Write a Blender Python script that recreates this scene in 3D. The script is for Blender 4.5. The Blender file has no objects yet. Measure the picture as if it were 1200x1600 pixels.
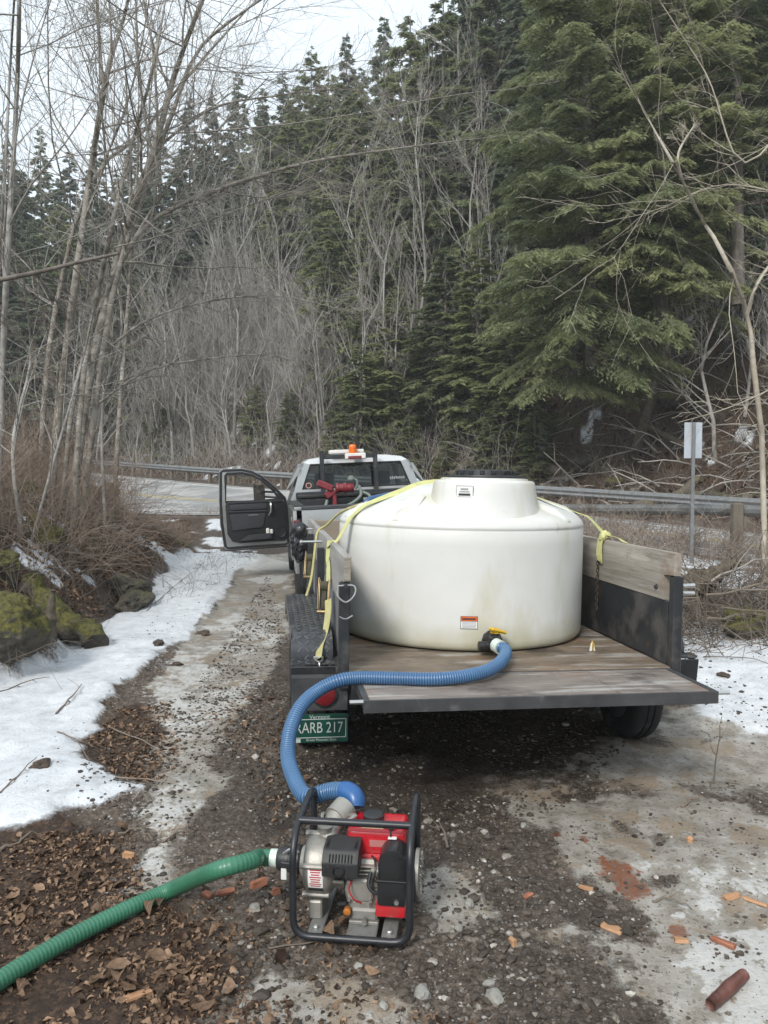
import bpy, bmesh, math, random
import numpy as np
from mathutils import Vector, Matrix

sc = bpy.context.scene
C = sc.collection
R = math.radians
PI = math.pi
rng = np.random.default_rng(7)
random.seed(7)

# ------------------------------------------------------------------ camera
EYE, TH, FPX = 1.7, 0.0458, 1200.0          # eye height, downward pitch, focal length of a 1200 x 1600 picture
cam_d = bpy.data.cameras.new('camera')
cam = bpy.data.objects.new('camera', cam_d); C.objects.link(cam)
cam.location = (0, 0, EYE); cam.rotation_euler = (PI/2 - TH, 0, 0)
cam_d.sensor_fit = 'VERTICAL'; cam_d.sensor_height = 36; cam_d.lens = FPX/1600*36
cam_d.clip_start = 0.05; cam_d.clip_end = 600
sc.camera = cam

# ------------------------------------------------------------------ light
world = bpy.data.worlds.new('World'); sc.world = world; world.use_nodes = True
wn = world.node_tree.nodes; wl = world.node_tree.links
wn.clear()
w_out = wn.new('ShaderNodeOutputWorld'); w_bg = wn.new('ShaderNodeBackground')
w_sky = wn.new('ShaderNodeTexSky'); w_sky.sky_type = 'NISHITA'; w_sky.sun_disc = False
SUN_EL, SUN_AZ = R(40), R(205)               # azimuth measured clockwise from +Y: behind the camera, a little to the left
w_sky.sun_elevation = SUN_EL; w_sky.sun_rotation = SUN_AZ
w_co = wn.new('ShaderNodeTexCoord')
w_no = wn.new('ShaderNodeTexNoise'); w_no.inputs['Scale'].default_value = 2.2; w_no.inputs['Detail'].default_value = 6
w_no.inputs['Roughness'].default_value = .55
w_rp = wn.new('ShaderNodeValToRGB')
w_rp.color_ramp.elements[0].position = .30; w_rp.color_ramp.elements[0].color = (.74, .74, .74, 1)
w_rp.color_ramp.elements[1].position = .62; w_rp.color_ramp.elements[1].color = (1, 1, 1, 1)
w_mx = wn.new('ShaderNodeMix'); w_mx.data_type = 'RGBA'
wl.new(w_co.outputs['Generated'], w_no.inputs['Vector']); wl.new(w_no.outputs['Fac'], w_rp.inputs['Fac'])
wl.new(w_rp.outputs['Color'], w_mx.inputs['Factor'])
wl.new(w_sky.outputs['Color'], w_mx.inputs['A'])
w_mx.inputs['B'].default_value = (5.2, 5.8, 6.3, 1)   # overcast cloud
wl.new(w_mx.outputs['Result'], w_bg.inputs['Color']); w_bg.inputs['Strength'].default_value = .10
wl.new(w_bg.outputs['Background'], w_out.inputs['Surface'])
sun_d = bpy.data.lights.new('sun', 'SUN'); sun_d.energy = 1.5; sun_d.angle = R(14); sun_d.color = (1, .96, .9)
sun = bpy.data.objects.new('sun', sun_d); C.objects.link(sun)
_sd = Vector((math.sin(SUN_AZ)*math.cos(SUN_EL), math.cos(SUN_AZ)*math.cos(SUN_EL), math.sin(SUN_EL)))
sun.rotation_euler = _sd.to_track_quat('Z', 'Y').to_euler(); sun.location = _sd*50
sc.view_settings.view_transform = 'Standard'; sc.view_settings.look = 'None'
sc.view_settings.gamma = 1; sc.view_settings.use_curve_mapping = False
sc.view_settings.exposure = 1.08
sc.render.engine = 'CYCLES'
sc.cycles.max_bounces = 6; sc.cycles.diffuse_bounces = 4; sc.cycles.glossy_bounces = 2
sc.cycles.transmission_bounces = 4; sc.cycles.transparent_max_bounces = 6
sc.cycles.use_denoising = True

# ------------------------------------------------------------------ points measured off the photograph, turned into metres
def at(px, py, Y):
    """the point at distance Y ahead of the camera that the photograph shows at (px, py)"""
    a, u = (px-600)/FPX, -(py-800)/FPX
    c, s = math.cos(TH), math.sin(TH)
    dy, dz = c + u*s, -s + u*c
    return Vector((a/dy*Y, Y, EYE + dz/dy*Y))
def gp(px, py, z=0.0):
    a, u = (px-600)/FPX, -(py-800)/FPX
    c, s = math.cos(TH), math.sin(TH)
    dy, dz = c + u*s, -s + u*c
    k = (z-EYE)/dz
    return Vector((a*k, dy*k, z))
def to_px(x, y, z):
    z = z-EYE; c, s = math.cos(TH), math.sin(TH)
    d = y*c - z*s; u = z*c + y*s
    return 600+FPX*x/d, 800-FPX*u/d

# ------------------------------------------------------------------ noise on arrays
def _h(i, j, seed):
    v = np.sin(i*127.1 + j*311.7 + seed*74.7)*43758.5453
    return v - np.floor(v)
def vnoise(x, y, seed=0):
    i, j = np.floor(x), np.floor(y); fx, fy = x-i, y-j
    fx = fx*fx*(3-2*fx); fy = fy*fy*(3-2*fy)
    a, b, c, d = _h(i, j, seed), _h(i+1, j, seed), _h(i, j+1, seed), _h(i+1, j+1, seed)
    return (a*(1-fx)+b*fx)*(1-fy) + (c*(1-fx)+d*fx)*fy
def fbm(x, y, seed=0, octv=4, gain=.5):
    r, a, t = 0, 1.0, 0
    for k in range(octv):
        r = r + a*vnoise(x*2**k + 13.7*k, y*2**k - 7.3*k, seed+k); t += a; a *= gain
    return r/t
def sstep(a, b, x):
    t = np.clip((x-a)/(b-a), 0, 1); return t*t*(3-2*t)

# ------------------------------------------------------------------ objects
def setp(o, label=None, cat=None, group=None, kind=None):
    if label: o['label'] = label
    if cat: o['category'] = cat
    if group: o['group'] = group
    if kind: o['kind'] = kind
    return o
def thing(name, label, cat, loc=(0, 0, 0), rot=(0, 0, 0), group=None):
    o = bpy.data.objects.new(name, None); C.objects.link(o)
    o.location = loc; o.rotation_euler = rot; o.empty_display_size = .2
    return setp(o, label, cat, group)
def link(name, me, parent=None):
    o = bpy.data.objects.new(name, me); C.objects.link(o)
    if parent is not None: o.parent = parent
    return o
def np_mesh(name, V, quads=None, tris=None, mats=(), smooth=True, attrs=None, mat_idx=None):
    me = bpy.data.meshes.new(name)
    V = np.asarray(V, np.float32)
    q = np.zeros((0, 4), np.int32) if quads is None else np.asarray(quads, np.int32)
    t = np.zeros((0, 3), np.int32) if tris is None else np.asarray(tris, np.int32)
    me.vertices.add(len(V)); me.vertices.foreach_set('co', V.ravel())
    nl = q.size + t.size
    me.loops.add(nl); me.loops.foreach_set('vertex_index', np.concatenate([q.ravel(), t.ravel()]))
    me.polygons.add(len(q)+len(t))
    me.polygons.foreach_set('loop_start', np.concatenate([np.arange(len(q))*4, q.size+np.arange(len(t))*3]).astype(np.int32))
    me.polygons.foreach_set('use_smooth', np.full(len(q)+len(t), smooth, bool))
    if mat_idx is not None: me.polygons.foreach_set('material_index', np.asarray(mat_idx, np.int32))
    for m in mats: me.materials.append(m)
    for k, a in (attrs or {}).items():
        if a.ndim == 1:
            at_ = me.attributes.new(k, 'FLOAT', 'POINT'); at_.data.foreach_set('value', a.astype(np.float32))
        else:
            at_ = me.attributes.new(k, 'FLOAT_COLOR', 'POINT'); at_.data.foreach_set('color', a.astype(np.float32).ravel())
    me.update(calc_edges=True)
    return me

def tubes(P, Rr, n):
    """m polylines of k points each -> verts and quads of m tapered tubes with n sides"""
    P = np.asarray(P, float); Rr = np.asarray(Rr, float); m, k, _ = P.shape
    T = np.gradient(P, axis=1); T /= np.linalg.norm(T, axis=2, keepdims=True)+1e-9
    mean = P[:, -1]-P[:, 0]; mean /= np.linalg.norm(mean, axis=1, keepdims=True)+1e-9
    ref = np.where(np.abs(mean[:, 2:3]) > .8, np.array([[1., .2, 0]]), np.array([[.1, .1, 1.]]))
    A = np.cross(T, ref[:, None, :]); A /= np.linalg.norm(A, axis=2, keepdims=True)+1e-9
    B = np.cross(T, A)
    an = np.arange(n)*2*PI/n
    V = P[:, :, None] + Rr[:, :, None, None]*(A[:, :, None]*np.cos(an)[None, None, :, None] + B[:, :, None]*np.sin(an)[None, None, :, None])
    idx = np.arange(m*k*n).reshape(m, k, n)
    a = idx[:, :-1]; b = idx[:, 1:]
    Q = np.stack([a, np.roll(a, -1, 2), np.roll(b, -1, 2), b], -1).reshape(-1, 4)
    return V.reshape(-1, 3), Q
def cat_mesh(parts):
    Vs, Qs, o = [], [], 0
    for V, Q in parts:
        Vs.append(V); Qs.append(Q+o); o += len(V)
    return np.concatenate(Vs), np.concatenate(Qs)

class MB:
    """one bmesh that becomes ONE mesh object"""
    def __init__(s): s.bm = bmesh.new()
    def _tag(s, n0): return None
    def box(s, c, d, b=.004, rot=None, seg=1):
        M = Matrix.Translation(Vector(c))
        if rot is not None: M = M @ rot.to_4x4()
        M = M @ Matrix.Diagonal((d[0], d[1], d[2], 1))
        r = bmesh.ops.create_cube(s.bm, size=1, matrix=M)
        b = min(b, .45*min(d))
        if b > 0:
            ed = list({e for v in r['verts'] for e in v.link_edges})
            bmesh.ops.bevel(s.bm, geom=ed, offset=b, segments=seg, affect='EDGES', profile=.7)
        return s
    def tube(s, pts, r, n=10, closed=False, cap=True):
        pts = [Vector(p) for p in pts]; k = len(pts)
        rr = list(r) if hasattr(r, '__len__') else [r]*k
        rings = []; up = None
        for i, p in enumerate(pts):
            if closed: t = pts[(i+1) % k]-pts[i-1]
            else: t = pts[min(i+1, k-1)]-pts[max(i-1, 0)]
            t.normalize()
            if up is None:
                ref = Vector((0, 0, 1)) if abs(t.z) < .9 else Vector((1, 0, 0))
                up = (ref - t*ref.dot(t)).normalized()
            else:
                up = (up - t*up.dot(t)).normalized()
            sd = t.cross(up)
            rings.append([s.bm.verts.new(p + rr[i]*(up*math.cos(a*2*PI/n)+sd*math.sin(a*2*PI/n))) for a in range(n)])
        m = k if closed else k-1
        for i in range(m):
            A, B = rings[i], rings[(i+1) % k]
            for a in range(n): s.bm.faces.new((A[a], A[(a+1) % n], B[(a+1) % n], B[a]))
        if cap and not closed:
            s.bm.faces.new(rings[0][::-1]); s.bm.faces.new(rings[-1])
        return s
    def lathe(s, prof, c=(0, 0, 0), n=24, axis='z', cap=True):
        rings = []
        for r, z in prof:
            ring = []
            for a in range(n):
                x, y = r*math.cos(a*2*PI/n), r*math.sin(a*2*PI/n)
                p = (x, y, z) if axis == 'z' else ((z, x, y) if axis == 'x' else (y, z, x))
                ring.append(s.bm.verts.new(Vector(c)+Vector(p)))
            rings.append(ring)
        for A, B in zip(rings, rings[1:]):
            for a in range(n): s.bm.faces.new((A[a], A[(a+1) % n], B[(a+1) % n], B[a]))
        if cap:
            s.bm.faces.new(rings[0][::-1]); s.bm.faces.new(rings[-1])
        return s
    def prism(s, poly, a0, a1, axis='x', b=0):
        """poly: (u, v) corners; axis x -> (a,u,v), y -> (u,a,v), z -> (u,v,a)"""
        def P(u, v, a): return (a, u, v) if axis == 'x' else ((u, a, v) if axis == 'y' else (u, v, a))
        A = [s.bm.verts.new(P(u, v, a0)) for u, v in poly]; B = [s.bm.verts.new(P(u, v, a1)) for u, v in poly]
        n = len(poly); fs = [s.bm.faces.new(A[::-1]), s.bm.faces.new(B)]
        for i in range(n): fs.append(s.bm.faces.new((A[i], A[(i+1) % n], B[(i+1) % n], B[i])))
        if b > 0:
            ed = list({e for v in A+B for e in v.link_edges})
            bmesh.ops.bevel(s.bm, geom=ed, offset=b, segments=2, affect='EDGES', profile=.7)
        return s
    def face(s, pts):
        s.bm.faces.new([s.bm.verts.new(Vector(p)) for p in pts]); return s
    def ball(s, c, r, sub=2, sc_=(1, 1, 1), jit=0, seed=0):
        M = Matrix.Translation(Vector(c)) @ Matrix.Diagonal((sc_[0], sc_[1], sc_[2], 1))
        g = bmesh.ops.create_icosphere(s.bm, subdivisions=sub, radius=r, matrix=M)
        if jit:
            q = random.Random(seed)
            for v in g['verts']: v.co += Vector((q.uniform(-1, 1), q.uniform(-1, 1), q.uniform(-1, 1)))*jit
        return s
    def out(s, name, m, parent=None, smooth=True, ang=.6):
        bmesh.ops.recalc_face_normals(s.bm, faces=s.bm.faces[:])
        me = bpy.data.meshes.new(name); s.bm.to_mesh(me); s.bm.free()
        for mm in (m if isinstance(m, (list, tuple)) else [m]): me.materials.append(mm)
        if smooth:
            me.polygons.foreach_set('use_smooth', np.ones(len(me.polygons), bool))
            me.set_sharp_from_angle(angle=ang)
        return link(name, me, parent)
def smooth_path(pts, n):
    """Catmull-Rom through pts, n samples evenly along its length"""
    P = np.array([list(p) for p in pts], float)
    Q = np.vstack([2*P[0]-P[1], P, 2*P[-1]-P[-2]])
    out = []
    for i in range(1, len(Q)-2):
        t = np.linspace(0, 1, 24, endpoint=False)[:, None]
        p0, p1, p2, p3 = Q[i-1], Q[i], Q[i+1], Q[i+2]
        out.append(.5*(2*p1 + (p2-p0)*t + (2*p0-5*p1+4*p2-p3)*t**2 + (3*p1-p0-3*p2+p3)*t**3))
    D = np.vstack(out+[P[-1:]])
    L = np.r_[0, np.cumsum(np.linalg.norm(np.diff(D, axis=0), axis=1))]
    u = np.linspace(0, L[-1], n)
    return np.stack([np.interp(u, L, D[:, k]) for k in range(D.shape[1])], 1)

# ------------------------------------------------------------------ materials
def M(name, col, rough=.6, metal=0., var=.15, scale=8, bump=.1, bscale=60, col2=None, dirt=None, stretch=None, coat=0., rvar=.1, spec=.5):
    m = bpy.data.materials.new(name); m.use_nodes = True
    n = m.node_tree.nodes; l = m.node_tree.links; b = n['Principled BSDF']
    tc = n.new('ShaderNodeTexCoord'); src = tc.outputs['Object']
    if stretch:
        mp = n.new('ShaderNodeMapping'); mp.inputs['Scale'].default_value = stretch; l.new(src, mp.inputs['Vector']); src = mp.outputs['Vector']
    nz = n.new('ShaderNodeTexNoise'); nz.inputs['Scale'].default_value = scale; nz.inputs['Detail'].default_value = 6; nz.inputs['Roughness'].default_value = .62
    l.new(src, nz.inputs['Vector'])
    rp = n.new('ShaderNodeValToRGB'); rp.color_ramp.elements[0].position = .3; rp.color_ramp.elements[1].position = .7
    c2 = col2 or tuple(min(1, c*(1+var)) for c in col); c1 = col if col2 else tuple(c*(1-var) for c in col)
    rp.color_ramp.elements[0].color = (*c1, 1); rp.color_ramp.elements[1].color = (*c2, 1)
    l.new(nz.outputs['Fac'], rp.inputs['Fac']); cur = rp.outputs['Color']
    for k, dd in enumerate([dirt] if isinstance(dirt, tuple) else (dirt or [])):
        dc, lo, ds = dd[:3]
        dn = n.new('ShaderNodeTexNoise'); dn.inputs['Scale'].default_value = ds; dn.inputs['Detail'].default_value = 8; dn.inputs['Roughness'].default_value = .65
        src2 = tc.outputs['Object']
        if len(dd) > 3:
            mp = n.new('ShaderNodeMapping'); mp.inputs['Scale'].default_value = dd[3]; l.new(src2, mp.inputs['Vector']); src2 = mp.outputs['Vector']
        l.new(src2, dn.inputs['Vector'])
        dr = n.new('ShaderNodeValToRGB'); dr.color_ramp.elements[0].position = lo; dr.color_ramp.elements[1].position = min(1, lo+.14)
        dr.color_ramp.elements[0].color = (0, 0, 0, 1); dr.color_ramp.elements[1].color = (.85, .85, .85, 1)
        l.new(dn.outputs['Fac'], dr.inputs['Fac'])
        mx = n.new('ShaderNodeMix'); mx.data_type = 'RGBA'; l.new(dr.outputs['Color'], mx.inputs['Factor'])
        l.new(cur, mx.inputs['A']); mx.inputs['B'].default_value = (*dc, 1); cur = mx.outputs['Result']
    l.new(cur, b.inputs['Base Color'])
    mr = n.new('ShaderNodeMapRange'); mr.inputs['To Min'].default_value = max(.03, rough-rvar); mr.inputs['To Max'].default_value = min(1, rough+rvar)
    l.new(nz.outputs['Fac'], mr.inputs['Value']); l.new(mr.outputs['Result'], b.inputs['Roughness'])
    b.inputs['Metallic'].default_value = metal; b.inputs['Specular IOR Level'].default_value = spec
    if coat: b.inputs['Coat Weight'].default_value = coat; b.inputs['Coat Roughness'].default_value = .08
    if bump:
        n2 = n.new('ShaderNodeTexNoise'); n2.inputs['Scale'].default_value = bscale; n2.inputs['Detail'].default_value = 4
        l.new(src, n2.inputs['Vector'])
        bp = n.new('ShaderNodeBump'); bp.inputs['Strength'].default_value = bump; bp.inputs['Distance'].default_value = .01
        l.new(n2.outputs['Fac'], bp.inputs['Height']); l.new(bp.outputs['Normal'], b.inputs['Normal'])
    return m
def glass(name, col, rough=.02, alpha=.35):
    m = bpy.data.materials.new(name); m.use_nodes = True
    n = m.node_tree.nodes; l = m.node_tree.links; b = n['Principled BSDF']; o = n['Material Output']
    b.inputs['Base Color'].default_value = (*col, 1); b.inputs['Roughness'].default_value = rough
    t = n.new('ShaderNodeBsdfTransparent'); t.inputs['Color'].default_value = (.75, .8, .8, 1)
    mx = n.new('ShaderNodeMixShader'); mx.inputs['Fac'].default_value = 1-alpha
    l.new(t.outputs[0], mx.inputs[1]); l.new(b.outputs[0], mx.inputs[2]); l.new(mx.outputs[0], o.inputs['Surface'])
    return m
def leafmat(name, dark, light, rough=.7, attr='tint', nscale=.0, trans=.25):
    m = bpy.data.materials.new(name); m.use_nodes = True
    n = m.node_tree.nodes; l = m.node_tree.links; b = n['Principled BSDF']; o = n['Material Output']
    a = n.new('ShaderNodeAttribute'); a.attribute_name = attr
    oi = n.new('ShaderNodeObjectInfo')
    ad = n.new('ShaderNodeMath'); ad.operation = 'MULTIPLY_ADD'; ad.inputs[1].default_value = .35; 
    l.new(oi.outputs['Random'], ad.inputs[0]); l.new(a.outputs['Fac'], ad.inputs[2])
    rp = n.new('ShaderNodeValToRGB'); rp.color_ramp.elements[0].position = .1; rp.color_ramp.elements[1].position = 1.15 if False else 1
    rp.color_ramp.elements[0].color = (*dark, 1); rp.color_ramp.elements[1].color = (*light, 1)
    fac = ad.outputs[0]
    if nscale:                       # mottling and veins
        tc = n.new('ShaderNodeTexCoord'); nz = n.new('ShaderNodeTexNoise'); nz.inputs['Scale'].default_value = nscale; nz.inputs['Detail'].default_value = 6; nz.inputs['Roughness'].default_value = .7
        l.new(tc.outputs['Object'], nz.inputs['Vector'])
        a2 = n.new('ShaderNodeMath'); a2.operation = 'MULTIPLY_ADD'; a2.inputs[1].default_value = .9; a2.use_clamp = True; l.new(nz.outputs['Fac'], a2.inputs[0])
        a3 = n.new('ShaderNodeMath'); a3.operation = 'SUBTRACT'; a3.inputs[1].default_value = .5; l.new(ad.outputs[0], a3.inputs[0]); l.new(a3.outputs[0], a2.inputs[2]); fac = a2.outputs[0]
        bp = n.new('ShaderNodeBump'); bp.inputs['Strength'].default_value = .5; bp.inputs['Distance'].default_value = .004; l.new(nz.outputs['Fac'], bp.inputs['Height']); l.new(bp.outputs['Normal'], b.inputs['Normal'])
    l.new(fac, rp.inputs['Fac']); l.new(rp.outputs['Color'], b.inputs['Base Color'])
    b.inputs['Roughness'].default_value = rough; b.inputs['Specular IOR Level'].default_value = .25
    if trans:
        t = n.new('ShaderNodeBsdfTranslucent'); l.new(rp.outputs['Color'], t.inputs['Color'])
        mx = n.new('ShaderNodeMixShader'); mx.inputs['Fac'].default_value = trans
        l.new(b.outputs[0], mx.inputs[1]); l.new(t.outputs[0], mx.inputs[2]); l.new(mx.outputs[0], o.inputs['Surface'])
    return m
def text(body, size, m, parent, loc, rot, name, ext=.0006, align='CENTER'):
    cu = bpy.data.curves.new(name, 'FONT'); cu.body = body; cu.size = size; cu.extrude = ext; cu.align_x = align; cu.align_y = 'CENTER'
    cu.resolution_u = 3
    tmp = bpy.data.objects.new(name+'_tmp', cu); C.objects.link(tmp)
    bpy.context.view_layer.update()
    me = bpy.data.meshes.new_from_object(tmp.evaluated_get(bpy.context.evaluated_depsgraph_get()))
    C.objects.unlink(tmp); bpy.data.objects.remove(tmp)
    me.materials.clear(); me.materials.append(m); me.name = name
    o = link(name, me, parent); o.location = loc; o.rotation_euler = rot
    return o
# ------------------------------------------------------------------ terrain: the road's outer rail leads, the hill rises behind it
RAIL = smooth_path([(-62, 88, 4.7), (-30, 58, 2.75), (-16, 45, 1.90), (-6.5, 36.0, 1.30), (1.1, 29, .90), (5.2, 24.3, .68), (8.8, 18.2, .47), (12, 11, .30), (15, 2, .2), (18, -12, .1)], 260)
RL = np.r_[0, np.cumsum(np.linalg.norm(np.diff(RAIL[:, :2], axis=0), axis=1))]
_T = np.gradient(RAIL[:, :2], axis=0); _T /= np.linalg.norm(_T, axis=1, keepdims=True)
RN = np.stack([_T[:, 1], -_T[:, 0]], 1)                # towards the camera's side
def road_w(x): return 9.0 - 4.2*sstep(-1, 8.5, x)       # from the rail to the road's near edge
def road_k(x): return .10 - .075*sstep(-8, 6, x)        # cross fall
def rail_coord(x, y):
    x = np.asarray(x, float).ravel(); y = np.asarray(y, float).ravel()
    idx = np.empty(len(x), int)
    for a in range(0, len(x), 40000):
        d = (x[a:a+40000, None]-RAIL[None, :, 0])**2 + (y[a:a+40000, None]-RAIL[None, :, 1])**2
        idx[a:a+40000] = d.argmin(1)
    s = (x-RAIL[idx, 0])*RN[idx, 0] + (y-RAIL[idx, 1])*RN[idx, 1]
    return idx, s
def toe(y): return np.interp(y, [-5, 3, 7, 10, 16, 25], [-3.1, -3.0, -2.95, -3.35, -4.0, -5.4])
def height(x, y, full=False):
    shp = np.shape(x); x = np.asarray(x, float).ravel(); y = np.asarray(y, float).ravel()
    idx, s = rail_coord(x, y)
    rx = RAIL[idx, 0]; zg = RAIL[idx, 2]; w = road_w(rx); k = road_k(rx)
    base = -.035*np.clip(x-.3, 0, 3) + .012*np.clip(y-9, 0, 30) + .03*(fbm(x*.7, y*.7, 3)-.5)
    zr = zg - k*np.clip(s-1, 0, 50)
    B = 9 - 4.5*sstep(-2, 6, rx)
    near = 1 - sstep(w+.6, w+B, s)
    z = base*(1-near) + (zr-.03)*near
    # bank on the left
    d = toe(y)-x + .5*(fbm(x*.9, y*.9, 11)-.5)
    amp = 1-sstep(12.5, 21, y)*.86
    bank = (1.05*(1-np.exp(-np.clip(d, 0, 50)/.9)) + .22*np.clip(d, 0, 50))*amp
    bank = bank*sstep(.5, 4.5, s-w)*(x < 0)
    bank = bank + .22*(fbm(x*1.7, y*1.7, 21)-.5)*sstep(.1, 1.2, d)*(x < 0)*sstep(.5, 3, s-w)
    z = z+bank
    # snowy verge right of the trailer
    e = sstep(2.3, 4.2, x)*sstep(2, 5, y)*sstep(.5, 3.5, s-w)
    z = z + e*(.22+.22*(fbm(x*.8, y*.8, 31)-.5))
    # hill
    h = -s-1.6
    slope = np.interp(rx, [-40, -16, 0, 5, 10], [.46, .56, .70, .76, .76])
    hh = np.clip(h, 0, 62)
    hill = slope*hh*(.55+.45*sstep(0, 10, hh)) + (fbm(x*.13, y*.13, 41)-.5)*sstep(1, 12, hh)*5 + (fbm(x*.5, y*.5, 42)-.5)*sstep(.5, 3, hh)*1.3
    z = np.where(h > 0, zg-.03 + hill, z)
    if full: return z.reshape(shp), s.reshape(shp), w.reshape(shp), d.reshape(shp), hh.reshape(shp)
    return z.reshape(shp)
def hz(x, y): return float(height(np.array([x]), np.array([y]))[0])

def pnorm(P):
    return np.array([[gp(a, b).x, gp(a, b).y] for a, b in P])
def polymask(x, y, P, soft=.12, amp=.16, seed=5):
    """1 inside the outline P (ground metres), soft and ragged at its edge"""
    P = np.asarray(P); inside = np.zeros(x.shape, bool); dist = np.full(x.shape, 1e9)
    for (x0, y0), (x1, y1) in zip(P, np.roll(P, -1, 0)):
        c = ((y0 > y) != (y1 > y)) & (x < (x1-x0)*(y-y0)/(y1-y0+1e-12)+x0)
        inside ^= c
        t = np.clip(((x-x0)*(x1-x0)+(y-y0)*(y1-y0))/((x1-x0)**2+(y1-y0)**2+1e-12), 0, 1)
        dist = np.minimum(dist, np.hypot(x-x0-t*(x1-x0), y-y0-t*(y1-y0)))
    sd = np.where(inside, dist, -dist) + amp*2*(fbm(x*2.6, y*2.6, seed, 5, .6)-.5)
    return sstep(-soft, soft, sd)

def axis(fine_a, fine_b, st, lo, hi, grow):
    a = list(np.arange(fine_a, fine_b, st)); d = st; v = a[-1]
    while v < hi: d *= grow; v += d; a.append(v)
    d = st; v = a[0]; b = []
    while v > lo: d *= grow; v -= d; b.append(v)
    return np.array(b[::-1]+a)
gx = axis(-3.5, 3.2, .038, -110, 70, 1.045)
gy = axis(2.1, 7.5, .038, -25, 150, 1.026)
GX, GY = np.meshgrid(gx, gy)
GZ, GS, GW, GD, GH = height(GX, GY, True)
# masks of what lies on the ground
snowL = pnorm([(-400, 1050), (60, 1035), (150, 985), (230, 925), (290, 872), (335, 812), (392, 835), (385, 870), (350, 930), (300, 990), (235, 1045), (165, 1100), (128, 1160), (150, 1200), (228, 1240), (170, 1262), (100, 1272), (-60, 1320), (-400, 1360)])
iceL = pnorm([(392, 850), (458, 870), (447, 1000), (400, 1080), (335, 1150), (335, 1230), (280, 1300), (262, 1400), (215, 1425), (225, 1330), (245, 1240), (235, 1120), (240, 1050), (300, 985), (350, 930)])
iceR = pnorm([(830, 1240), (900, 1175), (1050, 1105), (1500, 1110), (1500, 1700), (980, 1700), (900, 1600), (800, 1440), (700, 1370), (840, 1330)])
iceC = pnorm([(420, 1500), (520, 1530), (600, 1560), (640, 1700), (300, 1700)])
iceP = pnorm([(672, 1360), (740, 1385), (735, 1440), (690, 1450), (655, 1420)])
snowR = pnorm([(1040, 960), (1500, 980), (1600, 1150), (1200, 1150), (1130, 1120), (1075, 1120), (1050, 1060)])
litB = pnorm([(-500, 1300), (100, 1272), (215, 1290), (225, 1400), (330, 1420), (395, 1480), (330, 1700), (-500, 1700)])
litP = pnorm([(128, 1165), (185, 1100), (265, 1095), (275, 1180), (235, 1230), (170, 1215)])
near_ = (GY < 16) & (GY > -3) & (np.abs(GX) < 9)
Z0 = np.zeros(GX.shape)
def pm(P, soft=.12, amp=.16, seed=5):
    r = Z0.copy(); r[near_] = polymask(GX[near_], GY[near_], P, soft, amp, seed); return r
f1 = fbm(GX*1.6, GY*1.6, 51, 5); f2 = fbm(GX*5, GY*5, 52, 4, .6); f3 = fbm(GX*.6, GY*.6, 53, 5)
lbank = (GX < 0)*sstep(-.15, .5, GD)*sstep(-.5, 1.5, GS-GW)
hillm = sstep(-.5, .4, GH)*(GH > 0)
verge = sstep(2.2, 3.6, GX)*sstep(4.5, 6.5, GY)*sstep(-.5, 1, GS-GW)
midsn = sstep(12, 15, GY)*(1-lbank)*sstep(.3, 2.0, GS-GW)*(GX < 0)*sstep(-.4, -1.2, GX+.155*(GY-4.2)-.05)
snow = np.clip(pm(snowL, .10, .13) + pm(snowR, .25, .35, 6) + .95*verge*sstep(.34, .44, f1) + midsn*sstep(.40, .5, f1), 0, 1)
snow = snow*(1-lbank) + lbank*sstep(.63, .70, fbm(GX*1.3, GY*1.3, 54, 5))*sstep(2.2, .6, GD)
snow = snow*(1-hillm) + hillm*sstep(.67, .70, fbm(GX*.95, GY*.95, 55, 6, .62))*sstep(26, 8, GH)
ice = np.clip(pm(iceL, .12, .2, 7) + pm(iceR, .35, .6, 8)*np.maximum(sstep(.38, .54, f1*.7+f2*.3), .8*sstep(3.6, 4.6, GY)) + pm(iceC, .15, .3, 9)*.8 + pm(iceP, .08, .1, 4)*.8, 0, 1)*(1-lbank)*(1-hillm)
farice = sstep(9, 11, GY)*(1-lbank)*(1-hillm)*sstep(.3, 1.5, GS-GW)
ice = np.clip(ice + farice*.7*sstep(.35, .55, f1), 0, 1)
lit = np.clip(pm(litB, .2, .3, 10) + pm(litP, .12, .25, 12) + lbank + hillm + verge*.45, 0, 1)
white = pm(iceR, .3, .3, 13)*sstep(.535, .60, f2*.55+f1*.45)*sstep(3.9, 2.8, GY)*.85 + pm(snowR, .3, .3, 14)*.3
white = np.clip(white + .75*pm(iceL, .2, .3, 16)*sstep(.40, .60, f1*.6+f2*.4) + .5*farice*sstep(.45, .6, f1), 0, 1)
rust = Z0.copy()
for px, py, r in ((968, 1352, .085), (985, 1375, .075), (945, 1340, .05), (912, 1308, .045), (870, 1300, .02), (1060, 1440, .03), (1120, 1400, .02)):
    q = gp(px, py); dd = np.hypot(GX-q.x, (GY-q.y)*.8)
    rust = np.maximum(rust, sstep(r*1.6, r*.3, dd+.12*(f2-.5)))
wet = np.clip(.40*sstep(.56, .44, f1) + .85*pm([(g.x, g.y) for g in (gp(430, 1050), gp(1000, 1160), gp(830, 1260), gp(640, 1330), gp(440, 1300))], .3, .3, 15), 0, 1)  # random wet mud, plus a polygon that paints the trailer's shade on the ground
moss = lbank*sstep(.54, .62, fbm(GX*1.1, GY*1.1, 56, 4)) + .5*hillm*sstep(.55, .63, fbm(GX*.5, GY*.5, 57, 4))
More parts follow.
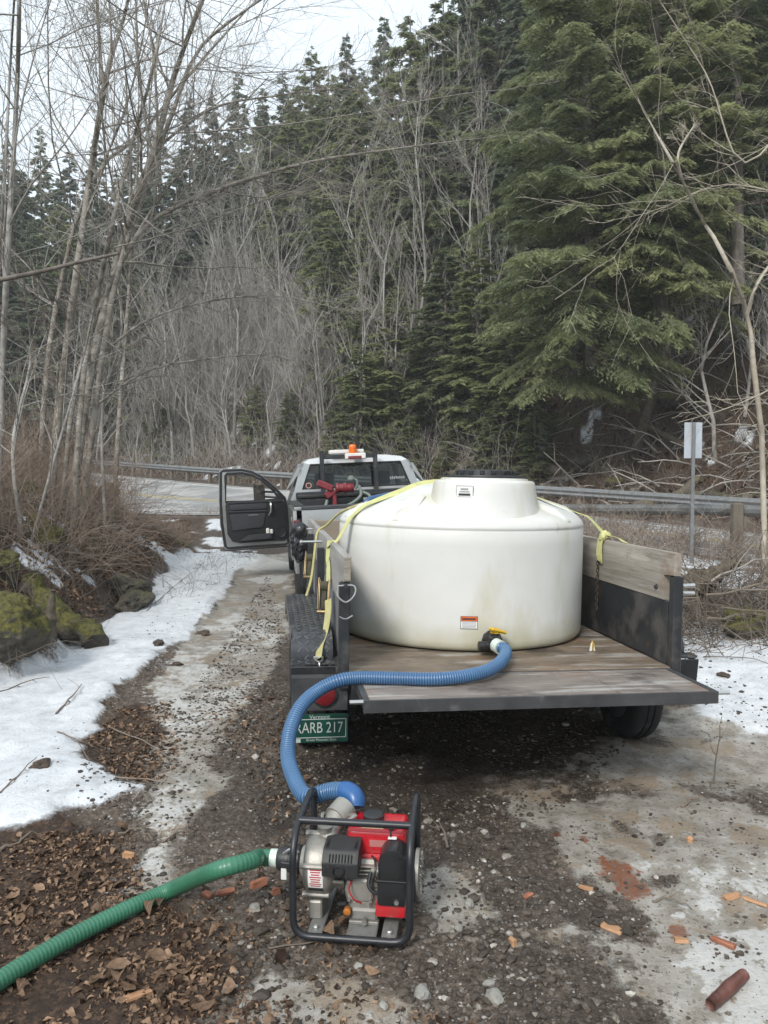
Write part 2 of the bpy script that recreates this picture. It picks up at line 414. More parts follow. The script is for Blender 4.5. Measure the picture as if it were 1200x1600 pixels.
# small relief: mud churned and rough, ice and snow smooth and swollen
rough_ = (1-np.clip(snow+ice, 0, 1))
fine = (GY < 12) & (np.abs(GX) < 7) & (GY > 0)
mf = Z0.copy(); mf[fine] = .085*(fbm(GX[fine]*6, GY[fine]*7, 61, 4, .62)-.5) + .03*(fbm(GX[fine]*24, GY[fine]*26, 62, 2)-.5)
GZ = GZ + mf*rough_*(1-.5*lit) + .05*(f2-.5)*fine*ice + .05*(f1-.5)*fine*ice + snow*(.05*(1-hillm)+.10*(f1-.45)*fine + .012*(f2-.5)*fine)
GZ = GZ + .012*np.where(fine, fbm(GX*18, GY*18, 63, 3)-.5, 0)*snow
# wheel ruts
ground_V = np.stack([GX, GY, GZ], -1).reshape(-1, 3)
ny_, nx_ = GX.shape
ii = np.arange(nx_*ny_).reshape(ny_, nx_)
GQ = np.stack([ii[:-1, :-1], ii[:-1, 1:], ii[1:, 1:], ii[1:, :-1]], -1).reshape(-1, 4)
def zat(x, y):
    """height of the built ground sheet"""
    i = np.clip(np.searchsorted(gx, x)-1, 0, nx_-2); j = np.clip(np.searchsorted(gy, y)-1, 0, ny_-2)
    u = (x-gx[i])/(gx[i+1]-gx[i]); v = (y-gy[j])/(gy[j+1]-gy[j])
    return (GZ[j, i]*(1-u)+GZ[j, i+1]*u)*(1-v) + (GZ[j+1, i]*(1-u)+GZ[j+1, i+1]*u)*v
def mask_at(Mk, x, y):
    i = np.clip(np.searchsorted(gx, x)-1, 0, nx_-2); j = np.clip(np.searchsorted(gy, y)-1, 0, ny_-2)
    return Mk[j, i]

def ground_material():
    m = bpy.data.materials.new('ground'); m.use_nodes = True
    n = m.node_tree.nodes; l = m.node_tree.links; b = n['Principled BSDF']
    tc = n.new('ShaderNodeTexCoord')
    def noise(scale, det=6, ro=.6):
        k = n.new('ShaderNodeTexNoise'); k.inputs['Scale'].default_value = scale; k.inputs['Detail'].default_value = det; k.inputs['Roughness'].default_value = ro
        l.new(tc.outputs['Object'], k.inputs['Vector']); return k.outputs['Fac']
    def voro(scale, feat='F1', rnd=1):
        k = n.new('ShaderNodeTexVoronoi'); k.inputs['Scale'].default_value = scale; k.feature = feat; k.inputs['Randomness'].default_value = rnd
        l.new(tc.outputs['Object'], k.inputs['Vector']); return k
    def ramp(f, stops):
        k = n.new('ShaderNodeValToRGB'); e = k.color_ramp.elements
        while len(e) < len(stops): e.new(.5)
        for q, (p, c) in zip(e, stops): q.position = p; q.color = (*c, 1)
        l.new(f, k.inputs['Fac']); return k.outputs['Color']
    def mixc(f, a, c):
        k = n.new('ShaderNodeMix'); k.data_type = 'RGBA'; l.new(f, k.inputs['Factor']) if not isinstance(f, float) else setattr(k.inputs['Factor'], 'default_value', f)
        for s_, v in (('A', a), ('B', c)):
            if isinstance(v, tuple): k.inputs[s_].default_value = (*v, 1)
            else: l.new(v, k.inputs[s_])
        return k.outputs['Result']
    def math_(op, a, c=None, d=None):
        k = n.new('ShaderNodeMath'); k.operation = op
        for i_, v in enumerate((a, c, d)):
            if v is None: continue
            if isinstance(v, (int, float)): k.inputs[i_].default_value = v
            else: l.new(v, k.inputs[i_])
        return k.outputs[0]
    def attr(nm):
        k = n.new('ShaderNodeAttribute'); k.attribute_name = nm; s_ = n.new('ShaderNodeSeparateColor'); l.new(k.outputs['Color'], s_.inputs[0]); return s_.outputs
    A, Bc = attr('mask_a'), attr('mask_b')
    nf = noise(34, 8, .68); nm = noise(9, 7, .6); nl = noise(2.3, 6, .6); ng = noise(140, 4, .7)
    def edge(mask, amt=.9, lo=.32, hi=.68):
        t = math_('ADD', mask, math_('MULTIPLY', math_('SUBTRACT', nf, .5), amt))
        t = math_('ADD', t, math_('MULTIPLY', math_('SUBTRACT', nm, .5), amt*.8))
        t = math_('ADD', t, math_('MULTIPLY', math_('SUBTRACT', ng, .5), .35))
        k = n.new('ShaderNodeMapRange'); k.interpolation_type = 'SMOOTHSTEP'; l.new(t, k.inputs['Value'])
        k.inputs['From Min'].default_value = lo; k.inputs['From Max'].default_value = hi
        return k.outputs['Result']
    # mud with pebbles
    mud = ramp(math_('ADD', math_('MULTIPLY', nf, .65), math_('MULTIPLY', ng, .35)), [(.35, (.020, .014, .011)), (.45, (.085, .063, .047)), (.55, (.185, .145, .112)), (.68, (.38, .33, .27))])
    mud = mixc(math_('MULTIPLY_ADD', nm, 1.6, -.6), mud, (.055, .040, .030))
    v1 = voro(55); peb = ramp(v1.outputs['Color'], [(.0, (.10, .09, .08)), (.5, (.24, .22, .2)), (1, (.52, .5, .46))])
    pm_ = math_('MULTIPLY', math_('GREATER_THAN', noise(21, 4), .53), math_('LESS_THAN', v1.outputs['Distance'], .36))
    mud = mixc(pm_, mud, peb)
    wet_shade = n.new('ShaderNodeAttribute'); wet_shade.attribute_name = 'wet'
    mud = mixc(math_('MULTIPLY', wet_shade.outputs['Fac'], .78), mud, (.021, .016, .012))  # darkens wet mud and puts the shade under the trailer into the colour
    # leaf litter
    v2 = voro(62); litc = ramp(v2.outputs['Color'], [(0, (.028, .016, .011)), (.45, (.075, .045, .029)), (.8, (.15, .09, .055)), (1, (.28, .175, .105))])
    litc = mixc(math_('MULTIPLY_ADD', nf, 1.5, -.28), litc, (.026, .016, .011))
    # ice, dirty
    icec = ramp(math_('ADD', math_('MULTIPLY', nm, .7), math_('MULTIPLY', nf, .3)), [(.28, (.14, .118, .093)), (.43, (.29, .262, .22)), (.56, (.40, .375, .335)), (.72, (.55, .54, .515))])
    icec = mixc(math_('MULTIPLY', math_('GREATER_THAN', nf, .57), .75), icec, (.10, .082, .064))
    icec = mixc(math_('MULTIPLY', math_('LESS_THAN', nl, .44), .6), icec, (.30, .225, .15))
    # snow, with grit
    snc = ramp(math_('ADD', math_('MULTIPLY', nm, .6), math_('MULTIPLY', nl, .4)), [(.32, (.40, .41, .42)), (.46, (.58, .60, .62)), (.62, (.70, .72, .74))])
    grit = math_('MULTIPLY', math_('GREATER_THAN', ng, .60), math_('GREATER_THAN', nl, .45))
    snc = mixc(math_('MULTIPLY', grit, .55), snc, (.16, .13, .10))
    mossc = ramp(nf, [(.3, (.035, .045, .010)), (.7, (.12, .125, .022))])
    rustc = ramp(nf, [(.3, (.07, .018, .008)), (.7, (.26, .085, .03))])
    c = mixc(edge(A[2]), mud, litc)
    c = mixc(edge(Bc[3] if False else Bc[2]), c, mossc)
    e_ice = edge(A[1], .8, .35, .70); c = mixc(math_('MULTIPLY', e_ice, math_('MULTIPLY_ADD', nl, .55, .55)), c, icec)
    e_snow = edge(A[0], .55); c = mixc(e_snow, c, snc)
    e_wh = edge(Bc[1], 1.9, .45, .75); c = mixc(math_('MULTIPLY', e_wh, math_('MULTIPLY_ADD', nf, 1.0, .12)), c, (.60, .60, .58))
    e_ru = edge(Bc[0], 1.5, .35, .80); c = mixc(math_('MULTIPLY', e_ru, math_('MULTIPLY_ADD', nf, 1.2, .22)), c, rustc)
    l.new(c, b.inputs['Base Color'])
    # gloss: wet mud and ice shine, snow and litter do not
    wetk = n.new('ShaderNodeAttribute'); wetk.attribute_name = 'wet'
    ro = math_('SUBTRACT', .82, math_('MULTIPLY', wetk.outputs['Fac'], math_('MULTIPLY', nm, .85)))
    ro = math_('ADD', math_('MULTIPLY', ro, math_('SUBTRACT', 1, e_ice)), math_('MULTIPLY', e_ice, math_('MULTIPLY_ADD', nf, .55, .10)))
    ro = math_('MAXIMUM', ro, math_('MULTIPLY', math_('ADD', e_snow, A[2]), .7))
    l.new(ro, b.inputs['Roughness'])
    b.inputs['Specular IOR Level'].default_value = .4
    hgt = math_('ADD', math_('MULTIPLY', nf, 1.0), math_('MULTIPLY', ng, .35))
    hgt = math_('MULTIPLY', hgt, math_('SUBTRACT', 1.0, math_('MULTIPLY', math_('MAXIMUM', e_ice, e_snow), .72)))
    hgt = math_('ADD', hgt, math_('MULTIPLY', pm_, .35))
    bp = n.new('ShaderNodeBump'); bp.inputs['Strength'].default_value = .8; bp.inputs['Distance'].default_value = .035
    l.new(hgt, bp.inputs['Height']); l.new(bp.outputs['Normal'], b.inputs['Normal'])
    return m
# mottling: the lower snow is gritty, the tips of it thin
snow = np.clip(snow - .30*sstep(.50, .66, f2*.5+f1*.5)*(GX < 1)*(GY < 12), 0, 1)
ma = np.stack([snow, ice, lit, np.ones_like(snow)], -1).reshape(-1, 4)
mb_ = np.stack([np.clip(rust, 0, 1), np.clip(white, 0, 1), np.clip(moss, 0, 1), np.ones_like(snow)], -1).reshape(-1, 4)
m_ground = ground_material()
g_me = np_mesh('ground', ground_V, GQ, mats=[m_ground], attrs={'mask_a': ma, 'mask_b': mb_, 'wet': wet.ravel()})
setp(link('ground', g_me), kind='structure')

# ------------------------------------------------------------------ the road and its paint
def strip(s0, s1, name, m, kind='structure', lift=.0, i0=0, i1=None, ns=8, parent=None, nz_=0):
    i1 = i1 or len(RAIL); I = np.arange(i0, i1)
    V = []
    for j in range(ns+1):
        f = j/ns
        s = s0(I)+(s1(I)-s0(I))*f
        p = RAIL[I, :2]+RN[I]*s[:, None]
        z = RAIL[I, 2] - road_k(RAIL[I, 0])*np.clip(s-1, 0, 50) + lift
        V.append(np.c_[p, z])
    V = np.stack(V, 1); k = len(I); idx = np.arange(k*(ns+1)).reshape(k, ns+1)
    Q = np.stack([idx[:-1, :-1], idx[:-1, 1:], idx[1:, 1:], idx[1:, :-1]], -1).reshape(-1, 4)
    return setp(link(name, np_mesh(name, V.reshape(-1, 3), Q, mats=[m]), parent), kind=kind)
m_road = M('asphalt_salted', (.25, .25, .245), .8, var=.18, scale=1.6, bump=.25, bscale=120, dirt=((.44, .43, .41), .47, .6))
m_yel = M('road_paint_yellow', (.46, .36, .14), .7, var=.2, scale=6, dirt=((.38, .35, .28), .48, 4))
m_wht = M('road_paint_white', (.6, .6, .58), .7, var=.1, scale=6, dirt=((.3, .3, .29), .55, 5))
Wf = lambda I: road_w(RAIL[I, 0])
road = strip(lambda I: 1.0+0*I, Wf, 'road', m_road)
mid = lambda I: 1.0+(Wf(I)-1.0)*.5
strip(lambda I: mid(I)-.17, lambda I: mid(I)-.05, 'road_marking', m_yel, lift=.005, ns=1)
strip(lambda I: mid(I)+.05, lambda I: mid(I)+.17, 'road_marking', m_yel, lift=.005, ns=1)
strip(lambda I: Wf(I)-.75, lambda I: Wf(I)-.62, 'road_marking', m_wht, lift=.005, ns=1)
strip(lambda I: 1.5+0*I, lambda I: 1.62+0*I, 'road_marking', m_wht, lift=.005, ns=1)

# ------------------------------------------------------------------ guardrails
m_galv = M('galvanised_steel', (.25, .255, .255), .5, .6, var=.18, scale=5, bump=.06, dirt=((.12, .10, .08), .58, 2.5))
m_postw = M('weathered_post_wood', (.16, .135, .105), .85, var=.3, scale=12, stretch=(1, 1, .15), bump=.4)
gr = thing('guardrail', 'long galvanised guardrail along the far side of the curving road', 'guardrail')
prof = [(.0, .0), (.03, .05), (.075, .075), (.075, .11), (.02, .145), (.02, .165), (.075, .20), (.075, .235), (.03, .26), (.0, .31)]
i0, i1 = 18, 235
seg = 20
for a in range(i0, i1, seg):
    I = np.arange(a, min(a+seg+1, i1))
    if len(I) < 2: continue
    V = []
    for (o, h) in prof:
        p = RAIL[I, :2]+RN[I]*(o)
        V.append(np.c_[p, RAIL[I, 2]+.41+h])
    V = np.stack(V, 1); k = len(I); idx = np.arange(k*len(prof)).reshape(k, len(prof))
    Q = np.stack([idx[:-1, :-1], idx[:-1, 1:], idx[1:, 1:], idx[1:, :-1]], -1).reshape(-1, 4)
    # back skin 4 mm behind gives the sheet its thickness
    V2 = V.copy(); V2[:, :, :2] -= RN[I][:, None, :]*.004
    Vv = np.concatenate([V.reshape(-1, 3), V2.reshape(-1, 3)]); Q2 = Q[:, ::-1]+k*len(prof)
    link('rail_beam', np_mesh('rail_beam', Vv, np.concatenate([Q, Q2]), mats=[m_galv]), gr)
pm_mesh = None
for d in np.arange(RL[i0]+1, RL[i1-1], 1.9):
    k = int(np.searchsorted(RL, d)); k = min(k, len(RAIL)-1)
    if pm_mesh is None:
        o = MB().box((0, 0, .05), (.15, .18, 1.3), .01).out('post', m_postw, gr); pm_mesh = o.data
    else: o = link('post', pm_mesh, gr)
    p = RAIL[k, :2]-RN[k]*.10
    o.location = (p[0], p[1], RAIL[k, 2]+.1); o.rotation_euler = (0, 0, math.atan2(_T[k, 1], _T[k, 0]))

g2 = thing('guardrail', 'low round pipe rail with a square wooden post in the brambles', 'guardrail')
npts = [at(880, 795, 16.5), at(960, 796, 15.4), at(1060, 796, 14.2), at(1150, 798, 13.3), at(1240, 800, 12.6)]
MB().tube(smooth_path(npts, 16), .10, 10).out('rail_pipe', M('tarnished_pipe', (.17, .175, .17), .55, .4, var=.3, scale=3, bump=.05, dirt=((.08, .075, .065), .52, 2)), g2)
for px, Y, top in ((1152, 13.15, 786),):
    t_ = at(px, top, Y); z0 = hz(t_.x, Y)-.3
    MB().box((t_.x, Y, (t_.z+z0)/2), (.17, .17, t_.z-z0), .02).out('post', m_postw, g2)
# traffic sign seen from behind
sg = thing('road_sign', 'grey back of a small upright road sign on a steel post', 'sign', (at(1083, 690, 12.6).x, 12.6, hz(at(1083, 690, 12.6).x, 12.6)-.05))
zt = at(1083, 660, 12.6).z - sg.location.z; zb_ = at(1083, 716, 12.6).z - sg.location.z
m_sign = M('sign_back_aluminium', (.50, .53, .57), .45, .35, var=.08, scale=4, bump=.03, dirt=((.25, .27, .29), .6, 6))
MB().prism([(-.145, zb_), (.145, zb_), (.145, zt), (-.145, zt)], .0, .004, 'y', .0).out('sign_plate', m_sign, sg)
ps = MB(); ps.box((0, -.02, zt/2), (.055, .03, zt), .004); ps.out('post', m_galv, sg)
for zz in (zb_+.07, zt-.07): MB().lathe([(.014, 0), (.014, .012), (.006, .016)], (0, -.038, zz), 8, 'y').out('bolt', m_galv, sg)
# ------------------------------------------------------------------ trailer
YAW = .1475
TX, TY = .7116, 4.1721
ROLL = .017
W2, LT, ZD = .915, 3.75, .638
T_rot = (0, ROLL, YAW)
T_mat = Matrix.Translation((TX, TY, 0)) @ Matrix.Rotation(YAW, 4, 'Z') @ Matrix.Rotation(ROLL, 4, 'Y')
T_inv = T_mat.inverted()
def tl(p): return T_inv @ Vector(p)                 # world -> trailer
def on_trailer(name, label, cat, group=None): return thing(name, label, cat, (TX, TY, 0), T_rot, group)

m_blk = M('black_painted_steel', (.022, .024, .027), .45, .0, var=.3, scale=6, bump=.08, dirt=[((.085, .08, .075), .53, 4), ((.11, .055, .028), .62, 9)])
m_grysteel = M('worn_grey_steel', (.055, .057, .06), .5, .2, var=.3, scale=7, bump=.1, dirt=((.15, .145, .135), .56, 6))
m_ply = M('weathered_deck_plywood', (.095, .068, .046), .55, var=.4, scale=4, stretch=(1, 2.2, 1), bump=.35, bscale=45, col2=(.21, .165, .12),
          dirt=[((.20, .11, .055), .50, 1.6), ((.38, .365, .335), .53, 4.5, (.4, 1.7, 1)), ((.030, .024, .020), .51, 2.6), ((.50, .49, .46), .60, 22, (.10, 1, 1))])
m_gatetop = M('weathered_gate_board', (.12, .098, .082), .55, var=.3, scale=4, stretch=(1, 3, 1), bump=.35, bscale=45, col2=(.25, .215, .19),
          dirt=[((.21, .12, .07), .51, 1.9), ((.42, .41, .39), .52, 4.2, (.35, 1.9, 1)), ((.040, .032, .027), .53, 2.8), ((.52, .51, .49), .59, 20, (.10, 1, 1)), ((.05, .04, .033), .60, 14, (1, .2, 1))])
m_board = M('grey_weathered_board', (.20, .18, .15), .85, var=.2, scale=14, stretch=(1, .06, 1), bump=.35, bscale=45, col2=(.40, .37, .32), dirt=[((.20, .11, .06), .58, 2.2), ((.08, .07, .06), .57, 9, (1, .12, 1)), ((.46, .44, .40), .60, 12, (1, .1, 1))])
m_boardL = M('grey_side_board', (.22, .21, .195), .85, var=.2, scale=12, stretch=(1, .08, 1), bump=.3, bscale=45, col2=(.36, .35, .33), dirt=((.12, .11, .10), .6, 4))
m_endgrain = M('board_end_grain', (.17, .15, .12), .9, var=.3, scale=60, stretch=(.3, 1, 2), bump=.4, col2=(.34, .31, .26))
m_panel = M('grey_painted_panel', (.17, .175, .18), .7, var=.15, scale=5, bump=.1, dirt=((.09, .085, .08), .56, 3))
m_tread = M('tread_plate', (.055, .058, .064), .36, .4, var=.3, scale=12, bump=.0, dirt=[((.24, .235, .225), .50, 9), ((.035, .034, .041), .58, 6)])
m_treadw = M('worn_tread_ridges', (.11, .113, .12), .35, .5, var=.35, scale=14, bump=0, dirt=((.08, .08, .08), .52, 10))
m_tyre = M('tyre_rubber', (.020, .020, .021), .8, var=.25, scale=10, bump=.15, dirt=((.085, .078, .07), .56, 6))
m_rim = M('grey_wheel_rim', (.16, .165, .17), .45, .5, var=.2, scale=6, dirt=((.06, .055, .05), .55, 5))
m_chrome = M('zinc_plated_steel', (.50, .50, .49), .3, .85, var=.15, scale=8, bump=.03)
m_gold = M('zinc_yellow_steel', (.26, .19, .10), .4, .7, var=.25, scale=20, bump=.03, dirt=((.08, .07, .05), .58, 30))
m_red = M('red_lens', (.17, .012, .016), .25, var=.15, scale=25, bump=.0, coat=.3)

trailer = on_trailer('utility_trailer', 'black flatbed utility trailer with weathered wood deck and lowered rear gate', 'trailer')
MB().box((0, LT/2+.002, ZD-.02), (2*W2-.002, LT-.004, .04), .003).out('deck', m_ply, trailer)
fr = MB()
for x in (-W2+.04, W2-.04): fr.box((x, LT/2, ZD-.095), (.06, LT, .10), .004)
for y in np.linspace(.04, LT-.04, 7): fr.box((0, y, ZD-.085), (2*W2-.16, .05, .075), .003)
fr.out('deck_frame', m_blk, trailer)
# lowered gate: boards on a steel angle frame
MB().box((0, -.252, ZD-.022), (1.74, .455, .034), .003).out('gate_board', m_gatetop, trailer)
ge = MB(); ge.box((0, -.488, ZD-.032), (1.80, .012, .062), .002); ge.box((0, -.47, ZD-.061), (1.79, .035, .005), .001)
for x in (-.885, .885): ge.box((x, -.25, ZD-.024), (.03, .474, .046), .002)
ge.box((0, -.014, ZD-.024), (1.74, .016, .040), .002)
ge.out('gate_frame', m_grysteel, trailer)
for s in (-1, 1): MB().tube([(s*.895, -.478, ZD-.012), (s*.965, -.478, ZD-.012)], .011, 8).out('gate_pin', m_chrome, trailer)
for x in (-.6, 0, .6): MB().tube([(x-.07, -.003, ZD-.03), (x+.07, -.003, ZD-.03)], .012, 8).out('hinge', m_blk, trailer)

# side walls
def wall_side(s, zb0, zb1, zpost, brd, panelm, panel_gap):
    xi, th = s*W2, .04
    xb = xi + s*.022
    y0, y1 = .0, LT
    nz = zpost
    poly = [(y0, nz), (y0+.115, nz), (y0+.115, zb0), (y1, zb0), (y1, zb1), (y0, zb1)]
    b = MB(); b.prism(poly, xi, xi+s*.042, 'x', .004); b.out('side_board', brd, trailer)
    if panel_gap:
        for a, c in ((.075, 1.42), (1.58, 2.6), (2.66, 3.74)):
            MB().box((xi+s*.014, (a+c)/2, (ZD+.005+zb0-.006)/2), (.022, c-a, zb0-.006-ZD-.005), .003).out('side_panel', panelm, trailer)
    else:
        MB().box((xi+s*.012, LT/2+.03, (ZD+.003+zb0-.004)/2), (.018, LT-.07, zb0-.004-ZD-.003), .003).out('side_panel', panelm, trailer)
    for y in (.03,): 
        MB().box((xi+s*.032, y-.002, (ZD-.06+zpost-.004)/2), (.056, .058, zpost-.004-ZD+.06), .004).out('post', m_blk, trailer)
    for y in (1.30, 2.62, 3.70):
        MB().box((xi+s*.075, y, (ZD-.06+zb1-.07)/2), (.05, .055, zb1-.07-ZD+.06), .004).out('post', m_blk, trailer)
    MB().box((xi+s*.03, LT/2, ZD-.045), (.055, LT-.002, .075), .004).out('side_rail', m_blk, trailer)
wall_side(-1, .995, 1.262, 1.128, m_boardL, m_panel, True)
wall_side(1, 1.005, 1.285, 1.155, m_board, m_blk, False)
MB().box((-W2-.0215, -.0055, 1.196), (.038, .004, .125), .001).out('board_end', m_endgrain, trailer)
MB().box((0, LT+.012, .945), (2*W2-.01, .02, .60), .003).out('front_board', M('front_plywood', (.20, .165, .12), .8, var=.25, scale=6, stretch=(.2, 1, 1), bump=.2, col2=(.33, .28, .22), dirt=((.15, .085, .05), .58, 3)), trailer)
for y, z in ((1.72, 1.20), (2.95, 1.21)):
    MB().tube([(-W2-.04, y, z), (-W2-.19, y, z-.004)], .009, 8).ball((-W2-.195, y, z-.004), .014, 1).out('long_bolt', m_chrome, trailer)
for y, z in ((.14, 1.03), (1.15, 1.06), (.6, .93), (.62, .74), (1.1, .76)):
    MB().lathe([(.013, 0), (.013, .008), (.006, .012)], (-W2-(.042 if z > 1 else .025), y, z), 8, 'x').out('bolt', m_blk, trailer)
for y, z in ((.19, 1.07),):
    MB().ball((W2-.004, y, z), .016, 1).out('bolt', m_blk, trailer)
# pin clips on the rear posts
def clip(x, z, nm='clip'):
    MB().tube(smooth_path([(x-.042, -.045, z+.03), (x-.044, -.05, z-.02), (x, -.052, z-.055), (x+.044, -.05, z-.02), (x+.042, -.045, z+.03), (x-.042, -.045, z+.03)], 26), .0045, 6, closed=False).out(nm, m_chrome, trailer)
    MB().tube([(x, -.03, z+.03), (x, -.065, z+.03)], .011, 8).out('latch_pin', m_blk, trailer)
    c = MB()
    for k in range(7):
        a = PI*k/6; c.tube([(x-.03+.01*k, -.034, z-.135-.012*math.sin(a)), (x-.02+.01*k, -.034, z-.135-.012*math.sin(a+.5))], .004, 5)
    c.out('chain', m_chrome, trailer)
clip(-W2-.032, 1.085)
for k in range(2):
    MB().tube([(W2+.055, -.0, 1.10-.04*k), (W2+.12, -.01, 1.105-.045*k)], .012, 8).out('latch_pin', m_chrome, trailer)
# fenders: rear step, upright face, rounded shoulder, flat top
m_fl = []
for s in (-1, 1):
    xa, xb = s*(W2+.058), s*(W2+.30)
    pr = [(.25, .632), (.385, .632), (.388, .665), (.400, .70), (.425, .733), (.465, .758), (.52, .772), (.58, .775), (1.9, .775), (1.97, .76), (2.02, .72), (2.04, .60)]
    v0 = MB()
    pts = pr+[(y, z-.006) for y, z in pr[::-1]]
    pts = [(y, z) for y, z in pr] + [(pr[-1][0]-.006, pr[-1][1])] + [(min(y, pr[-1][0]-.006)+(0 if 2 < i else 0), z-.006) for i, (y, z) in list(enumerate(pr))[::-1][1:]]
    v0.prism(pts, min(xa, xb), max(xa, xb), 'x', 0)
    v0.box((s*(W2+.297), 1.18, .745), (.006, 1.5, .05), .002)
    v0.box((s*(W2+.297), .318, .617), (.006, .13, .03), .002)
    fd = v0.out('fender', m_tread, trailer, ang=.5)
    # raised lozenges of the chequer plate
    lz = MB()
    PL = np.array(pr[:-1]); LL = np.r_[0, np.cumsum(np.hypot(*np.diff(PL, axis=0).T))]
    for iy, u in enumerate(np.arange(.02, LL[-1]-.05, .041)):
        y = np.interp(u, LL, PL[:, 0]); z = np.interp(u, LL, PL[:, 1])
        y2_, z2_ = np.interp(u+.01, LL, PL[:, 0]), np.interp(u+.01, LL, PL[:, 1]); sl_ = math.atan2(z2_-z, y2_-y)
        for ix, x in enumerate(np.arange(W2+.085, W2+.285, .041)):
            rot = Matrix.Rotation(sl_, 3, 'X') @ Matrix.Rotation(((iy+ix) % 2)*PI/2 + PI/4, 3, 'Z')
            lz.box((s*x, y, z+.001), (.036, .011, .005), .002, rot)
    setp(lz.out('tread_pattern', m_treadw, fd, smooth=False), kind='stuff')
    MB().box((s*(W2+.18), .245, .50), (.25, .012, .25), .003, Matrix.Rotation(.12, 3, 'X')).out('mud_flap', m_blk, trailer)
# wheels
def make_wheel(parent, name, c, r, w, s):
    o = bpy.data.objects.new(name, None); C.objects.link(o); o.parent = parent; o.location = c; o.empty_display_size = .1
    h = w/2
    t = MB(); t.lathe([(r*.60, -h*.9), (r*.72, -h), (r*.88, -h*.98), (r*.965, -h*.82), (r, -h*.6), (r, -h*.28), (r*.975, -h*.26), (r*.975, -h*.16), (r, -h*.14), (r, h*.14), (r*.975, h*.16), (r*.975, h*.26), (r, h*.28), (r, h*.6), (r*.965, h*.82), (r*.88, h*.98), (r*.72, h), (r*.60, h*.9)], (0, 0, 0), 40, 'x', cap=False)
    t.out('tyre', m_tyre, o, ang=.8)
    q = MB(); q.lathe([(r*.62, -h*.85), (r*.56, -h*.8), (r*.52, -h*.2), (r*.2, s*h*.35), (r*.12, s*h*.55), (r*.12, s*h*.75)], (0, 0, 0), 28, 'x'); q.lathe([(r*.62, h*.85), (r*.56, h*.8), (r*.52, h*.1)], (0, 0, 0), 28, 'x', cap=False)
    for k in range(5): q.lathe([(.012, s*h*.35), (.012, s*h*.55)], (0, .28*r*math.cos(k*1.2566), .28*r*math.sin(k*1.2566)), 6, 'x')
    q.out('rim', m_rim, o)
    return o
WZ = -.045
for s in (-1, 1):
    for y in (.85, 1.62):
        wz = .345 + (WZ if s > 0 else -.01)
        make_wheel(trailer, 'wheel', (s*(W2+.165), y, wz), .345, .205, s)
MB().box((0, .85, .33), (1.9, .07, .07), .005).out('axle', m_blk, trailer)
MB().box((0, 1.62, .33), (1.9, .07, .07), .005).out('axle', m_blk, trailer)
# lamp bracket, tail lamp and number plate
for s in (-1,):
    lb = MB(); lb.box((s*(W2+.155), .03, .525), (.30, .01, .18), .003); lb.box((s*(W2+.155), .06, .612), (.30, .07, .006), .002)
    lbo = lb.out('lamp_bracket', m_grysteel, trailer)
    lm = MB(); lm.lathe([(.066, .0), (.068, -.016), (.060, -.02)], (s*(W2+.13), .028, .525), 28, 'y'); lm.out('lamp_bezel', m_blk, lbo)
    lm = MB(); lm.lathe([(.058, -.014), (.056, -.024), (.035, -.032), (.002, -.035)], (s*(W2+.13), .028, .525), 28, 'y'); lm.out('tail_lamp', m_red, lbo)
m_plate = M('green_plate', (.004, .050, .034), .4, var=.1, scale=12, bump=0, dirt=((.05, .06, .055), .62, 8))
m_pltxt = M('plate_lettering', (.40, .43, .41), .5, var=.08, scale=30, bump=0)
pl = MB(); pl.box((-W2-.155, .016, .345), (.305, .003, .153), .001); plo = pl.out('number_plate', m_plate, trailer)
_pt = text('RARB 217', .082, m_pltxt, plo, (-W2-.158, .0135, .346), (PI/2, 0, 0), 'plate_lettering'); _pt.scale = (.74, 1, 1)
text('Vermont', .030, m_pltxt, plo, (-W2-.155, .0135, .406), (PI/2, 0, 0), 'plate_lettering')
text('Green Mountain State', .018, m_pltxt, plo, (-W2-.145, .0135, .283), (PI/2, 0, 0), 'plate_lettering')
bd = MB()
for x, z, sx, sz in ((0, .058-.008, .28, .004), (0, -.048, .28, .004), (-.14, .001, .004, .10), (.14, .001, .004, .10)):
    bd.box((-W2-.155+x, .0135, .347+z-.003), (sx, .001, sz), 0)
bd.out('plate_border', m_pltxt, plo)
MB().box((-W2-.155-.115, .0132, .281), (.03, .001, .02), 0).out('sticker', m_pltxt, plo)
# drawbar
tg = MB()
for s in (-1, 1): tg.tube([(s*.85, LT-.1, .54), (s*.05, LT+1.05, .50)], .045, 4)
tg.box((0, LT+1.07, .51), (.1, .25, .08), .01); tg.out('drawbar', m_blk, trailer)
MB().tube([(0, LT+.85, .50), (0, LT+.85, .02)], .03, 10).out('jack_leg', m_blk, trailer)
# chain inside the far wall
ch = MB()
for k in range(17):
    z = 1.19-.024*k; x = W2-.012-.004*(k % 2)
    for q in range(6):
        a0, a1 = q*PI/3, (q+1)*PI/3; f = (k % 2)
        pt = lambda a: (x+(.009*math.cos(a) if f else 0), .985+(0 if f else .009*math.cos(a)), z+.017*math.sin(a))
        ch.tube([pt(a0), pt(a1)], .0033, 5)
ch.out('chain', M('rusty_chain', (.07, .05, .04), .6, .5, var=.3, scale=30), trailer)

